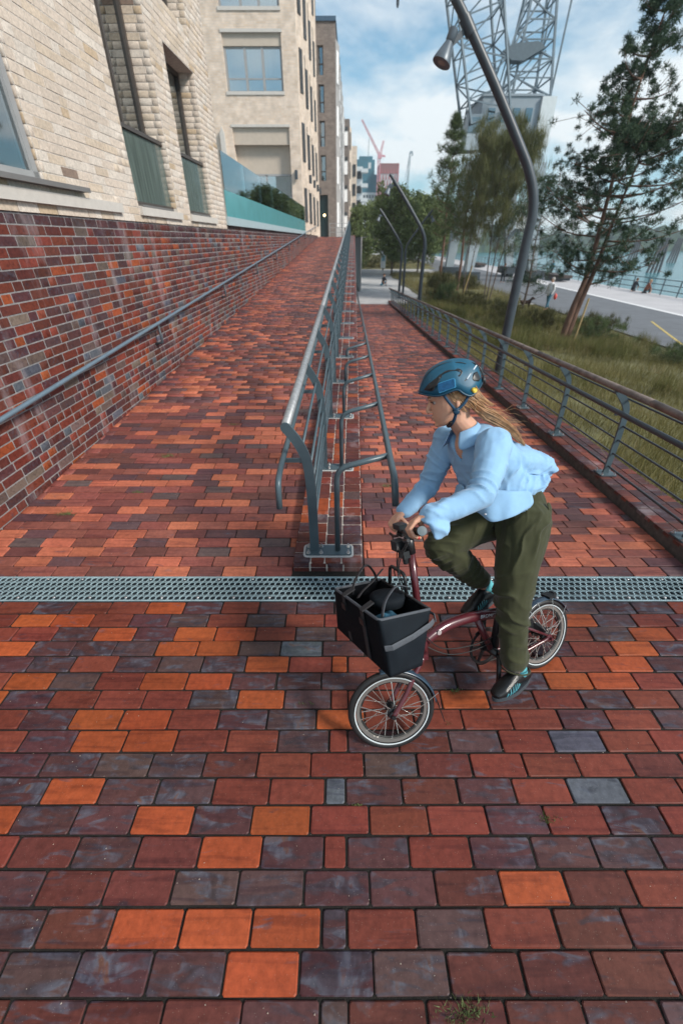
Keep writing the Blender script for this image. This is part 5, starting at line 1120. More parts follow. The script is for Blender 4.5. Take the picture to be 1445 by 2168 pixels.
def wheel(mx, name='wheel'):
    q = MB(); a = [2 * math.pi * i / 56 for i in range(56)]
    def ring(r, y, rr, n=8, fl=1.0): q_ = MB(); q_.tube([(math.cos(t) * r, y, math.sin(t) * r) for t in a], rr, n, closed=True, caps=False); return q_
    w = link(name, ring(.194, 0, .0165, 10).mesh(name, blk, True), bk, local=True); w.matrix_basis = mx
    o = q_ = MB(); 
    for s_ in (-1, 1):
        prof_ = [(.1765, .0150), (.1815, .0166), (.1815, .0176), (.1760, .0165)]
        for i, t in enumerate(a):
            for (r, y) in prof_: q_.v.append((math.cos(t) * r, s_ * y, math.sin(t) * r))
    n = len(a)
    for b0 in (0, n * 4):
        for i in range(n):
            j = (i + 1) % n
            for k in range(4): k2 = (k + 1) % 4; q_.f.append((b0 + i * 4 + k, b0 + i * 4 + k2, b0 + j * 4 + k2, b0 + j * 4 + k))
    q_.build('reflective_line', tanst, w, local=True)
    q_ = MB()   # box rim
    for i, t in enumerate(a):
        for (r, y) in ((.172, -.0125), (.172, .0125), (.157, .0115), (.154, .004), (.154, -.004), (.157, -.0115)): q_.v.append((math.cos(t) * r, y, math.sin(t) * r))
    for i in range(n):
        j = (i + 1) % n
        for k in range(6): k2 = (k + 1) % 6; q_.f.append((i * 6 + k, i * 6 + k2, j * 6 + k2, j * 6 + k))
    q_.build('rim', mat('alloy_rim', (.33, .32, .30), .32, metal=.7, noise_amt=.06), w, local=True)
    q_ = MB()   # black channel between the sidewalls
    q_.tube([(math.cos(t) * .150, 0, math.sin(t) * .150) for t in a], .0055, 6, closed=True, caps=False, ); q_.build('rim_well', blk, w, local=True, smooth=True)
    q_ = MB()
    for k in range(28):
        t = 2 * math.pi * k / 28; s_ = 1 if k % 2 else -1; t2 = t + (.55 if (k // 2) % 2 else -.55)
        q_.bar((math.cos(t2) * .022, s_ * .026, math.sin(t2) * .022), (math.cos(t) * .158, s_ * .003, math.sin(t) * .158), .0026)
        q_.bar((math.cos(t) * .146 + 0, s_ * .0045, math.sin(t) * .146), (math.cos(t) * .158, s_ * .003, math.sin(t) * .158), .0052)
    sp_ = q_.build('spokes', silver, w, local=True); sp_['kind'] = 'stuff'
    q_ = MB(); q_.lathe((0, -.034, 0), (0, 1, 0), [(0, .010), (.005, .026), (.012, .026), (.014, .014), (.052, .014), (.054, .026), (.062, .026), (.068, .010)], 18); q_.build('hub', blkp, w, local=True, angle=30)
    return w
fw = wheel(MB_.inverted() @ frame(FCn, 3.248, -.376, .211)); rw = wheel(Matrix.Translation((0, 0, .211)))
def tb(name, pts, r, m_=maroon, n=12, par=None, **k): q = MB(); q.tube(pts, r, n, **k); return q.build(name, m_, par or bk, smooth=True, local=True)
fr = tb('frame', smooth_line([(.768, 0, .485), (.70, 0, .505), (.62, 0, .515), (.515, 0, .507), (.43, 0, .49), (.313, 0, .463), (.235, 0, .44)], 5), .0245, flat=((0, 1, 0), 1.12))
tb('down_strut', [(.445, 0, .485), (.41, 0, .38), (.374, 0, .275)], [.019, .018, .017])
tb('head_tube', [(.79, 0, .405), (.775, 0, .575)], .024, n=16)
tb('bottom_bracket', [(.368, -.045, .262), (.368, .045, .262)], .021, blkp)
tb('seat_tube', [(.352, 0, .27), (.255, 0, .575)], .021, blkp); tb('seat_post', [(.262, 0, .55), (.165, 0, .885)], .0165, blkp)
q = MB(); q.box((.225, -.03, .515), (.285, .035, .56)); q.build('seat_clamp', blkp, bk, local=True)
sad = MB(); v = []
for i in range(13):
    t = i / 12; x = .30 - .27 * t; hw = .018 + .055 * max(0, (t - .35) / .65) ** .8; z = .905 + .012 * math.cos(t * 6)
    for j in range(9): a_ = math.pi * j / 8; v.append((x, hw * math.cos(a_), z + .022 * math.sin(a_)))
sad.add(v, [(i * 9 + j, i * 9 + j + 1, (i + 1) * 9 + j + 1, (i + 1) * 9 + j) for i in range(12) for j in range(8)]); sad.build('saddle', blkp, bk, smooth=True, local=True)
for s_ in (-1, 1):
    tb('chain_stay', bent([(.335, s_ * .02, .235), (.20, s_ * .045, .195), (.04, s_ * .056, .212), (0, s_ * .056, .215)], .05), .0095)
    tb('seat_stay', bent([(.275, s_ * .02, .395), (.15, s_ * .05, .33), (.015, s_ * .056, .235)], .05), .0075)
    q = MB(); q.lathe((0, s_ * .05, .212), (0, s_, 0), [(0, .022), (.008, .022), (.010, .009), (.028, .009)], 12); q.build('dropout', maroon if s_ > 0 else blkp, bk, local=True, angle=30)
q = MB(); q.lathe((0, -.042, .212), (0, 1, 0), [(0, .032), (.004, .032), (.004, .027), (.008, .027)], 20); q.lathe((0, .020, .212), (0, 1, 0), [(0, .036), (.02, .036), (.024, .024)], 20); q.build('sprocket', blkp, bk, local=True, angle=30)
q = MB(); q.bar((.17, .0, .31), (.04, -.02, .29), .05, .06); q.bar((.06, -.01, .30), (.02, .04, .25), .03, .04); q.ball((.215, 0, .345), .032, 10, 8); q.build('suspension_and_gear_box', blkp, bk, local=True, angle=40)
# fork with the steered wheel
FX_ = MB_.inverted() @ frame(FCn, 3.248, -.376, .211)
hubw = FX_ @ Vector((0, 0, 0)); ya_ = (FX_.to_3x3() @ Vector((0, 1, 0)))
for s_ in (-1, 1):
    hb = hubw + ya_ * s_ * .048; tb('fork_blade', smooth_line([Vector((.80, 0, .425)) + ya_ * s_ * .030, Vector((.865, 0, .365)) + ya_ * s_ * .045, Vector((.925, 0, .290)) + ya_ * s_ * .05, hb], 5), [.014] * 8 + [.012] * 8)
    q = MB(); q.lathe(hb - ya_ * s_ * .012, ya_ * s_, [(0, .018), (.010, .018), (.012, .010), (.026, .010)], 12); q.build('axle_nut', blkp, bk, local=True)
q = MB(); q.bar(Vector((.80, 0, .43)) - ya_ * .045, Vector((.80, 0, .43)) + ya_ * .045, .04, .03); q.build('fork_crown', maroon, bk, local=True)
# mudguards
def mudguard(mx, a0, a1, tip=False):
    v = []; n = 26
    for i in range(n + 1):
        t = R(a0 + (a1 - a0) * i / n)
        for j in range(7): b_ = (j - 3) / 3; r = .222 - .008 * b_ * b_ - .0; v.append((math.cos(t) * r, b_ * .024, math.sin(t) * r))
    q = MB(); q.add(v, [(i * 7 + j, i * 7 + j + 1, (i + 1) * 7 + j + 1, (i + 1) * 7 + j) for i in range(n) for j in range(6)]); o = q.build('mudguard', guard, bk, smooth=True, local=True); o.matrix_basis = mx
    so = o.modifiers.new('thick', 'SOLIDIFY'); so.thickness = .0025
    return o
mg = mudguard(FX_, 75, 172); q = MB(); q.add([(-.219, -.022, .035), (-.219, .022, .035), (-.255, .010, -.075), (-.263, .0, -.10), (-.255, -.010, -.075), (-.222, -.022, .035), (-.222, .022, .035), (-.258, .010, -.075), (-.266, 0, -.10), (-.258, -.010, -.075)], [(0, 1, 2, 3, 4), (9, 8, 7, 6, 5), (0, 5, 6, 1), (1, 6, 7, 2), (2, 7, 8, 3), (3, 8, 9, 4), (4, 9, 5, 0)]); q.build('flap', blk, mg, local=True)
q = MB(); [q.tube([(0, s_ * .05, -.005), (-.06, s_ * .052, 0), (-.14, s_ * .05, .045), (-.221, s_ * .026, .085)], .0016, 6) for s_ in (1,)]; q.build('mudguard_stay', silver, mg, local=True)
q = MB(); q.tube([(0, -.05, -.005), (-.14, -.05, .045), (-.221, -.026, .085)], .0016, 6); q.build('mudguard_stay', silver, mg, local=True)
rg = mudguard(Matrix.Translation((0, 0, .211)), 20, 160)
for s_, a_ in ((1, 70), (1, 100), (1, 118), (-1, 70), (1, 35)):
    q = MB(); q.tube([(-.005, s_ * .055, .0), (math.cos(R(180 - a_)) * .13, s_ * .052, math.sin(R(a_)) * .13), (math.cos(R(180 - a_)) * .224, s_ * .024, math.sin(R(a_)) * .224)], .0016, 6); q.build('mudguard_stay', silver, rg, local=True)
q = MB(); q.box((-.10, -.03, .232), (-.05, .03, .245)); q.box((-.115, -.016, .215), (-.10, .016, .25)); o = q.build('rear_light', blkp, bk, local=True); o.matrix_basis = Matrix.Translation((0, 0, .190))
# drive
q = MB(); cc = Vector((.372, -.048, .262)); aa = [2 * math.pi * i / 60 for i in range(60)]
v = []
for i, t in enumerate(aa):
    for r, y in ((.099 + (.003 if i % 2 else 0), -.002), (.099 + (.003 if i % 2 else 0), .002), (.086, .002), (.086, -.002)): v.append((cc.x + math.cos(t) * r, cc.y + y, cc.z + math.sin(t) * r))
q.add(v, [(i * 4 + k, i * 4 + (k + 1) % 4, ((i + 1) % 60) * 4 + (k + 1) % 4, ((i + 1) % 60) * 4 + k) for i in range(60) for k in range(4)])
cr_ = q.build('chainring', blkp, bk, local=True)
q = MB()
for k in range(5): t = 2 * math.pi * k / 5 + .3; q.bar(cc, cc + Vector((math.cos(t) * .088, 0, math.sin(t) * .088)), .017, .006)
q.lathe(cc + Vector((0, -.006, 0)), (0, 1, 0), [(0, .028), (.012, .028)], 16)
q.tube([cc + Vector((math.cos(t) * .106, -.001, math.sin(t) * .106)) for t in [R(60 + i * 8) for i in range(31)]], .0035, 6); q.build('spider', blkp, cr_, local=True)
q = MB(); q.tube([(.36, -.049, .368), (.02, -.040, .246)], .0035, 5); q.tube([(.35, -.049, .158), (.09, -.035, .135), (.02, -.038, .176)], .0035, 5); q.build('chain', mat('chain_steel', (.12, .11, .10), .4, metal=.7), bk, local=True)
PLp, PRp = Vector((.415, .115, .096)), Vector((.325, -.115, .428))
tb('crank', [(.372, .060, .262), (.395, .072, .180), (.414, .078, .096)], [.016, .0135, .013], blkp, flat=((0, 1, 0), .8)); tb('crank', [(.368, -.066, .262), (.345, -.072, .345), (.326, -.078, .428)], [.016, .0135, .013], blkp, flat=((0, 1, 0), .8))
for P_, s_ in ((PLp, 1), (PRp, -1)):
    q = MB(); q.box((P_.x - .036, P_.y - .034, P_.z - .010), (P_.x + .036, P_.y + .038, P_.z + .006)); q.box((P_.x - .045, P_.y - .03, P_.z - .008), (P_.x + .045, P_.y + .03, P_.z + .002)); q.tube([(P_.x, s_ * .075, P_.z), (P_.x, P_.y, P_.z)], .007, 8); pd = q.build('pedal', blkp, bk, local=True)
    for e in (-1, 1): q = MB(); q.box((P_.x + e * .046 - .002, P_.y - .022, P_.z - .006), (P_.x + e * .046 + .002, P_.y + .022, P_.z + .004)); q.build('reflector', mat('amber_reflector', (.55, .20, .02), .25), pd, local=True)
# stem, bars, controls
tb('stem', [(.787, 0, .575), (.783, 0, .985)], .0175, maroon, 14); tb('stem_joint', [(.788, 0, .555), (.785, 0, .655)], .0235, blkp); tb('stem_clamp', [(.783, 0, .945), (.786, 0, 1.035)], .021, blkp)
BAR = [Vector(p) for p in ((.700, -.262, 1.012), (.718, -.18, 1.018), (.762, -.06, 1.020), (.800, .05, 1.038), (.858, .17, 1.106), (.888, .262, 1.136))]
BL = smooth_line(BAR, 6); tb('handlebar', BL, .0125, blkp)
aL = (BAR[5] - BAR[4]).normalized(); aR = (BAR[0] - BAR[1]).normalized()
for e, a_ in ((BAR[5], aL), (BAR[0], aR)):
    g_ = tb('grip', [e - a_ * .115, e - a_ * .02, e + a_ * .012], [.0165, .0170, .0195], blk, 14)
    q = MB(); q.lathe(e + a_ * .012, a_, [(0, .0195), (.003, .0185), (.004, .006)], 18); q.build('end_cap', mat('grey_end_cap', (.10, .13, .145), .5, noise_amt=.06), g_, local=True)
for e, a_, s_ in ((BAR[5] - aL * .13, aL, 1), (BAR[0] - aR * .13, aR, -1)):
    q = MB(); q.lathe(e - a_ * .015, a_, [(0, .020), (.03, .020)], 12); fwd = Vector((.80, -.25, -.45)) if s_ > 0 else Vector((.75, .30, -.50)); q.bar(e, e + fwd * .045, .028, .022); q.tube([e + fwd * .045, e + fwd * .065 + a_ * .05, e + fwd * .062 + a_ * .12], [.007, .006, .007], 8); q.build('brake_lever', blkp, bk, local=True, angle=40)
q = MB(); e = BAR[1] * .55 + BAR[2] * .45; q.box((e.x - .016, e.y - .035, e.z + .008), (e.x + .030, e.y + .025, e.z + .034)); q.box((e.x - .01, e.y - .018, e.z - .022), (e.x + .018, e.y + .018, e.z + .010)); q.build('bar_computer', blkp, bk, local=True)
q = MB(); e = Vector((.80, -.055, .985)); q.box((e.x - .015, e.y - .03, e.z - .03), (e.x + .035, e.y + .02, e.z + .018)); q.build('shifter', blkp, bk, local=True)
q = MB(); q.box((.795, -.03, .93), (.83, .012, .965)); q.lathe((.812, -.01, .90), (0, 0, 1), [(0, .012), (.03, .014)], 10); q.build('bell', blkp, bk, local=True)
for k, pp in enumerate(([(.80, -.05, .99), (.85, -.03, .86), (.83, -.02, .68), (.82, -.03, .52), (.70, .03, .40), (.55, .035, .345), (.40, .03, .33)], [(.82, .05, 1.02), (.87, .02, .90), (.835, .03, .70), (.80, .04, .56), (.70, .035, .43), (.52, .04, .375), (.38, .03, .36)], [(.79, -.09, 1.0), (.84, -.05, .84), (.835, .015, .62), (.84, .03, .47), (.885, .035, .40)], [(.84, .10, 1.06), (.885, .04, .93), (.84, .03, .73), (.82, .035, .58), (.86, .04, .43)])):
    tb('cable', smooth_line(pp, 8), .0028, blk, 6)
q = MB(); q.box((.885, -.018, .395), (.925, .022, .415)); q.ball((.905, .030, .392), .009, 8, 6); q.ball((.89, .036, .40), .007, 8, 6); q.build('brake', silver, bk, local=True)
# name on the main tube
def lettering(txt, size, mx, m_, parent, name='lettering', ext=.0004):
    c = bpy.data.curves.new(name, 'FONT'); c.body = txt; c.size = size; c.extrude = ext; c.align_x = 'CENTER'; c.align_y = 'CENTER'; c.space_character = 1.05
    o = bpy.data.objects.new('tmp', c); COL.objects.link(o); dg = bpy.context.evaluated_depsgraph_get(); me = bpy.data.meshes.new_from_object(o.evaluated_get(dg)); bpy.data.objects.remove(o)
    me.materials.clear(); me.materials.append(m_); o = bpy.data.objects.new(name, me); COL.objects.link(o)
    if parent: o.parent = parent
    o.matrix_basis = mx; return o
mxl = Matrix.Translation((.372, .0285, .4830)) @ Matrix(((-1, 0, 0), (0, 0, 1), (0, 1, 0))).to_4x4() @ Matrix.Rotation(R(-13), 4, 'Z')
lettering('BROMPTON', .026, mxl, mat('silver_print', (.55, .56, .58), .4, noise_amt=.03), fr)
q = MB(); q.lathe((.700, .0265, .512), (0, 1, 0), [(0, .013), (.0012, .012)], 18); q.build('round_badge', mat('silver_badge', (.55, .5, .5), .3, metal=.5), fr, local=True)
# ---- the front bag: hangs on the frame's block, a thing of its own
bg_ = thing('bag', 'large open black fabric bag with grey straps hanging before the handlebar stem', 'bag', mx=MB_)
fab = mat('black_fabric', (.0045, .0055, .008), .85, noise_amt=.25, scale=60, bump=.3, bscale=900, spec=.12); fab2 = mat('dark_slate_fabric', (.009, .013, .018), .75, noise_amt=.2, scale=10, bump=.25, bscale=600, spec=.15)
web = mat('grey_webbing', (.075, .085, .10), .7, noise_amt=.12, scale=90, bump=.3, bscale=700); webb = mat('black_webbing', (.018, .018, .021), .7, noise_amt=.12, scale=90)
u0, u1, w2, zb, zt = .855, 1.085, .205, .545, .80
def panel(name, corners, nrm, m_, parent=bg_, n=14, puff=.010, thick=.006, seed=0, local=True):
    c = [Vector(p) for p in corners]; nv = Vector(nrm); v = []
    for i in range(n + 1):
        for j in range(n + 1):
            a_, b_ = i / n, j / n; p = (c[0] * (1 - a_) + c[1] * a_) * (1 - b_) + (c[3] * (1 - a_) + c[2] * a_) * b_
            e_ = math.sin(math.pi * a_) * math.sin(math.pi * b_); k = puff * e_ + puff * 1.1 * e_ ** .5 * noise.noise(Vector((a_ * 2.2 + seed, b_ * 2.6, seed)) * 1.0)
            v.append(p + nv * k)
    q = MB(); q.add(v, [(i * (n + 1) + j, (i + 1) * (n + 1) + j, (i + 1) * (n + 1) + j + 1, i * (n + 1) + j + 1) for i in range(n) for j in range(n)])
    o = q.build(name, m_, parent, smooth=True, local=local); s_ = o.modifiers.new('thick', 'SOLIDIFY'); s_.thickness = thick; s_.offset = 0; return o
fpn = panel('front_panel', [(u1 + .030, -w2 - .035, zb + .035), (u1, w2, zb), (u1 + .012, w2, zt + .01), (u1 + .02, -w2, zt + .005)], (1, 0, 0), fab, seed=1)
spn = panel('side_panel', [(u1, w2, zb), (u0 + .075, w2, zb - .012), (u0, w2, zt - .03), (u1 + .012, w2, zt + .01)], (0, 1, 0), fab2, seed=4, puff=.016)
panel('side_panel', [(u1 + .030, -w2 - .035, zb + .035), (u0 + .075, -w2 - .03, zb + .03), (u0, -w2, zt - .03), (u1 + .02, -w2, zt + .005)], (0, -1, 0), fab, seed=5)
panel('back_panel', [(u0 + .075, -w2 - .03, zb + .03), (u0 + .075, w2, zb - .012), (u0, w2, zt - .03), (u0, -w2, zt - .03)], (-1, 0, 0), fab, seed=6, puff=.004)
panel('base_panel', [(u0 + .075, -w2 - .03, zb + .03), (u0 + .075, w2, zb - .012), (u1, w2, zb), (u1 + .030, -w2 - .035, zb + .035)], (0, 0, -1), fab, seed=7)
q = MB(); q.tube(bent([(u0, -w2, zt - .03), (u1 + .02, -w2, zt + .005), (u1 + .012, w2, zt + .01), (u0, w2, zt - .03)], .02), .0065, 6); q.build('rim_binding', web, bg_, smooth=True, local=True)
q = MB(); q.tube(bent([(u0, w2, zt - .03), (u0, -w2, zt - .03)], .02), .006, 6); q.build('rim_binding', webb, bg_, smooth=True, local=True)
for y_ in (-.095, .085):
    q = MB(); q.bar((u1 + .027, y_, zt + .005), (u1 + .026, y_, zb + .04), .028, .004, side=(0, 1, 0)); q.bar((u1 + .03, y_, zt + .012), (u1 - .03, y_, zt + .030), .030, .006, side=(0, 1, 0)); st_ = q.build('front_strap', webb, bg_, local=True)
    q = MB(); q.box((u1 + .026, y_ - .019, zt - .055), (u1 + .036, y_ + .019, zt - .025)); q.build('buckle', blkp, st_, local=True)
q = MB(); q.tube([(u1 + .006, w2 + .004, zt - .118), (u1 - .02, w2 + .022, zt - .115), ((u0 + u1) / 2, w2 + .030, zt - .10), (u0 + .02, w2 + .022, zt - .086), (u0 - .004, w2 + .010, zt - .083)], .0135, 6, flat=((0, 0, 1), .25)); q.build('side_strap', web, bg_, local=True)
q = MB(); q.tube([(u0 - .012, w2 + .012, zt - .085), (u0 - .03, w2 - .02, zt - .075), (u0 - .025, w2 - .06, zt - .07)], .008, 6, flat=((0, 0, 1), .5)); q.build('side_strap', web, bg_, local=True)
q = MB(); q.tube(smooth_line([(u1 - .02, w2 - .03, zt + .0), (u1 - .06, w2 - .06, zt + .045), (u0 + .09, w2 - .10, zt + .070), (u0 + .02, w2 - .14, zt + .03)], 5), .014, 6, flat=((0, 1, .4), .22)); q.build('carry_strap', web, bg_, smooth=True, local=True)
q = MB(); q.tube(smooth_line([(u1 - .01, -.02, zt + .015), (u1 - .05, -.04, zt + .03), (u0 + .12, -.06, zt + .045), (u0 + .04, -.09, zt + .075)], 5), .012, 6, flat=((0, 1, .3), .22)); q.build('carry_strap', webb, bg_, smooth=True, local=True)
q = MB(); q.tube(smooth_line([(u1 - .02, -.10, zt), (u1 - .06, -.13, zt + .05), (u0 + .10, -.14, zt + .10), (u0 + .05, -.17, zt + .04), (u0 + .03, -.19, zt - .02)], 5), .013, 6, flat=((0, 1, .3), .3)); q.build('carry_strap', webb, bg_, smooth=True, local=True)
q = MB(); q.lathe((.935, -.015, zt - .06), (-.12, 0, 1), [(0, .080), (.030, .082), (.042, .078), (.048, .064), (.052, .02)], 26); q.build('inner_pouch', fab2, bg_, smooth=True, local=True)
q = MB(); q.tube(bent([(.865, .045, zt - .01), (.855, .04, zt + .075), (.855, -.085, zt + .085), (.865, -.095, zt - .01)], .03), .0085, 8); q.build('carry_handle', blkp, bg_, smooth=True, local=True)
panel('blue_cloth', [(u1 - .05, .03, zt - .075), (u1 - .05, .17, zt - .085), (u0 + .10, .17, zt - .07), (u0 + .10, .04, zt - .065)], (0, 0, 1), mat('blue_cloth', (.03, .12, .19), .8, noise_amt=.3, scale=30), puff=.03, seed=9)
q = MB(); q.box((u0 + .075, -w2 + .01, zb + .035), (u1 - .01, w2 - .01, zb + .10)); q.build('dark_contents', fab, bg_, local=True)
q = MB(); q.box((u1 + .0225, -.005, .705), (u1 + .0245, .025, .712)); q.build('small_label', web, fpn, local=True)
# ================================================================== PEOPLE
def fuse(name, mb, voxel, smooth_it, m_, parent, post=None, sm_f=.5):
    """union of overlapping closed pieces into one continuous skin"""
    me = mb.mesh('tmp'); o = bpy.data.objects.new('tmp', me); COL.objects.link(o)
    r_ = o.modifiers.new('r', 'REMESH'); r_.mode = 'VOXEL'; r_.voxel_size = voxel; r_.use_smooth_shade = True
    if smooth_it: s_ = o.modifiers.new('s', 'SMOOTH'); s_.iterations = smooth_it; s_.factor = sm_f
    dg = bpy.context.evaluated_depsgraph_get(); m2 = bpy.data.meshes.new_from_object(o.evaluated_get(dg)); bpy.data.objects.remove(o); bpy.data.meshes.remove(me)
    m2.name = name; m2.materials.clear(); m2.materials.append(m_)
    if post:
        n = len(m2.vertices); co = np.zeros(n * 3, np.float32); m2.vertices.foreach_get('co', co); no = np.zeros(n * 3, np.float32); m2.vertices.foreach_get('normal', no)
        co = post(co.reshape(-1, 3).astype(float), no.reshape(-1, 3).astype(float)); m2.vertices.foreach_set('co', co.reshape(-1).astype(np.float32)); m2.update()
    m2.shade_smooth(); return link(name, m2, parent, local=True)
def loft(mb, pts, ra, rb, side, n=18, cap0=1.0, cap1=1.0):
    """oval sections (ra along side, rb across) with rounded ends"""
    P = [Vector(p) for p in pts]; m = len(P); A = list(ra); B = list(rb)
    def ring(c, t, a, b):
        s_ = Vector(side); s_ = (s_ - t * s_.dot(t)).normalized(); w_ = t.cross(s_); return [c + s_ * math.cos(2 * math.pi * j / n) * a + w_ * math.sin(2 * math.pi * j / n) * b for j in range(n)]
    rings = []
    for i in range(m):
        t = (P[min(i + 1, m - 1)] - P[max(i - 1, 0)]).normalized()
        if i == 0:
            for k, f_ in ((.95, .25), (.7, .7), (.35, .93)): rings.append(ring(P[0] - t * min(A[0], B[0]) * k * cap0, t, A[0] * f_, B[0] * f_))
        rings.append(ring(P[i], t, A[i], B[i]))
        if i == m - 1:
            for k, f_ in ((.35, .93), (.7, .7), (.95, .25)): rings.append(ring(P[i] + t * min(A[i], B[i]) * k * cap1, t, A[i] * f_, B[i] * f_))
    k = len(mb.v); mb.v += [tuple(p) for r_ in rings for p in r_]; R_ = len(rings)
    for i in range(R_ - 1):
        for j in range(n): j2 = (j + 1) % n; mb.f.append((k + i * n + j, k + i * n + j2, k + (i + 1) * n + j2, k + (i + 1) * n + j))
    mb.f.append(tuple(k + j for j in range(n))[::-1]); mb.f.append(tuple(k + (R_ - 1) * n + j for j in range(n)))
def limb(mb, pts, rs, n=14): loft(mb, pts, rs, rs, (.13, .31, .94) if abs((Vector(pts[-1]) - Vector(pts[0])).normalized().dot(Vector((.13, .31, .94)))) < .9 else (1, 0, 0), n)
def crease(co, no, amp, fr=(6, 6, 15), sd_=0.0):
    for i in range(len(co)):
        p = co[i]; q_ = Vector(((p[0] + .6 * p[2]) * fr[0], p[1] * fr[1] + sd_, (p[2] - .6 * p[0]) * fr[2])); v_ = 1 - abs(noise.noise(q_)) * 2.4
        g_ = noise.noise(Vector(p) * 5 + Vector((sd_, 3, 0))) + .25
        if v_ > 0 and g_ > 0 and not (p[0] < .09 and p[2] > 1.07): co[i] = p + no[i] * amp * v_ * v_ * min(1, g_ * 2.2)
    return co
def folds(co, no, spec):
    """cloth relief: list of (centre, radius, direction, wavelength, amplitude, seed); ridges run across direction"""
    for (c, r, d, wl, amp, sd_) in spec:
        c = np.array(c); d = np.array(d) / np.linalg.norm(d); rel = co - c; w = np.exp(-((rel ** 2).sum(1)) / (r * r)); idx = np.nonzero(w > .03)[0]
        s_ = rel @ d
        for i in idx:
            q_ = Vector(co[i]); ph = s_[i] / wl * math.pi + 3.0 * noise.noise(q_ * 5 + Vector((sd_, 0, 0))) + .5 * noise.noise(q_ * 17 + Vector((0, 0, sd_)))
            v_ = (1 - abs(math.sin(ph))) ** 2.2 * 1.5 - .30
            co[i] += no[i] * amp * 2.5 * w[i] * v_ * max(0, min(1.3, .25 + 2.4 * noise.noise(q_ * 6.5 + Vector((0, sd_, 0)))))
    return co
skin = mat('skin', (.60, .33, .225), .5, noise_amt=.08, scale=14, bump=.08, bscale=300, spec=.4)
skin.node_tree.nodes['Principled BSDF'].inputs['Subsurface Weight'].default_value = .12; skin.node_tree.nodes['Principled BSDF'].inputs['Subsurface Radius'].default_value = (.012, .004, .002)
def cloth(name, c, fine=420, amt=.10, rough=.8, stripe=None):
    m, t, b = newmat(name); L = t.links.new; tc_ = N(t, 'ShaderNodeTexCoord'); n1 = N(t, 'ShaderNodeTexNoise'); n1.inputs['Scale'].default_value = 18; n1.inputs['Detail'].default_value = 6; L(tc_.outputs['Object'], n1.inputs['Vector'])
    r = N(t, 'ShaderNodeValToRGB'); r.color_ramp.elements[0].position = .3; r.color_ramp.elements[1].position = .7; r.color_ramp.elements[0].color = tuple(k * (1 - amt) for k in c) + (1,); r.color_ramp.elements[1].color = tuple(k * (1 + amt) for k in c) + (1,); L(n1.outputs['Fac'], r.inputs[0]); out = r.outputs[0]
    if stripe:
        w = N(t, 'ShaderNodeTexWave'); w.bands_direction = 'Y'; w.inputs['Scale'].default_value = 95; w.inputs['Distortion'].default_value = 1.2; L(tc_.outputs['Object'], w.inputs['Vector'])
        mm = N(t, 'ShaderNodeMix', data_type='RGBA'); mm.inputs['B'].default_value = tuple(stripe) + (1,); ml = N(t, 'ShaderNodeMath', operation='MULTIPLY'); ml.inputs[1].default_value = .38; L(w.outputs['Fac'], ml.inputs[0]); L(ml.outputs[0], mm.inputs['Factor']); L(out, mm.inputs['A']); out = mm.outputs['Result']
    L(out, b.inputs['Base Color']); b.inputs['Roughness'].default_value = rough; b.inputs['Sheen Weight'].default_value = .15; b.inputs['Specular IOR Level'].default_value = .2
    n2 = N(t, 'ShaderNodeTexNoise'); n2.inputs['Scale'].default_value = fine; L(tc_.outputs['Object'], n2.inputs['Vector']); bp = N(t, 'ShaderNodeBump'); bp.inputs['Strength'].default_value = .25; bp.inputs['Distance'].default_value = .002
    n3 = N(t, 'ShaderNodeTexNoise'); n3.inputs['Scale'].default_value = 26; n3.inputs['Detail'].default_value = 3; n3.inputs['Distortion'].default_value = 1.4; L(tc_.outputs['Object'], n3.inputs['Vector'])
    mpw = N(t, 'ShaderNodeMapping'); mpw.inputs['Rotation'].default_value = (.3, .5, .2); mpw.inputs['Scale'].default_value = (1, 1, .42); L(tc_.outputs['Object'], mpw.inputs[0])
    n4 = N(t, 'ShaderNodeTexNoise'); n4.noise_type = 'RIDGED_MULTIFRACTAL'; n4.inputs['Scale'].default_value = 8.5; n4.inputs['Detail'].default_value = 2.5; n4.inputs['Roughness'].default_value = .45; n4.inputs['Distortion'].default_value = .6; L(mpw.outputs[0], n4.inputs['Vector'])
    bp2_ = N(t, 'ShaderNodeBump'); bp2_.inputs['Strength'].default_value = .55; bp2_.inputs['Distance'].default_value = .045; L(n4.outputs['Fac'], bp2_.inputs['Height']); L(n2.outputs['Fac'], bp.inputs['Height']); L(bp2_.outputs[0], bp.inputs['Normal']); L(bp.outputs[0], b.inputs['Normal']); return m
shirtm = cloth('light_blue_cotton', (.255, .445, .655), amt=.06); olive = cloth('olive_cotton', (.040, .043, .019), amt=.14)
rider = thing('person', 'person riding a folding bicycle in blue helmet, light blue shirt, olive trousers and black shoes', 'person', mx=MB_)
# head frame: yaw towards the inside of the turn, origin between the ears
E0 = Vector((.445, 0, 1.545)); HM = Matrix.Translation(E0) @ Matrix.Rotation(R(-37), 4, 'Z') @ Matrix.Rotation(R(2), 4, 'Y')
def hp(f, l, u): return HM @ Vector((f, l, u))
body = MB()
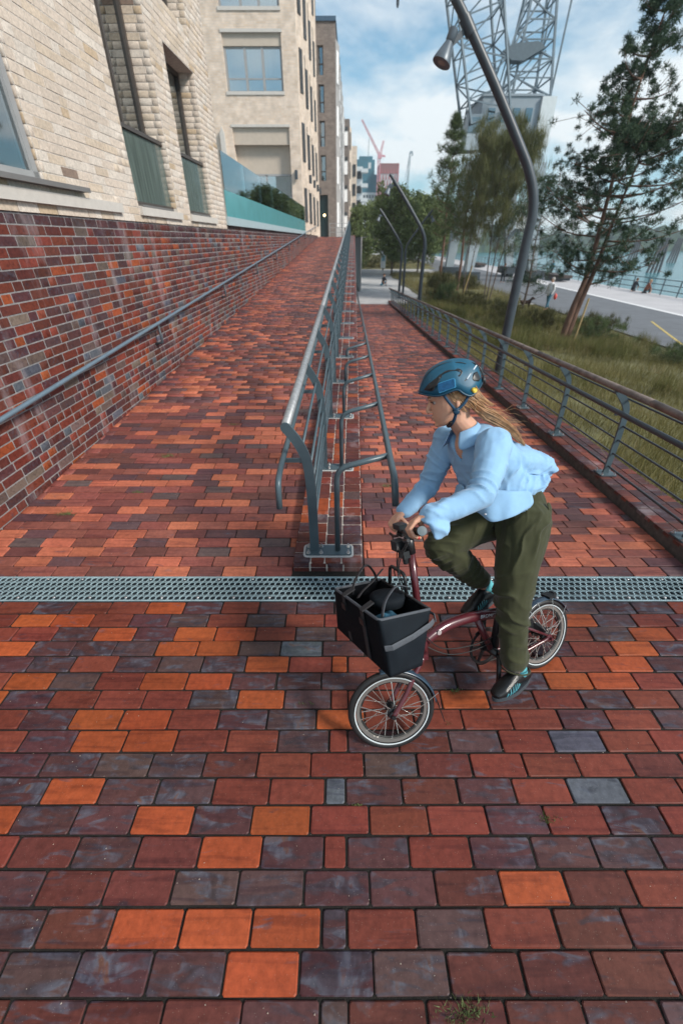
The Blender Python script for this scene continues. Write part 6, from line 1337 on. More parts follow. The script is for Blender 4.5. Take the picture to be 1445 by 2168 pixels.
# skull and face: stacked sections following the profile
SL = [(-.063, .052, .088, .022), (-.056, .030, .0965, .034), (-.045, .005, .101, .044), (-.032, -.015, .1045, .050), (-.018, -.035, .109, .0555), (-.004, -.052, .1095, .060), (.010, -.065, .111, .064), (.028, -.076, .1125, .067), (.045, -.082, .1115, .069), (.062, -.087, .119, .071), (.080, -.09, .121, .073),
      (.10, -.091, .117, .073), (.125, -.087, .106, .070), (.15, -.075, .085, .062), (.172, -.05, .055, .045), (.184, -.02, .025, .02)]
k0 = len(body.v); nS = 28
for (U_, fb, ff, w_) in SL:
    cf = (fb + ff) / 2; a_ = (ff - fb) / 2
    for j in range(nS):
        t = 2 * math.pi * j / nS; ct, st_ = math.cos(t), math.sin(t); e_ = .92
        x = cf + a_ * (abs(ct) ** e_) * (1 if ct > 0 else -1); y = w_ * (abs(st_) ** (1.0)) * (1 if st_ > 0 else -1) * (1 - .22 * max(0, ct) ** 2)
        body.v.append(tuple(hp(x, y, U_)))
for i in range(len(SL) - 1):
    for j in range(nS): j2 = (j + 1) % nS; body.f.append((k0 + i * nS + j, k0 + i * nS + j2, k0 + (i + 1) * nS + j2, k0 + (i + 1) * nS + j))
body.f.append(tuple(k0 + j for j in range(nS))[::-1]); body.f.append(tuple(k0 + (len(SL) - 1) * nS + j for j in range(nS)))
def hb(f, l, u, r, sc=(1, 1, 1)): body.ball(hp(f, l, u), r, 14, 10, sc, HM.to_3x3())
def ht(pts, rs, n=10): body.tube([hp(*p) for p in pts], rs, n)
ht([(.108, 0, .060), (.117, 0, .044), (.126, 0, .027), (.1305, 0, .0125)], [.0085, .0092, .0098, .0092])      # nose bridge to tip
hb(.127, 0, .0105, .0095, (1, 1, .85)); hb(.1185, .0095, .0085, .0075, (1.2, .8, .8)); hb(.1185, -.0095, .0085, .0075, (1.2, .8, .8))
hb(.112, 0, -.0155, .0085, (.75, 2.1, .62)); hb(.1085, 0, -.0275, .0088, (.75, 1.8, .7)); hb(.0925, 0, -.052, .0145, (1, 1.25, .9))
hb(.112, .024, .068, .012, (.7, 1.6, .55)); hb(.112, -.024, .068, .012, (.7, 1.6, .55))
for s_ in (1, -1):
    body.ball(hp(-.004, s_ * .074, .022), .017, 12, 8, (.62, .28, 1.15), HM.to_3x3()); body.ball(hp(.0, s_ * .073, .005), .008, 8, 6, (.7, .6, 1), HM.to_3x3())
# neck, trunk and limbs under the clothes
limb(body, [(.375, 0, 1.40), (.405, -.002, 1.455), tuple(hp(.0, 0, -.045)), tuple(hp(-.005, 0, .03))], [.062, .055, .052, .058], 18)
loft(body, [(.13, 0, .97), (.20, 0, 1.08), (.26, 0, 1.20), (.33, 0, 1.33), (.37, 0, 1.40)], [.14, .125, .13, .15, .09], [.10, .09, .10, .09, .06], (0, 1, 0))
body.ball((.402, 0, 1.375), .062, 16, 12, (1.02, .85, 1.25))
SHL, ELL, WRL = (.405, .165, 1.375), (.60, .275, 1.215), (.842, .236, 1.178)
SHR, ELR, WRR = (.375, -.165, 1.395), (.455, -.275, 1.165), (.662, -.232, 1.070)
for (a_, b_, c_) in ((SHL, ELL, WRL), (SHR, ELR, WRR)):
    limb(body, [a_, b_], [.045, .038]); limb(body, [b_, tuple(Vector(b_).lerp(Vector(c_), .4)), c_], [.037, .036, .0245])
HIPL, KNL, ANL = (.14, .10, .95), (.315, .122, .60), (.318, .130, .205)
HIPR, KNR, ANR = (.14, -.095, .955), (.525, -.130, .885), (.262, -.122, .565)
for (a_, b_, c_) in ((HIPL, KNL, ANL), (HIPR, KNR, ANR)):
    limb(body, [a_, b_], [.085, .052]); limb(body, [b_, tuple(Vector(b_).lerp(Vector(c_), .35)), c_], [.05, .052, .036])
def hand(C_, a_, wrist, up_, span=1, thumb_side=-1, red=False):
    """four fingers of unequal length closed round the grip, thumb from the inner side of the palm"""
    a_ = Vector(a_).normalized(); up_ = Vector(up_); up_ = (up_ - a_ * up_.dot(a_)).normalized(); f_ = up_.cross(a_)
    if f_.x < 0: f_ = -f_
    C_ = Vector(C_); W_ = Vector(wrist)
    def pt(off, ang, r): t = R(ang); return C_ + a_ * off + (f_ * math.cos(t) + up_ * math.sin(t)) * r
    k_ = [pt(o, 62, .040) for o in (.034, .012, -.010, -.031)]
    # palm: from wrist to knuckles
    for kk in k_: limb(body, [tuple(W_ + a_ * ((kk - C_).dot(a_)) * .45), tuple((W_ + kk) / 2 + up_ * .004), tuple(kk)], [.0150, .0135, .0100], 10)
    tips = []
    for off, ln, rr in ((.036, .86, .0078), (.0125, 1.0, .0082), (-.0105, .97, .0080), (-.0325, .86, .0072)):
        an = [62, 62 - 60 * ln, 62 - 118 * ln, 62 - 172 * ln]; ra_ = [.040, .0375, .0290, .0262]
        P_ = [pt(off * (1 - .08 * i), an[i], ra_[i]) for i in range(4)]; body.tube(P_[:2], [rr * 1.12, rr], 10); body.tube([P_[1], P_[2]], [rr, rr * .94], 10); body.tube([P_[2], P_[3]], [rr * .94, rr * .82], 10)
        for p_, r_ in ((P_[0], rr * 1.2), (P_[1], rr * 1.05), (P_[2], rr * .96), (P_[3], rr * .84)): body.ball(p_, r_, 10, 8)
        tips.append(P_[3])
    b0 = W_.lerp(C_, .42) + a_ * thumb_side * .026; T_ = [b0, pt(thumb_side * .040, 150, .036), pt(thumb_side * .036, 205, .031), pt(thumb_side * .030, 250, .029)]
    body.tube(T_, [.0125, .0108, .0094, .0078], 10); [body.ball(p_, r_, 10, 8) for p_, r_ in zip(T_, (.0125, .0112, .0096, .0080))]
    return tips
gL = BAR[5] - aL * .058; gR = BAR[0] - aR * .058
tL = hand(gL, aL, WRL, (-.25, 0, 1), thumb_side=-1); tR = hand(gR, aR, WRR, (-.25, 0, 1), thumb_side=-1)
eyeL, eyeR = np.array(hp(.1085, .031, .0475)), np.array(hp(.1085, -.031, .0475)); mouth = np.array(hp(.117, 0, -.0215)); fdir = np.array(HM.to_3x3() @ Vector((1, 0, 0)))
def facepost(co, no):
    for c_ in (eyeL, eyeR): w = np.exp(-((co - c_) ** 2).sum(1) / (.0125 ** 2)); co = co - fdir * (w * .0055)[:, None]
    rel = co - mouth; u_ = np.array(HM.to_3x3() @ Vector((0, 0, 1))); l_ = np.array(HM.to_3x3() @ Vector((0, 1, 0)))
    w = np.exp(-((rel @ u_) / .0022) ** 2 - ((rel @ l_) / .019) ** 2 - ((rel @ fdir) / .02) ** 2); return co - fdir * (w * .0018)[:, None]
bo = fuse('body', body, .0034, 3, skin, rider, facepost)
lipm = mat('lip', (.38, .12, .10), .4, noise_amt=.05); dk = mat('dark_brown', (.035, .02, .014), .6); 
q = MB(); q.tube([hp(.1125, -.018, -.020), hp(.1195, -.007, -.0150), hp(.1203, 0, -.0160), hp(.1195, .007, -.0150), hp(.1125, .018, -.020)], [.0009, .0026, .0029, .0026, .0009], 8); q.tube([hp(.1115, -.016, -.0235), hp(.1165, -.006, -.0272), hp(.1168, .006, -.0272), hp(.1115, .016, -.0235)], [.0009, .0031, .0031, .0009], 8); q.build('lips', lipm, bo, smooth=True, local=True)
for s_ in (1, -1):
    q = MB(); q.ball(hp(.0925, s_ * .0310, .0475), .0100, 14, 10); ey = q.build('eye', mat('eye_white', (.36, .30, .27), .2, noise_amt=.05), bo, smooth=True, local=True)
    q = MB(); q.ball(hp(.0985, s_ * .0325, .0470), .0055, 10, 8); q.build('iris', dk, ey, smooth=True, local=True)
    q = MB(); q.tube([hp(.1085, s_ * .019, .0478), hp(.1105, s_ * .026, .0535), hp(.1075, s_ * .036, .0535), hp(.0995, s_ * .0445, .0475)], [.0008, .0016, .0019, .0012], 6); q.build('eyelash', dk, bo, smooth=True, local=True)
    q = MB(); q.tube([hp(.1185, s_ * .012, .0690), hp(.1180, s_ * .026, .0735), hp(.1085, s_ * .043, .0715)], [.0017, .0026, .0014], 6); q.build('eyebrow', mat('brow_brown', (.13, .075, .04), .8), bo, smooth=True, local=True)
nailm = mat('red_nail', (.50, .02, .02), .2)
for tp in tR[:2] + tL[:1]:
    q = MB(); q.ball(tp, .0066, 8, 6); q.build('nail', nailm, bo, smooth=True, local=True)
# ---- shirt
sh = MB()
loft(sh, [(.275, .0, 1.055), (.265, 0, 1.12), (.275, 0, 1.20), (.305, 0, 1.28), (.350, 0, 1.355), (.388, 0, 1.415), (.396, 0, 1.435)], [.180, .172, .172, .182, .172, .13, .098], [.168, .155, .142, .132, .116, .088, .072], (0, 1, 0), 26, cap0=.18, cap1=.15)
loft(sh, [(.23, 0, 1.26), (.13, 0, 1.240), (.045, -.005, 1.21), (-.030, -.01, 1.170)], [.165, .160, .150, .135], [.095, .085, .064, .042], (0, 1, 0), 22, cap1=.55)   # blown out back
loft(sh, [(.22, 0, 1.14), (.12, 0, 1.125), (.045, 0, 1.135)], [.17, .165, .135], [.10, .085, .06], (0, 1, 0), 20)
limb(sh, [SHL, tuple(Vector(SHL).lerp(Vector(ELL), .5) + Vector((0, .01, -.008))), (ELL[0] + .002, ELL[1] + .004, ELL[2] - .008), tuple(Vector(ELL).lerp(Vector(WRL), .45) + Vector((0, 0, -.012))), tuple(Vector(ELL).lerp(Vector(WRL), .93))], [.078, .064, .055, .049, .041], 18)
limb(sh, [SHR, tuple(Vector(SHR).lerp(Vector(ELR), .5)), (ELR[0], ELR[1], ELR[2] - .006), tuple(Vector(ELR).lerp(Vector(WRR), .45) + Vector((0, 0, -.006))), tuple(Vector(ELR).lerp(Vector(WRR), .93))], [.076, .064, .056, .050, .041], 18)
loft(sh, [(.79, .262, 1.165), (.815, .272, 1.125), (.822, .275, 1.095)], [.018, .022, .010], [.040, .045, .020], (0, 1, 0), 12)   # open cuff hanging under the wrist
def shirtpost(co, no):
    sp = [((.70, .26, 1.18), .13, (.75, .2, -.65), .042, .0055, 1), ((.60, .27, 1.21), .10, (.8, .1, -.35), .040, .0065, 2), ((.48, .22, 1.30), .10, (.9, .1, -.1), .060, .0045, 3), ((.42, .12, 1.38), .09, (.3, 1, .1), .05, .003, 4),
          ((.30, .16, 1.16), .16, (.75, 0, .65), .060, .0065, 5), ((.38, .14, 1.08), .11, (.9, 0, .35), .045, .006, 6), ((.10, .1, 1.22), .16, (.25, .1, 1.0), .055, .0085, 7), ((.16, .12, 1.12), .12, (.5, 0, .85), .045, .0065, 8), ((.0, .05, 1.18), .12, (.2, .8, .5), .06, .006, 9),
          ((.55, -.26, 1.12), .12, (.6, .1, -.8), .042, .0055, 10), ((.43, -.25, 1.22), .11, (.7, -.3, -.6), .045, .005, 11), ((.26, .10, 1.32), .12, (.6, .2, .8), .07, .004, 12)]
    co = crease(folds(co, no, sp), no, .0080, sd_=2.0)
    zz_ = np.clip((co[:, 2] - 1.30) / .13, 0, 1.2); vw = .052 * zz_; m_ = (co[:, 0] > .40) & (np.abs(co[:, 1]) < vw) & (zz_ > 0); co[m_, 0] -= .040; co[m_, 2] -= .006
    return co
so_ = fuse('shirt', sh, .0060, 3, shirtm, rider, shirtpost)
sheet_rows = [[(.415, .00, 1.20), (.425, .04, 1.195), (.420, .08, 1.188), (.395, .135, 1.17), (.36, .160, 1.16), (.32, .178, 1.15), (.27, .176, 1.14), (.22, .18, 1.13)],
              [(.440, .02, 1.13), (.450, .06, 1.125), (.440, .10, 1.118), (.432, .150, 1.10), (.375, .180, 1.096), (.335, .196, 1.09), (.28, .186, 1.09), (.22, .190, 1.09)],
              [(.448, .045, 1.085), (.460, .080, 1.076), (.452, .115, 1.062), (.462, .165, 1.032), (.405, .184, 1.036), (.35, .208, 1.046), (.285, .190, 1.050), (.22, .194, 1.062)]]
# collar, placket, buttons, shadow gap at the open front
def sheet(name, rows, m_, parent, thick=.003, sub=True):
    n = len(rows[0]); q = MB(); q.add([p for r_ in rows for p in r_], [(i * n + j, i * n + j + 1, (i + 1) * n + j + 1, (i + 1) * n + j) for i in range(len(rows) - 1) for j in range(n - 1)]); o = q.build(name, m_, parent, smooth=True, local=True)
    if sub: s_ = o.modifiers.new('s', 'SUBSURF'); s_.levels = 2; s_.render_levels = 2
    t_ = o.modifiers.new('t', 'SOLIDIFY'); t_.thickness = thick; return o
sheet('shirt_hem_flap', sheet_rows, shirtm, so_, .004)
sheet('shirt_hem_flap', [[(.425, -.02, 1.19), (.42, -.08, 1.18), (.38, -.14, 1.16)], [(.445, -.01, 1.12), (.44, -.08, 1.10), (.40, -.15, 1.09)], [(.440, .01, 1.055), (.435, -.07, 1.06), (.40, -.15, 1.05)]], shirtm, so_, .004)
NC = Vector((.402, 0, 1.447)); rows = [[], [], []]
for j in range(13):
    t = R(-150 + 300 * j / 12); ct, st_ = math.cos(t + math.pi), math.sin(t + math.pi); front = abs(j - 6) / 6
    c_ = NC + Vector((.014, 0, -.014 * front)); r1 = .062
    rows[0].append(c_ + Vector((ct * .060, st_ * .062, .032 - .024 * front))); rows[1].append(c_ + Vector((ct * .067, st_ * .070, .030 - .026 * front))); rows[2].append(c_ + Vector((ct * (.088 + .026 * front), st_ * (.094 + .020 * front), -.014 - .058 * front)))
sheet('collar', rows, shirtm, so_)
q = MB(); bm2 = mat('pearl_button', (.6, .62, .64), .3)
for p_ in ((.468, .150, 1.075), (.455, .10, 1.17), (.820, .285, 1.142)): q = MB(); q.ball(p_, .0062, 10, 6, (1, 1, .6)); q.build('button', bm2, so_, smooth=True, local=True)
# ---- trousers
tr = MB()
loft(tr, [(.155, 0, 1.085), (.135, 0, 1.02), (.125, 0, .955)], [.155, .162, .158], [.108, .114, .112], (0, 1, 0), 24)
loft(tr, [(.115, .075, .985), (.11, .08, .94)], [.082, .082], [.09, .085], (0, 1, 0), 16); loft(tr, [(.115, -.075, .985), (.11, -.08, .94)], [.082, .082], [.09, .085], (0, 1, 0), 16)
limb(tr, [(.175, .090, .955), (.235, .108, .83), (.285, .120, .71), (.315, .124, .60), (.330, .128, .48), (.340, .130, .36), (.342, .130, .262)], [.122, .110, .099, .087, .074, .066, .067], 20)
limb(tr, [(.17, -.085, .955), (.33, -.108, .935), (.46, -.122, .905), (.522, -.130, .872)], [.122, .110, .098, .086], 20); limb(tr, [(.515, -.130, .878), (.455, -.130, .790), (.375, -.128, .700), (.295, -.124, .615)], [.086, .082, .070, .056], 20)
def trpost(co, no):
    sp = [((.30, .12, .60), .14, (.55, 0, .85), .070, .0085, 21), ((.33, .13, .42), .13, (-.6, 0, .8), .075, .0075, 22), ((.22, .12, .85), .13, (.8, 0, .6), .065, .0065, 23), ((.34, .13, .30), .08, (1, .2, .3), .05, .004, 24),
          ((.42, -.12, .90), .14, (.5, 0, -.9), .05, .007, 25), ((.50, -.13, .83), .10, (.4, 0, 1), .045, .007, 26), ((.36, -.12, .69), .11, (.7, 0, .7), .05, .006, 27), ((.27, .05, .97), .12, (.9, .1, .3), .045, .007, 28), ((.06, .08, .95), .10, (.3, 0, 1), .06, .005, 29)]
    return crease(folds(co, no, sp), no, .0080, (7, 7, 9), 8.0)
to = fuse('trousers', tr, .0062, 3, olive, rider, trpost)
q = MB(); ang = [2 * math.pi * i / 36 for i in range(36)]
q.tube([Vector((.340 + .0705 * math.cos(a), .130 + .0705 * math.sin(a), .212 + .02 * math.cos(a))) for a in ang], .004, 6, closed=True, caps=False); q.build('hem_seam', olive, to, smooth=True, local=True)
sheet('pocket', [[(.095, .178, 1.045), (.12, .182, 1.05)], [(.085, .184, 1.0), (.115, .190, 1.0)], [(.10, .182, .96), (.13, .188, .965)]], olive, to, .004)
# ---- socks and shoes
sock = mat('aqua_sock', (.10, .42, .48), .85, noise_amt=.1, scale=40, bump=.3, bscale=400); shoem = mat('black_cord_shoe', (.006, .007, .008), .32, noise_amt=.3, scale=50, bump=.15, bscale=220); cord = mat('teal_cord', (.09, .34, .40), .5, noise_amt=.12); solem = mat('slate_sole', (.035, .045, .055), .7, noise_amt=.15)
def shoe(mx, sd_):
    s_ = MB(); loft(s_, [(-.048, 0, .040), (-.015, 0, .052), (.035, 0, .055), (.085, 0, .045), (.130, 0, .036), (.165, 0, .030)], [.030, .033, .037, .042, .044, .034], [.038, .046, .047, .038, .030, .022], (0, 1, 0), 18)
    loft(s_, [(-.032, 0, .06), (-.024, 0, .095)], [.027, .029], [.03, .033], (0, 1, 0), 14)
    for v_ in range(len(s_.v)):
        x, y, z = s_.v[v_]; s_.v[v_] = (x, y, max(z, .012))
    o = fuse('shoe', s_, .004, 2, shoem, rider); o.matrix_basis = mx
    q = MB(); out_ = []
    for i in range(28):
        t = 2 * math.pi * i / 28; x = .062 + .130 * math.cos(t); wd_ = .036 + .012 * max(0, math.cos(t * .5 - .6)) ; out_.append((x, wd_ * math.sin(t) * (1.05 if math.cos(t) > 0 else .95), 0))
    q.prism(out_, (0, 0, 0), (0, 0, .020)); so2 = q.build('sole', solem, o, local=True, angle=50)
    for k in range(9):     # cords looping from sole to lace line on both flanks
        x = .125 - k * .0165
        for y_ in (-1, 1):
            hw = .045 - .0010 * abs(k - 2) ** 2; q = MB(); q.tube([(x + .010, y_ * (hw - .002), .016), (x, y_ * (hw + .0015), .030 + .001 * k), (x - .008, y_ * (hw - .006), .050 + .0022 * k)], [.0026, .0032, .0022], 6); q.build('cord', cord, o, smooth=True, local=True)
    q = MB(); [q.bar((.02 + i * .018, -.014, .098 - i * .0085), (.028 + i * .018, .014, .096 - i * .0085), .006, .004) for i in range(5)]; q.build('lace', blkp, o, local=True)
    return o
shoe(Matrix.Translation((.318, .131, .106)) @ Matrix.Rotation(R(2), 4, 'Z') @ Matrix.Rotation(R(2), 4, 'Y'), 1); shoe(Matrix.Translation((.250, -.122, .462)) @ Matrix.Rotation(R(12), 4, 'Y'), -1)
for (a_, b_) in (((.305, .130, .165), (.328, .130, .275)), ((.232, -.122, .525), (.285, -.123, .605))): q = MB(); q.tube([a_, b_], [.036, .041], 16); q.build('sock', sock, rider, smooth=True, local=True)
# ---- hair blown back
hairm = mat('light_brown_hair', (.42, .235, .115), .42, noise_amt=.45, scale=40, stretch=(1, 1, 1), spec=.5)
hc = [Vector((.402, .035, 1.572)), Vector((.362, .060, 1.520)), Vector((.305, .075, 1.482)), Vector((.232, .075, 1.432)), Vector((.165, .068, 1.375)), Vector((.098, .055, 1.315))]
hl = smooth_line(hc, 5); q = MB(); nh = len(hl); rh = random.Random(4)
wid = [.016, .026, .028, .024, .019, .009]
def hw_(t): i = min(4, int(t * 5)); u_ = t * 5 - i; return wid[i] * (1 - u_) + wid[i + 1] * u_
for k in range(560):
    a_, b_ = rh.gauss(0, .5), rh.gauss(0, .5); sd_ = rh.random() * 40; t1 = rh.uniform(.75, 1.0); fly = rh.random() < .07; pts_ = []
    for i, p in enumerate(hl):
        t = i / (nh - 1)
        if t > t1: break
        w_ = hw_(t); wv = noise.noise(Vector((t * 4, sd_, 0))) * .012 * t; o_ = Vector((.35, 0, .93)) * (a_ * w_ + wv) + Vector((0, 1, 0)) * b_ * w_ * .55
        if fly: o_ += Vector((-.02, .01, .10)) * t * t * abs(a_ + .6) + Vector((0, 0, .03)) * noise.noise(Vector((t * 5, sd_, 7)))
        pts_.append(p + o_)
    if len(pts_) > 3: q.tube(pts_, [(.0008 if fly else .0023) * (1 - .6 * i / len(pts_)) for i in range(len(pts_))], 5)
hr_ = q.build('hair', hairm, bo, smooth=True, local=True); hr_['kind'] = 'stuff'
q = MB()
for k in range(44):   # hair round the ear and temple under the helmet
    f0 = rh.uniform(-.085, .045); sd_ = rh.random() * 30; p0 = (f0, .069, .085); ml = (f0 - .02 - .01 * rh.random(), .0735, .045 + rh.uniform(-.01, .01)); en = (f0 - .055 - .02 * rh.random(), .066, .012 - rh.random() * .03)
    q.tube([hp(*p0), hp(*ml), hp(*en)], [.0026, .0030, .0014], 5)
for k in range(34): t = rh.uniform(0, 1); q.tube([hp(-.06, .058 * (1 - 2 * t), .06), hp(-.078, .058 * (1 - 2 * t), .015), hp(-.070, .062 * (1 - 1.6 * t), -.015), hp(-.085, .068 * (1 - .6 * t), -.03)], [.006, .006, .004, .002], 5)
hr2 = q.build('hair_side', hairm, bo, smooth=True, local=True); hr2['kind'] = 'stuff'
# ---- helmet: uncut shell, dark strips painted in as shaded vents and grooves, straps
def hz_(X, Y): return ((86 - X / 8.03) / 458, (113 - Y / 8.03) / 458)
topo = [hz_(*p) for p in ((115, 510), (160, 400), (300, 210), (500, 120), (700, 100), (900, 140), (1050, 230), (1110, 350), (1130, 560))]
topo = [(p.x, p.y) for p in smooth_line([(a_, b_, 0) for a_, b_ in topo], 6)]
rimo = [hz_(*p) for p in ((115, 530), (250, 590), (450, 640), (700, 600), (800, 680), (890, 735), (970, 715), (1060, 640), (1130, 560))]
def interp(pl, f):
    for (f1, u1_), (f2, u2_) in zip(pl, pl[1:]):
        if f1 >= f >= f2: return u1_ + (u2_ - u1_) * (f1 - f) / (f1 - f2 + 1e-9)
    return pl[0][1] if f > pl[0][0] else pl[-1][1]
rimo = [(p.x, p.y) for p in smooth_line([(a_, b_, 0) for a_, b_ in rimo], 5)]
fF, fB = topo[0][0], topo[-1][0]; na, ne = 200, 70; hv = []; uvw = []
for i in range(na):
    th = 2 * math.pi * i / na; cf, cr_f = (fF + fB) / 2, (fF - fB) / 2
    x0 = cf + cr_f * math.cos(th); y0 = .098 * math.sin(th) * (1 - .12 * math.cos(th)); z0_ = interp(rimo, x0)
    for j in range(ne + 1):
        e_ = math.pi / 2 * j / ne; ce = math.cos(e_) ** .72; x = .005 + (x0 - .005) * ce; y = y0 * math.cos(e_) ** .80; zt_ = interp(topo, x)
        ym = .0995 * math.sqrt(max(.015, 1 - ((x - cf) / (cr_f * 1.01)) ** 2)) * (1 - .12 * (x - cf) / cr_f)
        prof_ = math.sqrt(max(0, 1 - min(1, (y / ym) ** 2)))
        z = z0_ + (zt_ - z0_) * (max(prof_, 0) if j else 0) ** .85; z = z if j else z0_
        hv.append(Vector((x, y, z)))
def seg_d(p, pl):
    best = 9
    for a_, b_ in zip(pl, pl[1:]):
        ax, ay = a_; bx, by = b_; dx_, dy_ = bx - ax, by - ay; t = max(0, min(1, ((p[0] - ax) * dx_ + (p[1] - ay) * dy_) / (dx_ * dx_ + dy_ * dy_ + 1e-12))); best = min(best, math.hypot(p[0] - ax - dx_ * t, p[1] - ay - dy_ * t))
    return best
def inside(p, pl):
    c_ = False; n = len(pl)
    for i in range(n):
        a_, b_ = pl[i], pl[(i + 1) % n]
        if (a_[1] > p[1]) != (b_[1] > p[1]) and p[0] < (b_[0] - a_[0]) * (p[1] - a_[1]) / (b_[1] - a_[1]) + a_[0]: c_ = not c_
    return c_
ventA = [hz_(*p) for p in ((205, 490), (300, 430), (400, 360), (480, 325), (515, 355), (500, 385), (440, 400), (395, 450), (350, 492))]
ventR = [hz_(*p) for p in ((955, 500), (1020, 440), (1085, 395), (1095, 500), (1010, 530))]
grv = [hz_(*p) for p in ((490, 330), (560, 300), (640, 285), (740, 295), (805, 325), (815, 350), (760, 395))]
topg = [hz_(*p) for p in ((185, 400), (250, 300), (330, 230), (430, 180), (560, 150), (700, 155))]
slot = [hz_(*p) for p in ((750, 178), (830, 195), (905, 230))]
mids = [(.13, .02), (.02, .02)]
dep = [0] * len(hv)
cen = Vector((.0, 0, .09)); vv = [HM @ (p - (p - cen).normalized() * d_) for p, d_ in zip(hv, dep)]
q = MB(); fcs = [(i * (ne + 1) + j, ((i + 1) % na) * (ne + 1) + j, ((i + 1) % na) * (ne + 1) + j + 1, i * (ne + 1) + j + 1) for i in range(na) for j in range(ne)]
q.add(vv, fcs); me = q.mesh('helmet', mat('petrol_blue_shell', (.006, .085, .150), .5, noise_amt=.06, scale=20), smooth=True); me.materials.append(blkp)
hel = link('helmet', me, rider, local=True); s_ = hel.modifiers.new('t', 'SOLIDIFY'); s_.thickness = .010; s_.offset = -1
def onshell(X, Y, out=.002):
    f, u = hz_(X, Y); b_ = min((p for p in hv if p.y > .01), key=lambda p: (p.x - f) ** 2 + (p.z - u) ** 2); n_ = (b_ - cen).normalized(); return HM @ (Vector((f, b_.y, u)) + n_ * out)
def cut(pts, rs, nm='vent', m_=None, out=.0004, flat=.30):  # lays dark strips on the shell as the shade inside openings
    ll = MB(); P_ = smooth_line([onshell(*p, out=out) for p in pts], 4); rr_ = [rs[min(len(rs) - 1, int(i / 4))] + (rs[min(len(rs) - 1, int(i / 4) + 1)] - rs[min(len(rs) - 1, int(i / 4))]) * (i % 4) / 4 for i in range(len(P_))]
    c0 = sum(P_, Vector()) / len(P_); nn = (c0 - HM @ cen).normalized(); ll.tube(P_, rr_, 10, flat=(nn, 1 / flat)); 
    for i in range(len(ll.v)):   # flatten onto the shell
        k = i // 10; d_ = Vector(ll.v[i]) - P_[min(k, len(P_) - 1)]; n2_ = (P_[min(k, len(P_) - 1)] - HM @ cen).normalized(); ll.v[i] = tuple(P_[min(k, len(P_) - 1)] + (d_ - n2_ * d_.dot(n2_)) + n2_ * (d_.dot(n2_) * .16))
    return ll.build(nm, m_ or blkp, hel, smooth=True, local=True)
cut([(215, 488), (300, 450), (390, 400), (470, 350), (510, 362)], [.0010, .0060, .0088, .0055, .0008], flat=.28)
cut([(230, 492), (300, 480), (350, 470), (400, 430)], [.0010, .0045, .0060, .0015], flat=.28)
cut([(470, 345), (560, 302), (650, 285), (745, 295), (805, 330), (790, 370), (762, 402)], [.0008, .0018, .0022, .0023, .0024, .0020, .0012], 'groove_shade')
cut([(185, 405), (250, 305), (330, 235), (430, 185), (560, 155), (700, 158)], [.0006, .0013, .0016, .0015, .0013, .0006], 'groove_shade')
cut([(748, 180), (830, 195), (908, 232)], [.0010, .0022, .0014], 'vent')
cut([(975, 505), (1030, 470), (1080, 445)], [.0015, .0062, .0050], 'vent', flat=.28)
cut([(760, 560), (860, 480), (960, 400), (1040, 330)], [.0003, .0005, .0005, .0003], 'seam')
q = MB(); rimv = [hv[i * (ne + 1)] for i in range(na)]; q.tube([HM @ (p + Vector((0, 0, .001))) for p in rimv[::2]], .0046, 8, closed=True, caps=False); q.build('rim_edge', mat('dark_blue_rim', (.006, .05, .09), .4), hel, smooth=True, local=True)
def decal(name, pts, m_, out=.004, thick=.004, par=hel):
    P_ = [onshell(*p, out=out) for p in pts]; c_ = sum(P_, Vector()) / len(P_); nn = (c_ - HM @ cen).normalized(); q = MB(); q.prism([p - nn * thick for p in P_], (0, 0, 0), nn * thick * 1.6); return q.build(name, m_, par, local=True)
decal('patch_border', [(438, 450), (685, 422), (700, 440), (697, 548), (685, 562), (455, 594), (444, 580)], mat('patch_edge', (.035, .22, .40), .8), .0052)
decal('patch', [(452, 462), (677, 436), (688, 446), (685, 540), (677, 550), (464, 580), (456, 570)], mat('blue_patch', (.010, .10, .24), .9, noise_amt=.3, scale=60, bump=.6, bscale=500), .0066)
decal('silver_lettering', [(866, 472), (880, 482), (1058, 306), (1044, 294)], mat('silver_stripe', (.45, .52, .58), .35), .0035)
dc = decal('yellow_disc', [(960 + 36 * math.cos(R(a)), 655 + 38 * math.sin(R(a))) for a in range(0, 360, 30)], mat('yellow_disc', (.62, .45, .05), .5, noise_amt=.03), .0062, .005)
c_ = onshell(960, 655, .0100); nn = (c_ - HM @ cen).normalized(); fx = (HM.to_3x3() @ Vector((-1, 0, 0))); fx = (fx - nn * fx.dot(nn)).normalized(); fy = nn.cross(fx); mxl = Matrix((fx, fy, nn)).transposed().to_4x4(); mxl.translation = c_
lettering('mips', .0075, mxl, mat('dark_print', (.03, .03, .03), .6), dc)
strapm = mat('blue_webbing', (.006, .045, .095), .7, noise_amt=.15, scale=80)
def strap(pts, w=.009):
    P_ = smooth_line([hp(*p) for p in pts], 5); q = MB(); q.tube(P_, w, 6, flat=((HM.to_3x3() @ Vector((0, 1, 0))), 4.0)); return q
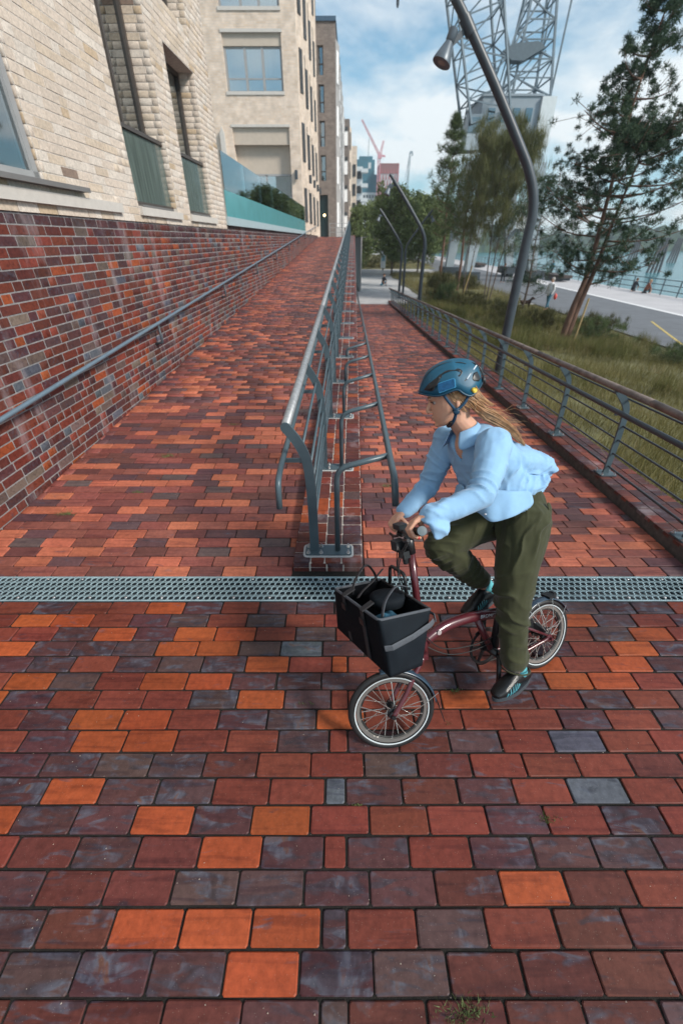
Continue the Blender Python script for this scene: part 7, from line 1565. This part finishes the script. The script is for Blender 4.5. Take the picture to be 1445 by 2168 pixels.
for s_ in (1, -1):
    J = (.008, s_ * .080, -.004); 
    q = MB(); q.tube(smooth_line([hp(.052, s_ * .078, .078), hp(.034, s_ * .079, .040), hp(*J)], 5), .0021, 6, flat=((HM.to_3x3() @ Vector((0, 1, 0))), 3.4)); q.build('strap', strapm, hel, smooth=True, local=True)
    q = MB(); q.tube(smooth_line([hp(-.052, s_ * .076, .052), hp(-.030, s_ * .079, .022), hp(*J)], 5), .0021, 6, flat=((HM.to_3x3() @ Vector((0, 1, 0))), 3.4)); q.build('strap', strapm, hel, smooth=True, local=True)
    q = MB(); q.tube(smooth_line([hp(*J), hp(.018, s_ * .068, -.035), hp(.036, s_ * .045, -.060), hp(.050, s_ * .012, -.070), hp(.050, 0, -.071)], 5), .0022, 6, flat=((HM.to_3x3() @ Vector((.4, s_ * 1, -.3))), 3.6)); q.build('chin_strap', strapm, hel, smooth=True, local=True)
    q = MB(); q.ball(hp(.008, s_ * .0815, -.006), .0135, 10, 8, (1.1, .4, 1.1), HM.to_3x3()); q.bar(hp(.024, s_ * .0815, .002), hp(-.008, s_ * .0815, .002), .010, .006); q.build('strap_divider', mat('blue_plastic', (.006, .04, .08), .35), hel, smooth=True, local=True)
    q = MB(); q.bar(hp(.030, s_ * .058, -.048), hp(.046, s_ * .030, -.068), .020, .011); q.build('buckle', blkp, hel, local=True)
q = MB(); q.tube(smooth_line([hp(-.07, .03, .19), hp(-.108, .035, .165), hp(-.124, .03, .115), hp(-.112, .02, .07)], 5), .0028, 6); q.ball(hp(-.128, 0, .10), .018, 10, 8, (.5, 1, 1.1), HM.to_3x3()); q.build('rear_dial', blkp, hel, smooth=True, local=True)

# ---- small far figures
def figure(name, label, base, hgt, pose, top, legs, hairc, cat='person', turn=0.0, kneel=False):
    t = thing(name, label, cat, base); s_ = hgt / 1.75; rot = Matrix.Rotation(turn, 3, 'Z')
    def P_(x, y, z): v_ = rot @ Vector((x, y, z)) * s_; return (base[0] + v_.x, base[1] + v_.y, base[2] + v_.z)
    b = MB(); c1 = MB(); c2 = MB()
    def lb(m_, pts, rs): limb(m_, [P_(*p) for p in pts], [r * s_ for r in rs], 10)
    if kneel:
        lb(b, [(0, 0, .25), (.1, 0, .6), (.16, 0, .78)], [.12, .13, .07]); b.ball(P_(.20, 0, .93), .11 * s_, 10, 8, (1, .85, 1.15)); lb(b, [(.12, .18, .68), (.32, .2, .42), (.45, .1, .2)], [.05, .04, .035]); lb(b, [(.12, -.18, .68), (.32, -.2, .42), (.42, -.1, .16)], [.05, .04, .035]); lb(b, [(.0, .1, .22), (.38, .14, .32), (.36, .14, .05), (.46, .14, .04)], [.09, .07, .05, .04]); lb(b, [(.0, -.1, .22), (.1, -.16, .08), (-.28, -.14, .07)], [.09, .07, .045])
        lb(c1, [(0, 0, .24), (.1, 0, .6), (.15, 0, .73)], [.15, .16, .10]); lb(c1, [(.12, .17, .68), (.3, .2, .44)], [.07, .055]); lb(c1, [(.12, -.17, .68), (.3, -.2, .44)], [.07, .055]); lb(c2, [(.0, .1, .22), (.38, .14, .33), (.36, .14, .10)], [.11, .09, .07]); lb(c2, [(.0, -.1, .22), (.1, -.16, .09), (-.2, -.14, .09)], [.11, .09, .07])
    else:
        sw = .16
        lb(b, [(0, 0, .95), (0, 0, 1.25), (0, 0, 1.42), (0, 0, 1.50)], [.12, .12, .10, .055]); b.ball(P_(.01, 0, 1.63), .105 * s_, 12, 8, (1, .82, 1.12)); b.ball(P_(.11, 0, 1.61), .02 * s_, 6, 5)
        for q_ in (1, -1):
            lb(b, [(0, q_ * .09, .92), (q_ * sw * .5, q_ * .10, .50), (q_ * sw - .03, q_ * .10, .07), (q_ * sw + .12, q_ * .10, .04)], [.085, .055, .04, .032])
            a_ = [(0, q_ * .19, 1.40), (-q_ * .04, q_ * .24, 1.12), (.10 - q_ * .02, q_ * .23, .90)]; lb(b, a_, [.05, .042, .03]); lb(c1, a_, [.07, .06, .045]); lb(c2, [(0, q_ * .09, .92), (q_ * sw * .5, q_ * .10, .50), (q_ * sw - .02, q_ * .10, .16)], [.11, .08, .06])
        lb(c1, [(0, 0, .90), (0, 0, 1.2), (0, 0, 1.40)], [.16, .165, .13]); lb(c2, [(0, 0, .98), (0, 0, .90)], [.14, .14])
    bo_ = fuse('body', b, .022 * s_, 1, skin, t); bo_.matrix_parent_inverse = t.matrix_basis.inverted()
    for nm, m_, mm in (('top', c1, top), ('trousers', c2, legs)): o = fuse(nm, m_, .022 * s_, 1, mm, t); o.matrix_parent_inverse = t.matrix_basis.inverted()
    q = MB(); h0 = (.18, 0, .97) if kneel else (-.015, 0, 1.665); q.ball(P_(*h0), .115 * s_, 10, 8, (1, .88, 1.0)); q.build('hair', hairc, t, smooth=True); return t, P_
wt = mat('white_shirt', (.62, .63, .64), .8); jn = mat('blue_jeans', (.05, .14, .20), .85); dkc = mat('dark_cloth', (.02, .022, .03), .85); brn = mat('brown_hair', (.10, .05, .03), .7); grh = mat('grey_hair', (.35, .33, .30), .7); bluec = mat('blue_jacket', (.04, .18, .26), .8)
wk, WP = figure('person', 'walker in white shirt and blue jeans holding a red bag on the road', (13.2, 29.4, Q + .012), 1.82, 0, wt, jn, grh, turn=R(200))
q = MB(); q.ball((13.50, 29.2, Q + .80), .15, 10, 8, (.7, .7, 1.2)); q.tube([(13.50, 29.2, Q + .92), (13.46, 29.25, Q + 1.02)], .015, 6); tag(q.build('red_bag', mat('red_plastic', (.60, .07, .05), .5), smooth=True), 'small red carrier bag in the hand of the walker in white', 'bag')
dg_ = thing('dog', 'small dark brown dog on a lead beside the walker in white', 'dog', (12.1, 30.1, Q)); q = MB(); D0 = Vector((12.1, 30.1, Q + .01))
def dl(pts, rs): limb(q, [tuple(D0 + Vector(p)) for p in pts], rs, 10)
dl([(-.30, 0, .40), (-.05, 0, .37), (.20, 0, .40)], [.10, .105, .13]); dl([(.22, 0, .45), (.34, 0, .58)], [.085, .07]); dl([(.35, 0, .60), (.42, 0, .60), (.52, 0, .57)], [.085, .075, .04]); dl([(-.36, 0, .45), (-.48, 0, .55), (-.50, 0, .64)], [.03, .025, .015])
for sy in (-.07, .07):
    dl([(.20, sy, .36), (.22, sy, .20), (.21, sy, .05), (.25, sy, .03)], [.055, .035, .025, .025]); dl([(-.28, sy, .38), (-.22, sy, .26), (-.34, sy, .16), (-.31, sy, .03), (-.27, sy, .025)], [.075, .055, .03, .025, .025]); dl([(.36, sy, .64), (.34, sy * 1.3, .56)], [.03, .02])
o = fuse('body', q, .014, 1, mat('dark_brown_fur', (.05, .025, .018), .85, noise_amt=.3, scale=30), dg_); o.matrix_parent_inverse = dg_.matrix_basis.inverted()
q = MB(); q.tube(smooth_line([(12.4, 30.1, Q + .55), (12.7, 29.8, Q + .68), (13.05, 29.5, Q + 1.0)], 4), .008, 5); tag(q.build('lead', blkp, smooth=True), 'thin dog lead between the walker in white and the brown dog', 'lead')
figure('person', 'person in dark top and light blue trousers crouching on the pale plaza', (4.1, 46.5, Q), 1.7, 0, dkc, mat('light_blue_trousers', (.10, .30, .42), .8), brn, turn=R(-60), kneel=True)
figure('person', 'person in blue jacket standing by the timber bench at the quay', (25.3, 57.5, Q + .006), 1.75, 0, bluec, dkc, brn, turn=R(30))
figure('person', 'person in dark clothes walking near the crane feet', (16.9, 49.5, Q + .012), 1.75, 0, dkc, dkc, brn, turn=R(90))
figure('person', 'left one of two people sitting at the quay edge before the river', (25.6, 41.0, Q + .006), 1.7, 0, dkc, dkc, brn, turn=R(20), kneel=True)
figure('person', 'right one of two people sitting at the quay edge, lighter hair', (25.7, 39.4, Q + .006), 1.7, 0, mat('rust_top', (.20, .07, .04), .8), dkc, mat('fair_hair', (.42, .27, .15), .7), turn=R(-20), kneel=True)
# ================================================================== AIR
q = MB(); q.box((-70, -40, -6), (1300, 1150, 62)); hzm = bpy.data.materials.new('haze_air'); hzm.use_nodes = True; t = hzm.node_tree; t.nodes.remove(t.nodes['Principled BSDF'])
pv = N(t, 'ShaderNodeVolumePrincipled'); pv.inputs['Color'].default_value = (.88, .95, 1, 1); pv.inputs['Density'].default_value = .0005; pv.inputs['Anisotropy'].default_value = .2
t.links.new(pv.outputs[0], t.nodes['Material Output'].inputs['Volume']); tag(q.build('haze', hzm), 'thin pale air over the quay and the river', 'haze', kind='stuff')
S.cycles.volume_bounces = 0; S.cycles.volume_step_rate = 4
print('objects', len(bpy.data.objects), 'tris ~', sum(len(m.polygons) for m in bpy.data.meshes) * 2)
